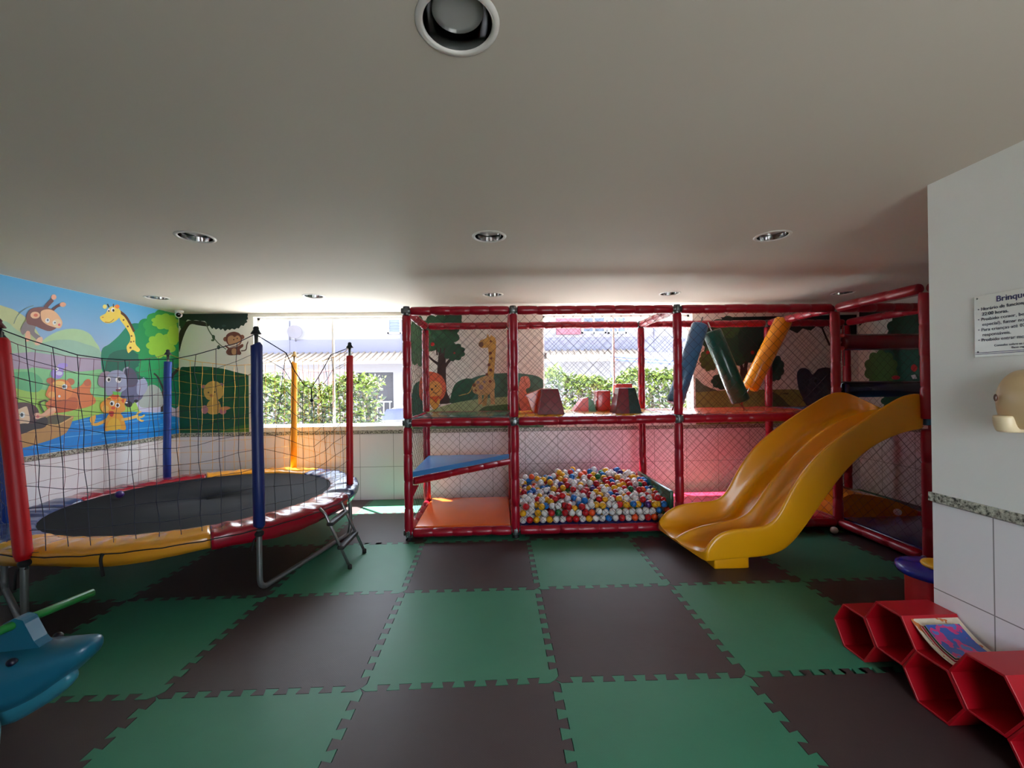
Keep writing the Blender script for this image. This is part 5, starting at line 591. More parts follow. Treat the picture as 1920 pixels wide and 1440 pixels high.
# ------------------------------------------------------------------ security camera
t = thing('security_camera', 'white dome security camera in the corner under the ceiling', 'camera', (-3.35, 5.38, ZC))
wp = mat('white_plastic', (232, 232, 230), .35)
MB().lathe([(0, 0), (.045, 0), (.047, -.012), (.044, -.022), (0, -.024)], (-3.35, 5.38, ZC), n=24).build('mount', wp, t)
hd = MB().ball((-3.352, 5.37, ZC-.052), .04, 18).build('housing', wp, t)
MB().lathe([(0, .041), (.014, .0405), (.026, .036), (.028, .03), (.0, .025)], (-3.352, 5.37, ZC-.052), axis=(.55, -.75, -.25), n=20).build('lens', mat('black_glass', (12, 12, 14), .08), hd)

# ------------------------------------------------------------------ painted murals (flat artwork on the walls)
def paint_mat(col):
    if col == 'GRAD':
        if 'sky_paint' in _M: return _M['sky_paint']
        m = bpy.data.materials.new('sky_paint'); m.use_nodes = True; nt = m.node_tree; b = nt.nodes['Principled BSDF']
        g = nt.nodes.new('ShaderNodeNewGeometry'); sp = nt.nodes.new('ShaderNodeSeparateXYZ'); nt.links.new(g.outputs['Position'], sp.inputs[0])
        mr = nt.nodes.new('ShaderNodeMapRange'); mr.inputs[1].default_value = 1.7; mr.inputs[2].default_value = 2.5; nt.links.new(sp.outputs[2], mr.inputs[0])
        r = nt.nodes.new('ShaderNodeValToRGB'); e = r.color_ramp.elements; e[0].color = L3((205, 205, 235)); e[1].color = L3((95, 175, 225)); x = e.new(.45); x.color = L3((150, 190, 230))
        nt.links.new(mr.outputs[0], r.inputs[0]); nt.links.new(r.outputs[0], b.inputs['Base Color']); b.inputs['Roughness'].default_value = .5; _M['sky_paint'] = m; return m
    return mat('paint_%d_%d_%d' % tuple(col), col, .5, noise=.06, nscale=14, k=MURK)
MWALL = {'left': ('X', XL, 1), 'back_left': ('Y', YB, -1), 'back_middle': ('Y', YB, -1), 'back_right': ('Y', YB, -1), 'right_rear': ('X', XRR, -1)}
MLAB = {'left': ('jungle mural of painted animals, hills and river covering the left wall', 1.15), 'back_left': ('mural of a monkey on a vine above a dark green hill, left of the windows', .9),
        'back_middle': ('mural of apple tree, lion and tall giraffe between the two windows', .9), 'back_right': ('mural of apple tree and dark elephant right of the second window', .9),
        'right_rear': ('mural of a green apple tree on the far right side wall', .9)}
for wn, groups in MURALS.items():
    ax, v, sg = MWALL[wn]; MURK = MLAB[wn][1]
    _M = {k: m for k, m in _M.items() if not k.startswith('paint_')}
    t = thing('wall_mural', MLAB[wn][0], 'mural', (v, 3, 1.0) if ax == 'X' else (0, v, 1.0)); n = 0
    for gname, glab, shapes in groups:
        b = MB(); ms = []
        for col, pts in shapes:
            n += 1; d = v + sg*(.0008 + .00006*n)
            pp = [tuple(int(q)/1000 for q in p.split(',')) for p in pts.split()]
            m = paint_mat(col)
            if m not in ms: ms.append(m)
            P3 = [(d, a, z) if ax == 'X' else (a, d, z) for a, z in pp]
            b.poly(P3, ms.index(m))
        o = b.build(gname, ms, t); o['label'] = glab
tag(MB().box((-14, -30, -.15), (16, YF-.12, -.03)).build('added_ground_behind', mat('added_ground_grey', (150, 150, 146), .8)), kind='structure')  # unseen ground, added to block sky light rising through the rear opening
# ------------------------------------------------------------------ jigsaw foam mats
def mat_mat(name, rgb):
    m = bpy.data.materials.new(name); m.use_nodes = True; nt = m.node_tree; b = nt.nodes['Principled BSDF']
    g = nt.nodes.new('ShaderNodeNewGeometry')
    nz = nt.nodes.new('ShaderNodeTexNoise'); nz.inputs['Scale'].default_value = 2.2; nz.inputs['Detail'].default_value = 6; nt.links.new(g.outputs['Position'], nz.inputs['Vector'])
    mx = nt.nodes.new('ShaderNodeMix'); mx.data_type = 'RGBA'; c = L3(rgb)
    mx.inputs[6].default_value = tuple(x*.86 for x in c[:3])+(1,); mx.inputs[7].default_value = tuple(x*1.14 for x in c[:3])+(1,)
    nt.links.new(nz.outputs['Fac'], mx.inputs[0]); nt.links.new(mx.outputs[2], b.inputs['Base Color'])
    ck = nt.nodes.new('ShaderNodeTexChecker'); ck.inputs['Scale'].default_value = 170; nt.links.new(g.outputs['Position'], ck.inputs['Vector'])
    n3 = nt.nodes.new('ShaderNodeTexNoise'); n3.inputs['Scale'].default_value = 9; n3.inputs['Detail'].default_value = 3; nt.links.new(g.outputs['Position'], n3.inputs['Vector'])
    ad = nt.nodes.new('ShaderNodeMath'); ad.operation = 'MULTIPLY_ADD'; ad.inputs[1].default_value = .12
    nt.links.new(ck.outputs['Fac'], ad.inputs[0]); nt.links.new(n3.outputs['Fac'], ad.inputs[2])
    bp = nt.nodes.new('ShaderNodeBump'); bp.inputs['Strength'].default_value = .35; bp.inputs['Distance'].default_value = .004
    nt.links.new(ad.outputs[0], bp.inputs['Height']); nt.links.new(bp.outputs['Normal'], b.inputs['Normal'])
    b.inputs['Roughness'].default_value = .5; b.inputs['Specular IOR Level'].default_value = .45
    return m
GREEN = mat_mat('green_foam', (54, 126, 96)); BROWN = mat_mat('dark_brown_foam', (64, 50, 50))
corner = {(0, 2): (.008, 2.0), (1, 2): (1.0, 2.012), (2, 2): (1.99, 2.0), (0, 3): (-.004, 3.005), (1, 3): (1.0, 3.0), (2, 3): (2.0, 3.0), (3, 3): (3.022, 3.0), (0, 4): (-.03, 3.99)}
def cpt(i, j): return Vector(corner.get((i, j), (float(i), float(j))))
SL = .0035
def seam(a, b, side):
    """toothed seam from corner a to b, shifted a hair to one side so a dark gap shows"""
    d = (b-a); L = d.length; d = d/L; n = Vector((-d.y, d.x)); out = []; K = 17; t0 = .03; st = (1-2*t0)/K
    out.append((a + n*side*SL*.5))
    for k in range(K):
        s = 1 if k % 2 else -1; fl_ = .0055
        u0 = t0+k*st; u1 = u0+st
        w0 = u0*L + (-fl_ if k else 0); w1 = u1*L + (fl_ if k < K-1 else 0)
        out.append(a + d*w0 + n*(s*.0215 + side*SL*.5)); out.append(a + d*w1 + n*(s*.0215 + side*SL*.5))
    out.append(b + n*side*SL*.5); return out
rows = {1: 'nearest row', 2: 'second row from the camera', 3: 'third row from the camera', 4: 'fourth row from the camera', 5: 'last row along the back wall'}
def cells():
    for j in range(1, 6):
        for i in range(-4, 6):
            if i >= 3 and j == 1: continue
            yield i, j
NTH = ['leftmost', 'second from left', 'third from left', 'fourth from left', 'fifth from left', 'sixth from left', 'seventh from left', 'eighth from left', 'ninth from left', 'tenth from left']
FACING = {1: (-3, 3), 2: (-3, 3), 3: (-4, 3), 4: (-4, 5), 5: (-4, 5)}
for i, j in cells():
    col = 'brown' if (i+j) % 2 else 'green'
    x0 = max(i, XL+.005) if i == -4 else i; xmax = (XR-.004) if (j == 1 and i == 2) else (XRR-.004 if i == 5 else None)
    ytop = YB-.006 if j == 5 else None
    A, Bc, Cc, Dd = cpt(i, j), cpt(i+1, j), cpt(i+1, j+1), cpt(i, j+1)
    if i == -4: A.x = Dd.x = XL+.005
    if xmax: Bc.x = Cc.x = xmax
    if ytop: Cc.y = Dd.y = ytop
    if i >= 3 and j == 1: continue
    pts = []
    # bottom, right, top, left edges; a straight cut where a wall is
    def cut(a, b): return [a, b]
    e = seam(A, Bc, 1) if not (i == -4 and False) else cut(A, Bc); pts += e
    if (i >= 3 and j == 2): pts = [A, Bc]   # trimmed along the partition's end
    e = seam(Bc, Cc, 1) if not xmax else cut(Bc, Cc); pts += e[0 if xmax else 1:]
    e = seam(Dd, Cc, -1)[::-1] if not ytop else cut(Cc, Dd); pts += e[1:]
    e = seam(A, Dd, -1)[::-1] if i != -4 else cut(Dd, A); pts += e[1:-1]
    clean = []
    for p in pts:
        if not clean or (p-clean[-1]).length > 1e-4: clean.append(p)
    if (clean[0]-clean[-1]).length < 1e-4: clean.pop()
    c0 = (i+.5, j+.5, -.015)
    b = MB().prism([(p.x, p.y) for p in clean], lambda u, v, d: (u, v, d), -.015, 0.0)
    k = i - {1: -2, 2: -3}.get(j, -4)
    o = b.build('foam_mat', GREEN if col == 'green' else BROWN, base=c0)
    tag(o, '%s jigsaw foam mat, %s in the %s' % ('green' if col == 'green' else 'dark brown', NTH[k] if k >= 0 else ('just' if k == -1 else 'second') + ' past the left edge', rows[j]), 'floor mat', 'interlocking foam floor mats')

# ------------------------------------------------------------------ padded play frame
red = mat('red_vinyl_sleeve', (158, 2, 34), .35, noise=.1, nscale=9, bump=.25, bscale=14, coat=.22)
steel = mat('galvanised_clamp', (120, 125, 125), .35, .8, noise=.25, nscale=40)
Ys, Yr, Ye = 4.07, 5.157, 3.148
XA, XB, XC, XD, XF = -.18, .882, 2.55, 4.2, 5.235
Z0, Z1, Z2 = .074, 1.164, 2.278
PR = .043
base = (2.0, 4.6, 0)
frame = thing('play_frame', 'red padded two-storey indoor play frame with netting along the back wall', 'play frame', base)
def sleeve(a, b, name, r=PR, seg=.25, trim_=.03):
    """foam tube in sleeves: swells a little, pinched at every tie"""
    a, b = Vector(a), Vector(b); d = b-a; L = d.length; n = max(1, round(L/seg)); path = []; R = []
    for k in range(n):
        off = random.uniform(-.0022, .0022); off2 = random.uniform(-.0022, .0022)
        for u, q in ((.0, .86), (.04, .98), (.3, 1.03), (.7, 1.03), (.96, .98)):
            t_ = (k+u)/n; side = d.orthogonal().normalized(); s2 = d.cross(side).normalized()
            path.append(a + d*t_ + side*off + s2*off2); R.append(r*q*random.uniform(.985, 1.02))
    path.append(b); R.append(r*.86)
    return MB().tube(path, R, 14).build(name, red, frame)
def clamp(x, y, z):
    b = MB(); b.lathe([(0, -.045), (.03, -.045), (.034, -.038), (.034, .038), (.03, .045), (0, .045)], (x, y, z), n=14)
    b.lathe([(.026, -.05), (.03, -.048), (.03, .048), (.026, .05)], (x, y, z), axis=(1, 0, 0), n=12)
    b.rbox((x-.02, y-.052, z-.022), (x+.02, y-.028, z+.022), .004)
    for dz in (-.026, .026): b.lathe([(0, .008), (.007, .008), (.008, 0), (0, 0)], (x+random.uniform(-.01, .01), y-.05, z+dz), axis=(0, -1, 0), n=8)
    b.build('joint_clamp', steel, frame)
g = .045
# posts
for x, y in ((XA, Ys), (XB, Ys), (XC, Ys), (XD, Ys), (XA, Yr), (XB, Yr), (XC, Yr), (XD, Yr), (XF, Yr), (XD, Ye), (XF, Ys), (XF, Ye)):
    sleeve((x, y, Z0-(.0 if y == Yr else .02)), (x, y, Z1-g), 'post'); sleeve((x, y, Z1+g), (x, y, Z2-g), 'post')
# beams along x
for y in (Ys, Yr):
    for z in (Z0, Z1, Z2):
        for a, b_ in ((XA, XB), (XB, XC), (XC, XD), (XD, XF)):
            if y == Ys and z == Z1 and a == XD: continue
            sleeve((a+g, y, z), (b_-g, y, z), 'beam', seg=.21)
# beams along y
for x in (XA, XB, XC, XD, XF):
    for z in (Z0, Z1, Z2): sleeve((x, Ys+g, z), (x, Yr-g, z), 'beam')
for x in (XD, XF):
    for z in ((Z0, Z2) if x == XD else (Z0, Z1, Z2)): sleeve((x, Ye+g, z), (x, Ys-g, z), 'beam')
for z in (Z0, Z2): sleeve((XD+g, Ye, z), (XF-g, Ye, z), 'beam')
# clamps
for x in (XA, XB, XC):
    for z in (Z0+.0, Z1, Z2): clamp(x, Ys, z)
clamp(XD, Ys, Z0); clamp(XD, Ye, Z0)
for x in (XA, XB, XC, XD): clamp(x, Yr, Z2)
# feet
rub = mat('black_rubber', (22, 22, 24), .6)
for x, y in ((XA, Ys), (XB, Ys), (XC, Ys), (XD, Ys), (XD, Ye), (XA, Yr), (XB, Yr), (XC, Yr), (XD, Yr), (XF, Yr), (XF, Ye), (XF, Ys)):
    MB().lathe([(0, 0), (.034, 0), (.034, .012), (.022, .02), (.022, .05), (0, .05)], (x, y, 0), n=14).build('foot', rub, frame)
# nets: cords knotted in diamonds
cord = mat('dark_net_cord', (44, 24, 34), .7)
def net(o, ux, uz, W, H, s=.098, r=.0014, name='net_panel', m=None):
    o, ux, uz = Vector(o), Vector(ux), Vector(uz); b = MB(); n_ = ux.cross(uz)
    def seg(p, q):
        P = o+ux*p[0]+uz*p[1]; Q = o+ux*q[0]+uz*q[1]; d = (Q-P)
        if d.length < .01: return
        t_ = d.normalized(); e = t_.cross(n_)*r; f_ = n_*r
        b.add([P+e, P+f_, P-e, P-f_, Q+e, Q+f_, Q-e, Q-f_], [(0, 1, 5, 4), (1, 2, 6, 5), (2, 3, 7, 6), (3, 0, 4, 7)])
    k = -H
    c = -H
    while c < W:
        p = (c, 0) if c >= 0 else (0, -c); q = (c+H, H) if c+H <= W else (W, W-c)
        j1, j2 = random.uniform(-.004, .004), random.uniform(-.004, .004)
        seg((min(max(p[0]+j1, 0), W), p[1]), (min(max(q[0]+j2, 0), W), q[1])); c += s
    c = 0
    while c < W+H:
        p = (c, 0) if c <= W else (W, c-W); q = (c-H, H) if c-H >= 0 else (0, c)
        j1, j2 = random.uniform(-.004, .004), random.uniform(-.004, .004)
        seg((min(max(p[0]+j1, 0), W), p[1]), (min(max(q[0]+j2, 0), W), q[1])); c += s
    return b.build(name, m or cord, frame, norm=False)
q = PR
for (a, b_, levels) in ((XA, XB, (1,)), (XB, XC, (0, 1)), (XC, XD, (0, 1))):
    for l in levels:
        z0, z1 = ((Z0, Z1), (Z1, Z2))[l]; net((a+q, Ys-.005, z0+q), (1, 0, 0), (0, 0, 1), b_-a-2*q, z1-z0-2*q)
for (a, b_) in ((XA, XB), (XB, XC), (XC, XD), (XD, XF)):
    for z0, z1 in ((Z0, Z1), (Z1, Z2)): net((a+q, Yr+.01, z0+q), (1, 0, 0), (0, 0, 1), b_-a-2*q, z1-z0-2*q)
for z0, z1 in ((Z0, Z1), (Z1, Z2)):
    net((XA, Ys+q, z0+q), (0, 1, 0), (0, 0, 1), Yr-Ys-2*q, z1-z0-2*q)
    net((XF, Ys+q, z0+q), (0, 1, 0), (0, 0, 1), Yr-Ys-2*q, z1-z0-2*q)
    net((XF, Ye+q, z0+q), (0, 1, 0), (0, 0, 1), Ys-Ye-2*q, z1-z0-2*q)
net((XD, Ye+q, Z0+q), (0, 1, 0), (0, 0, 1), Ys-Ye-2*q, Z1-Z0-2*q)
# deck pads
def vinyl(n, rgb, k=1.0): return mat(n, rgb, .25, noise=.05, nscale=3, bump=.12, bscale=7, coat=.35, k=k)
DK = [(XA, XB, Ys, Yr, (25, 95, 80), 'green deck pad'), (XB, XC, Ys, Yr, (225, 165, 30), 'amber deck pad'), (XC, XD, Ys, Yr, (225, 75, 45), 'orange red deck pad'), (XD, XF, Ys-.0, Yr, (70, 130, 175), 'light blue deck pad')]
for a, b_, y0, y1, c, lb in DK:
    o = MB().rbox((a+.045, y0+.05, Z1-.015), (b_-.045, y1-.045, Z1+.042), .015).build('deck_pad', vinyl('vinyl_%d_%d_%d' % c, c), frame); o['label'] = lb
o = MB().rbox((XD+.045, Ye+.045, Z1-.015), (XF-.045, Ys+.05, Z1+.042), .015).build('deck_pad', vinyl('vinyl_70_130_175', (70, 130, 175)), frame); o['label'] = 'light blue deck pad behind the slide'
# black edging under the green deck
MB().box((XA+.05, Ys+.0, Z1+.03), (XB-.05, Ys+.05, Z1+.05)).build('deck_edge', mat('black_vinyl', (25, 30, 32), .35), frame)
# floor pads
FP = [(XA, XB, Ys, Yr, (240, 105, 40), 'orange floor pad'), (XC, XD, Ys, Yr, (205, 50, 80), 'pink red floor pad'), (XD, XF, Ye, Ys+.06, (40, 42, 92), 'navy floor pad')]
for a, b_, y0, y1, c, lb in FP:
    o = MB().rbox((a+.045, y0+.045, .03), (b_-.045, y1+(.045 if y1 > 5 else -.045), .118), .02).build('floor_pad', vinyl('vinyl_%d_%d_%d' % c, c), frame); o['label'] = lb
MB().rbox((XB+.045, Ys+.045, .03), (XC-.1, Yr-.045, .108), .02).build('floor_pad', vinyl('vinyl_pit', (60, 70, 150)), frame)
# half-height corner step: blue triangle with a red padded edge
tri = [(XA+.03, Ys+.04), (XA+.03, Yr-.04), (XB-.03, Yr-.04)]
o = MB().prism(tri, lambda u, v, d: (u, v, d), .615, .667).build('corner_step', vinyl('vinyl_blue_step', (60, 140, 205)), frame, bevel=.006); o['label'] = 'triangular blue corner step'
sleeve((XA+.045, Ys+.03, .578), (XB-.03, Yr-.05, .578), 'step_edge', r=.036)
MB().prism([(XA+.03, .54), (XA+.03, .40), (XA+.10, .54)], lambda u, v, d: (u, d, v), Ys-.01, Ys+.02).build('gusset', red, frame)
# green board between ball pit and next bay
MB().rbox((XC-.085, Ys+.03, .04), (XC-.045, Yr-.04, .425), .012).build('pit_board', vinyl('vinyl_green_board', (20, 95, 72)), frame)
# rollers across the opening above the slide
def roller(z, r, c, nm, lb):
    o = MB().lathe([(0, 0), (r*.7, .0), (r*.95, .012), (r, .03), (r, .93), (r*.95, .95), (0, .955)], (XD+.055, Ys, z), axis=(1, 0, 0), n=26).build('roller', vinyl(nm, c), frame); o['label'] = lb
    MB().lathe([(.0, -.03), (.012, -.03), (.02, -.015), (.014, 0), (0, 0)], (XD+.055, Ys, z), axis=(1, 0, 0), n=12).build('roller_hub', mat('pale_plastic_hub', (205, 120, 125) if c[0] > 90 else (150, 155, 190), .4), o)
roller(1.922, .083, (105, 8, 22), 'vinyl_dark_red_roller', 'dark red padded roller'); roller(1.437, .083, (24, 20, 62), 'vinyl_navy_roller', 'navy padded roller')
for z in (1.86, 1.99): MB().ball((XD+.045, Ys-.03, z), .022, 10).build('knob', mat('pink_plastic_knob', (205, 90, 100), .35), frame)
MB().tube([(XD+.075, Ys-.02, 1.68), (XD+.072, Ys-.02, 1.85), (XD+.075, Ys-.02, 2.1)], .006, 6).build('tie_rope', mat('grey_rope', (120, 110, 110), .8), frame)
# ------------------------------------------------------------------ slanted foam rollers hung inside the upper bay
def foam_roll(base, p0, p1, r, rgb, label, rod0=.0, rod1=.0, nm='v'):
    p0, p1 = Vector(p0), Vector(p1); d = (p1-p0); L = d.length; ax = d.normalized()
    t = thing('foam_roll', label, 'foam roll', p0, 'slanted foam rolls in the upper bay')
    MB().lathe([(0, .012), (r*.45, .0), (r*.9, .004), (r, .02), (r*1.01, L*.5), (r, L-.02), (r*.9, L-.004), (r*.45, L), (0, L-.012)], p0, axis=ax, n=28).build('cover', mat(nm, rgb, .28, noise=.06, nscale=3, bump=.2, bscale=9, coat=.4), t)
    MB().tube([p0-ax*rod0, p1+ax*rod1], .008, 8).build('rod', mat('steel_rod', (170, 170, 172), .25, .9), t)
    return t
foam_roll(0, (2.66, 4.42, 1.30), (3.0, 4.50, 2.18), .09, (60, 110, 150), 'blue grey foam roll leaning left, in front of the window', .08, .09, 'vinyl_steel_blue')
foam_roll(0, (3.52, 4.62, 1.30), (3.22, 4.68, 2.13), .102, (14, 72, 55), 'dark green foam roll leaning left, crossing the yellow one', .12, .11, 'vinyl_deep_green')
foam_roll(0, (3.80, 4.92, 1.44), (4.21, 4.86, 2.28), .098, (250, 158, 20), 'yellow foam roll leaning right, rightmost of the three', .20, .01, 'vinyl_orange_yellow')
# ------------------------------------------------------------------ foam blocks on the amber deck
ZD = Z1+.042
def frustum(x, y, w0, w1, h, cols, label, dy=.26):
    t = thing('foam_block', label, 'foam block', (x, y, ZD), 'foam blocks on the upper deck')
    a, b_, c, d = w0/2, w1/2, dy/2, dy/2*w1/w0
    lo = [(-a, -c), (a, -c), (a, c), (-a, c)]; hi = [(-b_, -d), (b_, -d), (b_, d), (-b_, d)]
    v = [(x+p, y+q_, ZD) for p, q_ in lo] + [(x+p, y+q_, ZD+h) for p, q_ in hi]
    b = MB()
    if len(cols) == 1: b.add(v, [(0, 1, 5, 4), (1, 2, 6, 5), (2, 3, 7, 6), (3, 0, 4, 7), (4, 5, 6, 7), (3, 2, 1, 0)])
    else:
        m = len(v); v += [(x+.01, y-c, ZD), (x+.01, y+c, ZD), (x+.01, y-d, ZD+h), (x+.01, y+d, ZD+h)]
        b.add(v, [(0, 8, 10, 4), (3, 9, 11, 7), (3, 0, 4, 7), (4, 10, 11, 7)], 0); b.add(v, [(8, 1, 5, 10), (1, 2, 6, 5), (2, 9, 11, 6), (10, 5, 6, 11)], 1)
    b.build('cover', [vinyl('vb_%d_%d_%d' % cc, cc) for cc in cols], t, bevel=.006)
frustum(1.29, 4.48, .29, .175, .275, [(120, 14, 34)], 'dark red tapered foam block on the amber deck, nearest the left post')
frustum(2.13, 4.48, .29, .18, .275, [(125, 25, 40), (14, 50, 45)], 'tapered foam block, half red and half dark green, on the amber deck')
t = thing('foam_block', 'square pink red foam cube standing behind the half green block', 'foam block', (1.98, 4.9, ZD), 'foam blocks on the upper deck')
MB().rbox((1.90, 4.82, ZD), (2.06, 5.04, ZD+.24), .012).build('cover', vinyl('vb_pinkred', (215, 70, 70)), t)
t = thing('foam_block', 'tall red foam block at the back of the deck beside the rear post', 'foam block', (2.26, 5.0, ZD), 'foam blocks on the upper deck')
MB().rbox((2.16, 4.93, ZD), (2.36, 5.09, ZD+.32), .012).build('cover', vinyl('vb_red2', (225, 60, 50)), t)
t = thing('foam_wedge', 'small red and green foam wedge at the back of the amber deck', 'foam wedge', (1.8, 4.95, ZD))
MB().prism([(1.62, ZD), (1.80, ZD), (1.80, ZD+.16), (1.74, ZD+.15)], lambda u, v, d: (u, d, v), 4.85, 5.05).build('slope', vinyl('vb_red3', (230, 60, 50)), t, bevel=.005)
MB().prism([(1.80, ZD), (1.89, ZD), (1.86, ZD+.12), (1.80, ZD+.16)], lambda u, v, d: (u, d, v), 4.85, 5.05).build('end_block', vinyl('vb_green3', (60, 125, 80)), t, bevel=.005)
t = thing('foam_wedge', 'orange slanting foam wedge leaning beside the dark red block', 'foam wedge', (1.17, 4.75, ZD))
MB().prism([(1.12, ZD), (1.34, ZD), (1.34, ZD+.28), (1.24, ZD+.28), (1.03, ZD+.20), (1.06, ZD+.18)], lambda u, v, d: (u, d, v), 4.68, 4.9).build('cover', vinyl('vb_or', (238, 95, 40)), t, bevel=.006)
# yellow arched foam ramp and magenta edge in the right bay
t = thing('foam_ramp', 'low orange yellow arched foam ramp behind the navy pad', 'foam ramp', (4.75, 4.5, 0))
arch = [(4.27+.93*u, .118+.20*(1-max(0, (u-.15)/.85)**2.2)*(.55+.45*min(1, u*5))) for u in [i/18 for i in range(19)]]
MB().prism([(4.27, .05), (5.19, .05)] + arch[::-1], lambda u, v, d: (u, d, v), 4.22, 5.05).build('cover', vinyl('vb_ramp', (215, 130, 25)), t)

# ------------------------------------------------------------------ balls
bcol = {'white': (228, 228, 226), 'yellow': (238, 178, 20), 'red': (196, 14, 26), 'blue': (22, 110, 190), 'orange': (232, 78, 25), 'green': (10, 112, 60), 'purple': (62, 28, 110)}
def ball_mat(c): return mat('ball_'+c, bcol[c], .3, noise=.03, coat=.2)
def ball_mesh(c, r=.0348, hi=True):
    b = MB(); n = 16 if hi else 12; b.ball((0, 0, 0), r, n); o = b.build('plastic_ball', ball_mat(c)); return o
def pick():
    x = random.random()
    for c, p in (('white', .44), ('yellow', .18), ('red', .175), ('blue', .12), ('orange', .05), ('green', .02), ('purple', .015)):
        if x < p: return c
        x -= p
    return 'white'
protos = {}
def place_ball(x, y, z, c, label, group):
    if c not in protos: protos[c] = o = ball_mesh(c)
    else: o = protos[c].copy(); COL.objects.link(o)
    o.location = (x, y, z); o.rotation_euler = (random.random()*3, random.random()*3, 0); tag(o, label, 'ball', group); return o
for s in BALLS.split():
    x, y, z = [int(v)/1000 for v in s.split(',')]; c = pick()
    place_ball(x, y, z, c, '%s play ball %s, %s of the ball pit heap' % (c, 'pressed against the front net' if y < 4.22 else ('on the crest at the back' if y > 4.78 else 'on the slope'), 'left third' if x < 1.46 else ('right third' if x > 1.96 else 'middle third')), 'plastic balls in the ball pit')
b = MB(); cs = list(bcol)
for s in BALL_REST.split():
    x, y, z = [int(v)/1000 for v in s.split(',')]; c = pick(); b.ball((x, y, z), .0348, 12, cs.index(c))
tag(b.build('plastic_balls', [ball_mat(c) for c in cs], norm=False), 'mixed coloured play balls lying deeper in the ball pit', 'balls', kind='stuff')
place_ball(4.06, 3.95, .035, 'white', 'loose white ball on the floor beside the slide, at the frame corner', None)
place_ball(4.55, 3.47, .153, 'white', 'loose white ball lying on the navy floor pad', None)
place_ball(4.86, 4.10, .153, 'white', 'white ball resting against the yellow foam ramp', None)
place_ball(4.62, 4.6, .342, 'blue', 'dark blue ball on top of the yellow foam ramp', None)
place_ball(5.08, 4.02, .153, 'green', 'dark green ball at the right end of the navy pad', None)
place_ball(5.16, 4.03, .153, 'white', 'white ball in the far right corner next to the green ball', None)
place_ball(-2.93, 4.02, .527, 'purple', 'purple ball on the trampoline mat by its left edge', None)

# ------------------------------------------------------------------ slide
yl = mat('yellow_fibreglass', (238, 164, 6), .33, noise=.05, nscale=2, coat=.35)
sl = thing('slide', 'wide yellow double-lane slide leading down from the play frame', 'slide', (3.3, 3.57, 0))
ST = [(4.27, 1.40, 1.12, 1.21, .06), (4.13, 1.425, 1.115, 1.205, .06), (4.0, 1.39, 1.085, 1.15, .085), (3.8, 1.27, 1.01, 1.06, .11), (3.6, 1.145, .865, .915, .13), (3.4, 1.01, .63, .745, .13), (3.25, .875, .42, .585, .13), (3.12, .71, .25, .43, .13),
      (3.04, .57, .175, .31, .13), (2.97, .435, .14, .225, .13), (2.88, .36, .115, .17, .13), (2.75, .35, .105, .15, .13), (2.6, .345, .1, .14, .115), (2.5, .315, .092, .135, .09), (2.43, .26, .088, .13, .055), (2.385, .195, .086, .122, .03), (2.36, .13, .086, .115, .0)]
YN, YW = 3.17, .80
def sec(k):
    x, zt, zu, zf, rg = ST[k]; e = max(0, (2.62-x)/.26)
    P = [(.2, zu+.012), (.06, zu+.008), (.012, zu+.002), (.0, zu+.012), (-.002, zu+.05*min(1, (zt-zu)*4)), (-.004, zt-.03), (.004, zt-.006), (.018, zt), (.033, zt-.008), (.05, zf+(zt-zf)*.5), (.075, zf+.03*min(1, (zt-zf)*8)), (.12, zf), (.22, zf-.004), (.30, zf+.002), (.345, zf+rg*.2), (.372, zf+rg*.75), (.384, zf+rg*.98), (.40, zf+rg)]
    full = P + [(YW-a, z) for a, z in reversed(P[:-1])]; out = []
    for a, z in full:
        bow = -.09*e*(a/YW) - .03*e*sin(pi*a/YW)
        out.append((x+bow, YN+a, z))
    return out
b = MB(); S_ = [sec(k) for k in range(len(ST))]; n = len(S_[0]); vs = [p for s in S_ for p in s]; fs = []
for k in range(len(ST)-1):
    for i in range(n-1): fs.append((k*n+i, k*n+i+1, (k+1)*n+i+1, (k+1)*n+i))
    fs.append((k*n+n-1, k*n, (k+1)*n, (k+1)*n+n-1))
fs.append(tuple(range(n))); m = (len(ST)-1)*n; fs.append(tuple(m+i for i in range(n))[::-1])
b.add(vs, fs, smooth=True); b.build('chute', yl, sl, sub=2)
MB().rbox((2.47, YN+.06, .0), (2.76, YN+YW-.08, .112), .012).build('base_block', yl, sl)

# ------------------------------------------------------------------ trampoline
TC = Vector((-2.093, 3.993, 0)); TR = 1.344; RZ = .47
tr = thing('trampoline', 'round trampoline with red, yellow and blue pads and safety net', 'trampoline', (TC.x, TC.y, 0))
galv = mat('galvanised_tube', (135, 138, 138), .38, .75, noise=.12)
MB().tube([(TC.x+TR*cos(a), TC.y+TR*sin(a), RZ) for a in [2*pi*i/64 for i in range(64)]], .021, 10, closed=True).build('rim', galv, tr)
mesh_m = mat('black_jump_mesh', (26, 27, 31), .85, noise=.1, nscale=30, bump=.1, bscale=300, spec=.15)
prof = [(1.13, RZ+.022), (1.0, RZ+.016), (.6, RZ+.004), (.0, RZ-.006)]
MB().lathe([(r, z) for r, z in prof] + [(0, RZ-.012), (.6, RZ-.002), (1.13, RZ+.015), (1.13, RZ+.022)], (TC.x, TC.y, 0), n=64).build('jump_mat', mesh_m, tr)
sp = MB()
for i in range(60):
    a = 2*pi*i/60; sp.tube([(TC.x+r*cos(a), TC.y+r*sin(a), z) for r, z in ((1.12, RZ+.01), (1.33, RZ))], .006, 5)
tag(sp.build('springs', galv, tr), kind='stuff')
PC = {'y': (225, 150, 40), 'r': (150, 8, 34), 'b': (42, 54, 104)}
def pad_m(c): return mat('pad_'+c, PC[c], .27 if c != 'b' else .32, noise=.06, nscale=3, bump=.35, bscale=5, coat=.4)
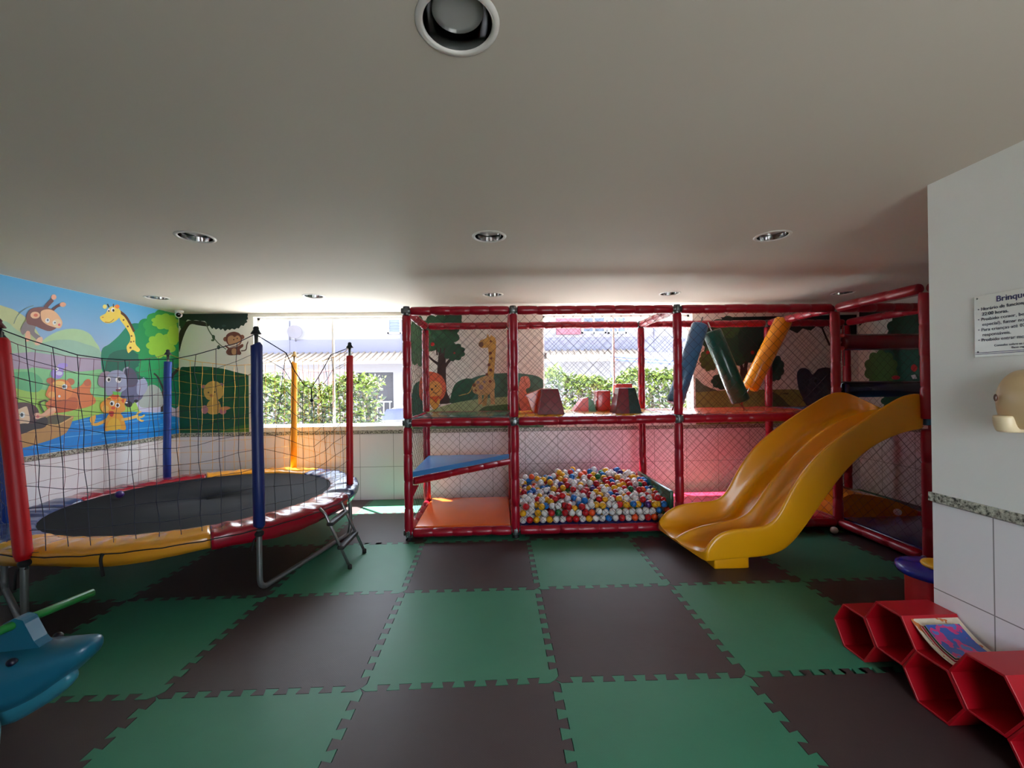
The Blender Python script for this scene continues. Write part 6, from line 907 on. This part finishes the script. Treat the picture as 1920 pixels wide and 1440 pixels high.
def pad(a0, a1, c, skirt, wr, lb):
    b = MB(); N = max(16, int((a1-a0)*1.1)); prof_n = 9; vs = []; ph = random.random()*9
    for i in range(N+1):
        a = radians(a0+(a1-a0)*i/N)
        fold = wr*(sin(a*46+ph)*.5+sin(a*71+ph*2)*.35+sin(a*17+ph)*.4)
        for j, (r, z) in enumerate([(1.085, .012), (1.10, .034), (1.17, .046), (1.25, .050), (1.32, .046), (1.365, .034), (1.378, .012), (1.372, -skirt*.5), (1.36, -skirt)]):
            am = (0, .5, 1, 1.2, 1, .7, .4, .3, .3)[j]
            rr = r + fold*.3*am*(1 if j > 5 else .2); zz = RZ+z+fold*am
            if j == 8: zz += .012*sin(a*9+ph)
            vs.append((TC.x+rr*cos(a), TC.y+rr*sin(a), zz))
    P = prof_n; fs = [(i*P+j, i*P+j+1, (i+1)*P+j+1, (i+1)*P+j) for i in range(N) for j in range(P-1)]
    b.add(vs, fs, smooth=True); o = b.build('edge_pad', pad_m(c), tr); o['label'] = lb
    md = o.modifiers.new('thick', 'SOLIDIFY'); md.thickness = .006; md.offset = -1
pad(247, 304.9, 'y', .075, .006, 'yellow edge pad nearest the camera'); pad(305.1, 357, 'r', .09, .010, 'red edge pad on the near right')
pad(357.4, 424, 'b', .05, .016, 'blue wrinkled edge pad on the right'); pad(424.5, 484, 'y', .05, .006, 'yellow edge pad at the back')
pad(484.5, 543, 'r', .06, .008, 'red edge pad at the back left'); pad(543.5, 606.5, 'b', .06, .014, 'blue wrinkled edge pad on the left')
MB().tube([(TC.x+1.386*cos(radians(a_)), TC.y+1.386*sin(radians(a_)), RZ+.004+.003*sin(a_*.7)) for a_ in range(228, 368, 3)], .004, 5).build('pad_cord', mat('black_cord', (15, 15, 17), .7), tr)
POLES = [((-2.293, 2.612), (-2.46, 2.63), 'r', .044), ((-1.082, 3.065), (-1.091, 3.07), 'n', .04), ((-.826, 4.266), (-.812, 4.27), 'r', .034), ((-1.905, 5.332), (-1.885, 5.34), 'y', .036), ((-3.149, 4.886), (-3.124, 4.89), 'B', .038), ((-3.085, 3.205), (-3.09, 3.2), 'B', .038)]
pm = {'r': mat('red_foam_sleeve', (186, 10, 24), .45, noise=.08), 'n': mat('navy_foam_sleeve', (14, 34, 98), .42, noise=.08), 'y': mat('yellow_foam_sleeve', (250, 160, 20), .45), 'B': mat('blue_foam_sleeve', (20, 62, 150), .42)}
plab = {'r': 'red foam sleeve', 'n': 'navy foam sleeve', 'y': 'yellow foam sleeve', 'B': 'blue foam sleeve'}
capm = mat('black_plastic_cap', (34, 34, 38), .4); ZT = 1.965
def ppos(k, z):
    (bx, by), (tx, ty), _, _ = POLES[k]; u = (z-.47)/(ZT-.47); return Vector((bx+(tx-bx)*u, by+(ty-by)*u, z))
for k, (b0, t0, c, r) in enumerate(POLES):
    po = MB().tube([ppos(k, .40), ppos(k, ZT)], .0145, 10).build('pole', mat('zinc_pole', (175, 178, 180), .25, .85), tr)
    zs = [.49, .50, .8, 1.1, 1.4, 1.7, 1.85, 1.856]
    if k == 0: zs = [.46]+zs[1:]
    pts = [ppos(k, z)+Vector((random.uniform(-.003, .003), 0, 0)) for z in zs]
    o = MB().tube(pts, [r*q for q in (.8, 1, 1.02, .99, 1.02, .98, 1, .9)], 18).build('foam_sleeve', pm[c], po); o['label'] = plab[c]
    p = ppos(k, ZT); cm = mat('tan_plastic_cap', (200, 160, 100), .4) if c == 'y' else (mat('dark_red_cap', (80, 15, 25), .4) if k == 0 else capm)
    MB().lathe([(0, .032), (.012, .03), (.02, .018), (.018, .006), (.024, -.004), (.036, -.024), (.036, -.03), (.015, -.03)], p, n=16).build('cap', cm, po)
# legs: three bent U tubes
def uleg(i, j):
    A, B_ = ppos(i, .47), ppos(j, .47); d = (B_-A); d.z = 0; L = d.length; d.normalize(); a = Vector((A.x, A.y, 0)); b2 = Vector((B_.x, B_.y, 0)); z = .021
    inn = (TC-(a+b2)/2); inn.z = 0; inn.normalize(); a = a; up = Vector((0, 0, 1))
    pts = [A, a+up*.2, a+up*.09+d*.002, a+d*.02+up*.045, a+d*.06+up*z, a+d*.12+up*z, (a+b2)/2+up*z, b2-d*.12+up*z, b2-d*.06+up*z, b2-d*.02+up*.045, b2+up*.09, b2+up*.2, B_]
    MB().tube(crv(pts, 4), .02, 10).build('leg', galv, tr)
uleg(1, 2); uleg(3, 4); uleg(5, 0)
# safety net, one panel between every two poles
def safety(i, j, colr, sagf, r=.0021, pull=0, s0=.45, zb=.50, ncol=11, nrow=10, lb=''):
    b = MB(); m = ncol; n2 = nrow; rnd = random.Random(i*7+j)
    G = []
    for u in range(m+1):
        s = u/m; col_ = []
        zt = 1.94 - sagf(s)
        for v in range(n2+1):
            t_ = v/n2; z = zb+(zt-zb)*t_; ss = s
            if pull: ss = s + (s0-s)*pull*max(0, t_-.25)**1.5*(1 if 0 < u < m else 0)
            A, B_ = ppos(i, z), ppos(j, z); p = A.lerp(B_, ss)
            out = (p-Vector((TC.x, TC.y, p.z))).normalized()
            p = p + out*(.05*sin(pi*ss)*(1-t_*.6)) + Vector((rnd.uniform(-.008, .008), rnd.uniform(-.008, .008), rnd.uniform(-.008, .008)))*(1 if 0 < v else .3)
            col_.append(p)
        G.append(col_)
    for u in range(m+1):
        b.tube(G[u], r, 4, cap=False)
    for v in range(n2+1): b.tube([G[u][v] for u in range(m+1)], r*(1.9 if v == n2 else 1), 4, cap=False)
    if pull:
        k = round(s0*m); p = G[k][n2-1]; b.ball(tuple(p), .016, 8); b.tube([G[k][n2], G[k][n2]-Vector((0, 0, .07)), p], .005, 5); b.tube([p, p+Vector((.012, 0, -.09))], .004, 5)
    o = b.build('safety_net', mat('net_%s' % colr, {'black': (16, 18, 30), 'navy': (18, 24, 52), 'yellow': (235, 175, 60), 'wine': (110, 50, 70), 'blue': (30, 50, 110)}[colr], .6), tr, norm=False); o['label'] = lb
par = lambda d: (lambda s: d*(1-(2*s-1)**2))
safety(0, 1, 'navy', par(.21), lb='dark navy net panel facing the camera')
safety(1, 2, 'black', lambda s: .46*min(s/.45, (1-s)/.55), pull=.55, ncol=8, lb='black net panel pulled into a knot at the entrance')
safety(2, 3, 'yellow', par(.10), r=.0019, lb='yellow net panel'); safety(3, 4, 'yellow', par(.12), r=.0021, ncol=12, lb='yellow net panel')
safety(4, 5, 'wine', par(.12), r=.0016, ncol=13, lb='wine red net panel'); safety(5, 0, 'blue', par(.1), r=.002, ncol=6, lb='blue net panel')
# the entrance net's black straps and hanging ties
blk = mat('black_webbing', (14, 14, 16), .7)
for k, L in ((0, .16), (1, .12), (2, .13)):
    p = ppos(k, .44); MB().ball(tuple(p), .034, 10, sc=(1, 1, .8)).build('strap_knot', blk, tr)
    MB().tube(crv([p, p+Vector((-.03, -.02, -.05)), p+Vector((-.04, -.02, -L))]), .007, 5).build('strap', blk, tr)
a = radians(281); p = Vector((TC.x+1.385*cos(a), TC.y+1.385*sin(a), .48))
MB().tube(crv([p, p+Vector((.0, -.015, -.04)), p+Vector((.012, -.012, -.14))]), [.012]*3+[.009]*10, 6).build('strap', blk, tr)
# ladder
ld = thing('ladder', 'small two-step steel ladder hooked on the right rim of the trampoline', 'ladder', (-.54, 3.6, 0))
F0, F1 = Vector((-.545, 3.438, 0)), Vector((-.531, 3.778, 0)); dr = Vector((-.215, -.0, .50))
railm = mat('steel_ladder_tube', (150, 150, 150), .3, .8)
for f in (F0, F1):
    ra = MB().tube([f+Vector((0, 0, .015)), f+dr*.93, f+dr*1.0+Vector((-.03, 0, .012))], .0125, 10).build('rail', railm, ld)
    MB().lathe([(0, 0), (.018, 0), (.018, .03), (.013, .034)], f, n=12).build('rubber_foot', rub, ra)
for u in (.36, .76):
    a, c = F0+dr*u, F1+dr*u
    MB().rbox((min(a.x, c.x)-.022, a.y-.02, a.z-.016), (max(a.x, c.x)+.022, c.y+.02, a.z+.016), .012).build('step', mat('black_step_rubber', (38, 34, 36), .5), ld)
# ------------------------------------------------------------------ rocking whale
wm = mat('aqua_plastic', (24, 96, 122), .32, noise=.05, nscale=3, coat=.2); wl = mat('pale_aqua_plastic', (120, 175, 185), .32, noise=.05)
wh = thing('rocking_toy', 'blue plastic whale rocker with green handlebar at the lower left', 'rocking toy', (-1.55, 1.75, 0))
#      x,   zc,   half height, half width
SEC = [(-2.30, .40, .035, .05), (-2.2, .34, .07, .09), (-2.05, .28, .10, .12), (-1.85, .25, .135, .14), (-1.65, .265, .14, .15), (-1.5, .28, .145, .155), (-1.4, .295, .138, .15), (-1.3, .315, .125, .135), (-1.2, .345, .10, .11), (-1.12, .385, .065, .08), (-1.07, .405, .045, .058), (-1.05, .412, .02, .03)]
b = MB(); vs = []; N = 20
for x, zc, hh, hw in SEC:
    for j in range(N):
        a = 2*pi*j/N; c, s = cos(a), sin(a); zz = (abs(s)**.75)*(1 if s > 0 else -1)
        if s > 0: zz *= .85
        vs.append((x, 1.75+hw*(abs(c)**.85)*(1 if c > 0 else -1), zc+hh*zz))
fs = [(i*N+j, i*N+(j+1) % N, (i+1)*N+(j+1) % N, (i+1)*N+j) for i in range(len(SEC)-1) for j in range(N)] + [tuple(range(N))[::-1], tuple((len(SEC)-1)*N+j for j in range(N))]
b.add(vs, fs, smooth=True); b.build('body', wm, wh, sub=1)
b = MB()   # lower jaw lip
b.tube(crv([(-1.58, 1.74, .165), (-1.40, 1.74, .182), (-1.26, 1.735, .232), (-1.13, 1.73, .302)]), [.07, .075, .08, .084, .085, .085, .083, .08, .075, .07, .066, .062, .058, .054, .049, .044, .038, .03, .018], 14).build('lower_jaw', mat('mid_aqua_plastic', (50, 125, 145), .32, noise=.05), wh)
fin = [(-1.48, .41), (-1.445, .49), (-1.415, .53), (-1.37, .55), (-1.335, .54), (-1.315, .50), (-1.29, .45), (-1.26, .415), (-1.3, .40)]
MB().prism(fin, lambda u, v, d: (u, d, v), 1.722, 1.778).build('fin', wm, wh, bevel=.016)
MB().tube([(-1.30, 1.52, .545), (-1.385, 1.75, .512), (-1.32, 1.98, .545)] if False else [(-1.43, 1.50, .515), (-1.375, 1.75, .52), (-1.30, 2.0, .525)], .018, 10).build('handlebar', mat('green_plastic', (30, 120, 50), .4), wh)
for y, s in ((1.658, -1), (1.842, 1)):
    MB().ball((-1.31, y, .402), .017, 12, sc=(1.2, 1.0, 1.0)).build('eye', mat('navy_eye', (14, 14, 40), .3), wh)
rk = [( -2.22+ .72*u, .02 + .55*(u-.5)**2*.5) for u in [i/12 for i in range(13)]]
for y in (1.60, 1.88):
    MB().tube([(x, y, z+.02) for x, z in rk], .028, 10).build('rocker_runner', wl, wh)
MB().tube(crv([(-1.52, 1.66, .15), (-1.40, 1.605, .20), (-1.325, 1.585, .19), (-1.32, 1.58, .12)]), .033, 12).ball((-1.32, 1.58, .12), .033, 10).build('footrest', wl, wh)
MB().prism([(-2.36, .40), (-2.27, .37), (-2.2, .40), (-2.28, .52), (-2.42, .6), (-2.5, .56)], lambda u, v, d: (u, d+1.75, v), -.14, .14).build('tail', wm, wh, bevel=.02)

# ------------------------------------------------------------------ honeycomb shelf
rp = mat('red_moulded_plastic', (172, 4, 24), .4, noise=.04, nscale=4)
hx = thing('honeycomb_shelf', 'low red plastic shelf of open hexagonal cubbies along the right wall', 'shelf', (2.82, 1.6, 0))
HA = .142; HH = HA*math.sqrt(3); X0, X1 = 2.685, XR-.004
for k in range(8):
    yc = 2.128-k*HA*1.5; zc = HH/2 + (HH/2 if k % 2 else 0)+.002
    def ring(a): return [(yc+a*cos(pi/3*i), zc+a*sin(pi/3*i)) for i in range(6)]
    ro, ri = ring(HA-.0006), ring(HA-.0135); xs = X1
    if yc > YR-.15: xs = X1
    b = MB(); vs = [(X0, y, z) for y, z in ro]+[(X0, y, z) for y, z in ri]+[(xs, y, z) for y, z in ro]+[(X0+.27, y, z) for y, z in ri]
    for i in range(6):
        j = (i+1) % 6; b.add(vs, [(i, j, 6+j, 6+i), (i, 12+i, 12+j, j), (6+i, 6+j, 18+j, 18+i)])
    b.add(vs, [tuple(range(12, 18)), tuple(range(18, 24))[::-1]]); b.build('cubby', rp, hx, bevel=.0025)
# ------------------------------------------------------------------ books on the shelf
def book(label, c4, th, cols, curl=0, name='picture_book', art=None):
    """four corners (x, y, z) of the underside: spine-near, spine-far, ..."""
    P = [Vector(p) for p in c4]; n = 10; base_ = sum(P, Vector())/4
    t = thing(name, label, 'book', tuple(base_), 'picture books lying on the red shelf')
    def grid(off):
        vs = []
        for i in range(n+1):
            for j in range(n+1):
                u, v = i/n, j/n; p = P[0]*(1-u)*(1-v)+P[1]*u*(1-v)+P[2]*u*v+P[3]*(1-u)*v
                vs.append(p+Vector((0, 0, off - curl*sin(pi*u))))
        return vs
    def slab(o0, o1, mi, nm, m, ins=0):
        A, B_ = grid(o0), grid(o1); k = n+1; b = MB(); off = len(A)
        f = [(i*k+j, (i+1)*k+j, (i+1)*k+j+1, i*k+j+1) for i in range(n) for j in range(n)]
        b.add(A+B_, [q_[::-1] for q_ in f]+[tuple(x+off for x in q_) for q_ in f])
        e = [(i*k, (i+1)*k) for i in range(n)]+[(i*k+n, (i+1)*k+n) for i in range(n)]+[(j, j+1) for j in range(n)]+[(n*k+j, n*k+j+1) for j in range(n)]
        b.add(A+B_, [(a_, b_, b_+off, a_+off) for a_, b_ in e]); return b.build(nm, m, t)
    slab(.0015, th-.0015, 0, 'pages', mat('book_pages', (235, 230, 215), .7)); slab(0, .0014, 0, 'back_cover', cols[1]); slab(th-.0014, th, 0, 'front_cover', cols[0])
def cover(name, a, b_, c, sc):
    m = bpy.data.materials.new(name); m.use_nodes = True; nt = m.node_tree; bs = nt.nodes['Principled BSDF']
    g = nt.nodes.new('ShaderNodeNewGeometry'); v = nt.nodes.new('ShaderNodeTexNoise'); v.inputs['Scale'].default_value = sc; v.inputs['Detail'].default_value = 2; nt.links.new(g.outputs['Position'], v.inputs['Vector'])
    r = nt.nodes.new('ShaderNodeValToRGB'); r.color_ramp.interpolation = 'CONSTANT'; e = r.color_ramp.elements; e[0].color = L3(a); e[1].color = L3(b_); e[1].position = .5; x = e.new(.6); x.color = L3(c)
    nt.links.new(v.outputs['Fac'], r.inputs[0]); nt.links.new(r.outputs[0], bs.inputs['Base Color']); bs.inputs['Roughness'].default_value = .3; return m
beige = mat('beige_card', (212, 192, 165), .6)
def bk4(x0, x1, ya, yb, lift, dx=0.0):
    z = lambda y: .272+.377*(y-1.62)+lift
    return [(x0, ya, z(ya)), (x0+dx, yb, z(yb)), (x1, yb, z(yb)), (x1-.012, ya, z(ya))]
book('large beige picture book with orange print, bottom of the small pile on the red shelf', bk4(2.70, 2.962, 1.622, 1.835, 0, .025), .006, [cover('beige_print', (215, 200, 175), (222, 205, 180), (200, 110, 50), 16), beige], .022)
book('thin red-edged book in the middle of the pile on the red shelf', bk4(2.715, 2.915, 1.63, 1.795, .0, .02), .008, [mat('red_cover', (170, 30, 50), .35)]*2, .014)
book('dark green thin book just below the topmost one on the red shelf', bk4(2.722, 2.915, 1.633, 1.79, .0085, .02), .006, [mat('dark_cover', (20, 40, 45), .35)]*2, .014)
book('topmost book with pink and blue cover on the red shelf', bk4(2.728, 2.915, 1.636, 1.787, .015, .02), .006, [cover('pink_blue_print', (60, 90, 170), (205, 50, 120), (90, 120, 190), 17), mat('green_cover', (40, 120, 90), .35)], .014)
# ------------------------------------------------------------------ toy table at the wall end
ty = thing('toy_table', 'small blue topped play table with red leg half hidden by the wall end', 'toy table', (3.2, 2.25, 0))
bp_ = mat('blue_moulded_plastic', (22, 34, 150), .25, noise=.04, coat=.3); yp = mat('yellow_moulded_plastic', (240, 180, 40), .35)
MB().lathe([(0, .395), (.13, .395), (.155, .405), (.165, .425), (.16, .445), (.14, .455), (0, .455)], (3.21, 2.19, 0), n=36).build('table_top', bp_, ty)
MB().lathe([(0, .455), (.085, .455), (.09, .465), (.085, .475), (.06, .478), (0, .472)], (3.24, 2.165, 0), n=28).build('round_tray', yp, ty)
MB().rbox((3.12, 2.12, 0), (3.28, 2.28, .40), .02).build('leg', mat('red_toy_plastic', (190, 14, 34), .35), ty)
MB().rbox((3.05, 2.12, .10), (3.115, 2.2, .19), .012).build('side_peg', yp, ty)
# ------------------------------------------------------------------ rules sign (writing on the board)
sg = thing('rules_sign', 'white acrylic sign with dark blue rules text on the right wall', 'sign', (XR-.01, 1.45, 1.77))
MB().box((XR-.008, 1.20, 1.628), (XR-.002, 1.743, 1.912)).build('board', mat('white_acrylic', (232, 234, 228), .18, noise=.01), sg, bevel=.001)
ink = mat('dark_blue_ink', (36, 36, 92), .5); ink2 = mat('grey_ink', (70, 72, 88), .5)
def text(s, y, z, size, m, parent, bold=0.0, align='LEFT'):
    cu = bpy.data.curves.new('lettering', 'FONT'); cu.body = s; cu.size = size; cu.extrude = .0004; cu.offset = bold; cu.align_x = align
    tmp = bpy.data.objects.new('tmp', cu); COL.objects.link(tmp); dg = bpy.context.evaluated_depsgraph_get(); dg.update()
    me = bpy.data.meshes.new_from_object(tmp.evaluated_get(dg)); bpy.data.objects.remove(tmp)
    R = Matrix(((0, 0, -1, XR-.0088), (-1, 0, 0, y), (0, 1, 0, z), (0, 0, 0, 1))); me.transform(R)
    me.transform(Matrix.Translation(-BASE[parent.name])); me.materials.clear(); me.materials.append(m)
    o = bpy.data.objects.new('lettering', me); COL.objects.link(o); o.parent = parent; BASE[o.name] = BASE[parent.name]; return o
text('Brinquedoteca', 1.655, 1.872, .036, ink, sg, .0005)
yy = 1.728
for i, (s, bo) in enumerate((('\u2022 Horário de funcionamento: 08:00 às', .0003), ('   22:00 horas.', .0003), ('\u2022 Proibido comer, beber (exceto água', .0), ('   especial), fumar no espaço.', .0), ('\u2022 Para crianças até 07 anos com os', .0), ('   responsáveis.', 0), ('\u2022 Proibido entrar molhado no local.', 0))):
    text(s, yy, 1.842-i*.0238, .0205, ink2, sg, bo)
text('Consulte sobre as regras no', 1.665, 1.672, .014, ink2, sg); text('Base: regimento interno', 1.60, 1.658, .013, ink2, sg)
for z in (1.648, 1.641): MB().box((XR-.0092, 1.203, z-.0011), (XR-.008, 1.741, z+.0011)).build('rule_line', ink, sg)
for y, z in ((1.73, 1.90), (1.73, 1.652)): MB().lathe([(0, .002), (.003, .0015), (.004, 0), (0, 0)], (XR-.008, y, z), axis=(-1, 0, 0), n=10).build('screw', steel, sg)
# ------------------------------------------------------------------ soap dispenser
sd = thing('soap_dispenser', 'beige push-lever soap dispenser on the right wall below the sign', 'dispenser', (XR-.05, 1.52, 1.4))
be = mat('beige_plastic', (225, 196, 150), .3, noise=.03, coat=.2); be2 = mat('light_beige_plastic', (235, 215, 175), .3)
def loft(secs, name, m, parent, sub=1):
    b = MB(); n = len(secs[0]); vs = [p for s in secs for p in s]
    fs = [(k*n+i, k*n+(i+1) % n, (k+1)*n+(i+1) % n, (k+1)*n+i) for k in range(len(secs)-1) for i in range(n)] + [tuple(range(n)), tuple((len(secs)-1)*n+i for i in range(n))]
    b.add(vs, fs, smooth=True); return b.build(name, m, parent, sub=sub)
def sdsec(z, d, hw, yc=1.51, n=18):
    return [(XR - .002 - d*max(0, sin(a))**.45, yc+hw*(abs(cos(a))**.8)*(1 if cos(a) > 0 else -1), z) for a in [pi*i/(n-1) for i in range(n)]]
loft([sdsec(z, d, hw) for z, d, hw in ((1.312, .07, .09), (1.318, .085, .096), (1.36, .10, .103), (1.42, .112, .108), (1.47, .108, .106), (1.51, .092, .10), (1.54, .07, .088), (1.56, .045, .07), (1.567, .02, .045))], 'housing', be, sd)
loft([sdsec(z, d, hw, 1.56) for z, d, hw in ((1.298, .10, .038), (1.30, .118, .041), (1.355, .128, .044), (1.368, .126, .044), (1.371, .118, .042))], 'push_lever', be2, sd)
MB().ball((XR-.112, 1.578, 1.445), .008, 10, sc=(.9, .8, 2.0)).build('sight_window', mat('brown_window', (90, 60, 50), .2), sd)

# ------------------------------------------------------------------ outside: yard, hedge, house, car
GZ = -.5
tag(MB().box((-40, 5.78, GZ-.1), (40, 60, GZ)).build('ground_outside', mat('pale_concrete', (200, 202, 202), .8, noise=.08, nscale=1)), kind='structure')
leafm = [mat('leaf_%d' % i, c, .55, noise=.2, nscale=9) for i, c in enumerate(((92, 110, 34), (58, 76, 34), (104, 116, 48), (40, 52, 32), (80, 72, 58)))]
def hedge(x0, x1, y0, z1, n, label, seed):
    rn = random.Random(seed); t = thing('hedge', label, 'hedge', ((x0+x1)/2, y0+.35, GZ))
    b = MB()
    for i in range(n):
        x = rn.uniform(x0, x1); top = z1 + .10*sin(x*3.1+seed)+.06*sin(x*7.7)
        if rn.random() < .3: z = rn.uniform(top-.12, top+.06)
        else: z = rn.uniform(.55, top)
        y = y0 + rn.uniform(0, .75) if rn.random() < .45 else y0+rn.uniform(-.06, .12)
        s = rn.uniform(.035, .075); a, e = rn.uniform(0, 6.3), rn.uniform(-.9, .9)
        d = Vector((cos(a)*cos(e), sin(a)*cos(e), sin(e))); w_ = d.orthogonal().normalized(); w_ = (Matrix.Rotation(rn.uniform(0, 6.3), 3, d) @ w_)
        p = Vector((x, y, z)); u = w_.cross(d)*.15
        mi = 0 if z > top-.25 and rn.random() < .6 else rn.choice((0, 1, 1, 2, 3, 3, 4))
        b.add([p, p+d*s+w_*s*.42+u*s, p+d*s*2, p+d*s-w_*s*.42+u*s], [(0, 1, 2), (0, 2, 3)], mi)
    b.build('foliage', leafm, t, norm=False)
    b = MB()
    for i in range(int((x1-x0)*7)):
        x = rn.uniform(x0, x1); b.tube(crv([(x, y0+.35, GZ), (x+rn.uniform(-.1, .1), y0+.3, .5), (x+rn.uniform(-.2, .2), y0+rn.uniform(.1, .5), z1-.2)], 3), .012, 5)
    tag(b.build('stems', mat('bark', (95, 80, 62), .8), t), kind='stuff')
hedge(-4.5, -1.7, 8.2, 1.62, 6500, 'bushy green hedge outside the left window', 1.0)
hedge(1.2, 5.2, 8.2, 1.66, 8500, 'bushy green hedge outside the window behind the play frame', 2.3)
facade = mat('white_render', (118, 115, 120), .8, noise=.02); fgrey = mat('pale_grey_render', (92, 90, 104), .8, noise=.02)
hs = thing('house', 'white rendered house with tiled awning and dark garage door across the yard', 'house', (0, 18.5, GZ))
wl_ = MB(); wl_.box((-16, 18, GZ), (-5.3, 18.3, 5.0)).box((-5.3, 18, 2.15), (-3.75, 18.3, 5.0)).box((-3.75, 18, GZ), (16, 18.3, 5.0))
wl_.build('wall', facade, hs)
MB().box((-16, 17.94, 2.9), (16, 18.0, 3.55)).build('string_course', fgrey, hs)
MB().box((-5.3, 18.2, GZ), (-3.75, 18.25, 2.15)).build('garage_door', mat('dark_grey_door', (46, 43, 50), .6, noise=.2), hs)
b = MB()
for i in range(6): b.box((-5.2+i*.26, 17.9, GZ), (-5.17+i*.26, 17.93, .9))
b.box((-5.25, 17.9, .88), (-3.8, 17.93, .92)); b.build('gate_railing', white_frame, hs)
aw = MB(); aw.add([(-16, 18, 3.0), (7, 18, 3.0), (7, 16.7, 2.55), (-16, 16.7, 2.55), (-16, 18, 2.9), (7, 18, 2.9), (7, 16.7, 2.45), (-16, 16.7, 2.45)], [(0, 1, 2, 3), (4, 7, 6, 5), (3, 2, 6, 7), (0, 3, 7, 4), (1, 5, 6, 2)])
for i in range(90): aw.tube([(-15.9+i*.255, 18, 3.02), (-15.9+i*.255, 16.68, 2.57)], .05, 5)
aw.build('awning', mat('pale_tiles', (134, 120, 108), .7, noise=.08), hs)
def hwin(x0, x1, z0, z1, slats, fc=(95, 100, 120)):
    f = MB().box((x0, 17.9, z0), (x1, 18.0, z0+.07)).box((x0, 17.9, z1-.07), (x1, 18.0, z1)).box((x0, 17.9, z0), (x0+.07, 18.0, z1)).box((x1-.07, 17.9, z0), (x1, 18.0, z1)).box(((x0+x1)/2-.03, 17.9, z0), ((x0+x1)/2+.03, 18, z1)).build('window_frame', white_frame, hs)
    MB().box((x0+.07, 17.96, z0+.07), (x1-.07, 17.99, z1-.07)).build('window_glass', mat('house_glass_%d' % fc[0], fc, .15), f)
    if slats:
        b = MB(); n = int((z1-z0)/.13)
        for i in range(n): b.box((x0+.07, 17.93, z0+.08+i*.13), (x1-.07, 17.96, z0+.14+i*.13))
        b.build('shutter', mat('pale_blue_shutter', (78, 84, 108), .6), f)
hwin(-3.95, -2.85, 3.78, 4.9, True, (85, 92, 115)); hwin(4.35, 5.4, 3.72, 4.6, False, (60, 66, 80)); hwin(-5.8, -5.0, 4.9, 5.2, False); hwin(5.5, 6.3, 3.7, 4.6, True, (90, 95, 135))
MB().box((3.25, 17.9, 3.68), (4.3, 18, 4.6)).build('balcony_panel', mat('pink_panel', (110, 62, 74), .7), hs)
MB().box((-6.8, 17.3, 4.55), (-5.6, 18, 4.65)).box((-2.9, 17.3, 4.75), (-1.8, 18, 4.85)).build('ledge', fgrey, hs)
for x in (-8.1, -3.4, 1.2, 7.5): MB().box((x, 17.92, 3.0), (x+.05, 18, 5.0)).build('drain_pipe', fgrey, hs)
MB().tube([(5.2, 16.5, 2.62), (8.5, 16.5, 2.35)], .04, 6).tube([(5.2, 16.5, 2.5), (8.5, 16.5, 2.2)], .03, 6).tube([(5.25, 16.5, GZ), (5.25, 16.5, 2.6)], .05, 6).tube([(8.4, 16.5, GZ), (8.4, 16.5, 2.4)], .05, 6).build('carport_rail', mat('white_blue_metal', (80, 90, 130), .5), hs)
ac = thing('satellite_dish', 'pale satellite dish and bracket high on the white house wall', 'dish', (-7.6, 17.9, 3.6))
MB().lathe([(0, .0), (.13, .02), (.27, .075), (.285, .09), (.27, .085), (.13, .03), (0, .015)], (-7.75, 17.75, 3.85), axis=(.5, -1, .2), n=28).build('dish', mat('grey_dish', (84, 78, 84), .6), ac)
MB().tube([(-7.75, 17.75, 3.85), (-7.8, 17.95, 3.5)], .03, 6).build('bracket', fgrey, ac)
pk = thing('picket_fence', 'low pink white picket fence above the hedge, before the house', 'fence', (-5, 14.0, GZ))
b = MB()
for i in range(19): b.box((-6.6+i*.12, 14, GZ), (-6.56+i*.12, 14.03, 2.12))
b.build('pickets', mat('pink_white_metal', (112, 86, 90), .6), pk); MB().box((-6.65, 13.98, 2.05), (-4.3, 14.05, 2.12)).build('top_rail', mat('pink_white_metal', (112, 86, 90), .6), pk)
# car
cr_ = thing('car', 'white parked car seen beyond the hedge through the left window', 'car', (-1.2, 13.6, GZ))
cw = mat('white_car_paint', (190, 190, 196), .2, coat=.6); cg = mat('car_glass', (62, 66, 95), .1)
def csec(x, z0, z1, hw, n=12):
    out = []
    for i in range(n):
        a = 2*pi*i/n; c, s = cos(a), sin(a); out.append((x, 13.6+hw*abs(c)**.4*(1 if c > 0 else -1), (z0+z1)/2+(z1-z0)/2*abs(s)**.4*(1 if s > 0 else -1)))
    return out
loft([csec(x, z0, z1, hw) for x, z0, z1, hw in ((-3.35, -.2, .2, .65), (-3.3, -.3, .42, .78), (-2.9, -.32, .5, .84), (-1.2, -.32, .54, .86), (.4, -.32, .55, .85), (.8, -.25, .45, .75))], 'body', cw, cr_)
loft([csec(x, .4, z1, hw) for x, z1, hw in ((-3.0, .46, .74), (-2.78, .86, .66), (-2.3, .97, .64), (-1.0, 1.0, .64), (-.1, .95, .62), (.35, .55, .7))], 'roof', cw, cr_)
MB().prism([(-2.92, .50), (-2.70, .84), (-2.0, .90), (-2.0, .52)], lambda u, v, d: (u, d, v), 12.86, 12.9).prism([(-1.9, .52), (-1.9, .90), (-.8, .92), (-.8, .54)], lambda u, v, d: (u, d, v), 12.86, 12.9).build('side_window', cg, cr_)
for x in (-2.6, -.1):
    for y in (12.78, 14.4): MB().lathe([(0, -.1), (.3, -.1), (.32, -.05), (.32, .05), (.3, .1), (0, .1)], (x, y, GZ+.32), axis=(0, 1, 0), n=20).build('wheel', rub, cr_)
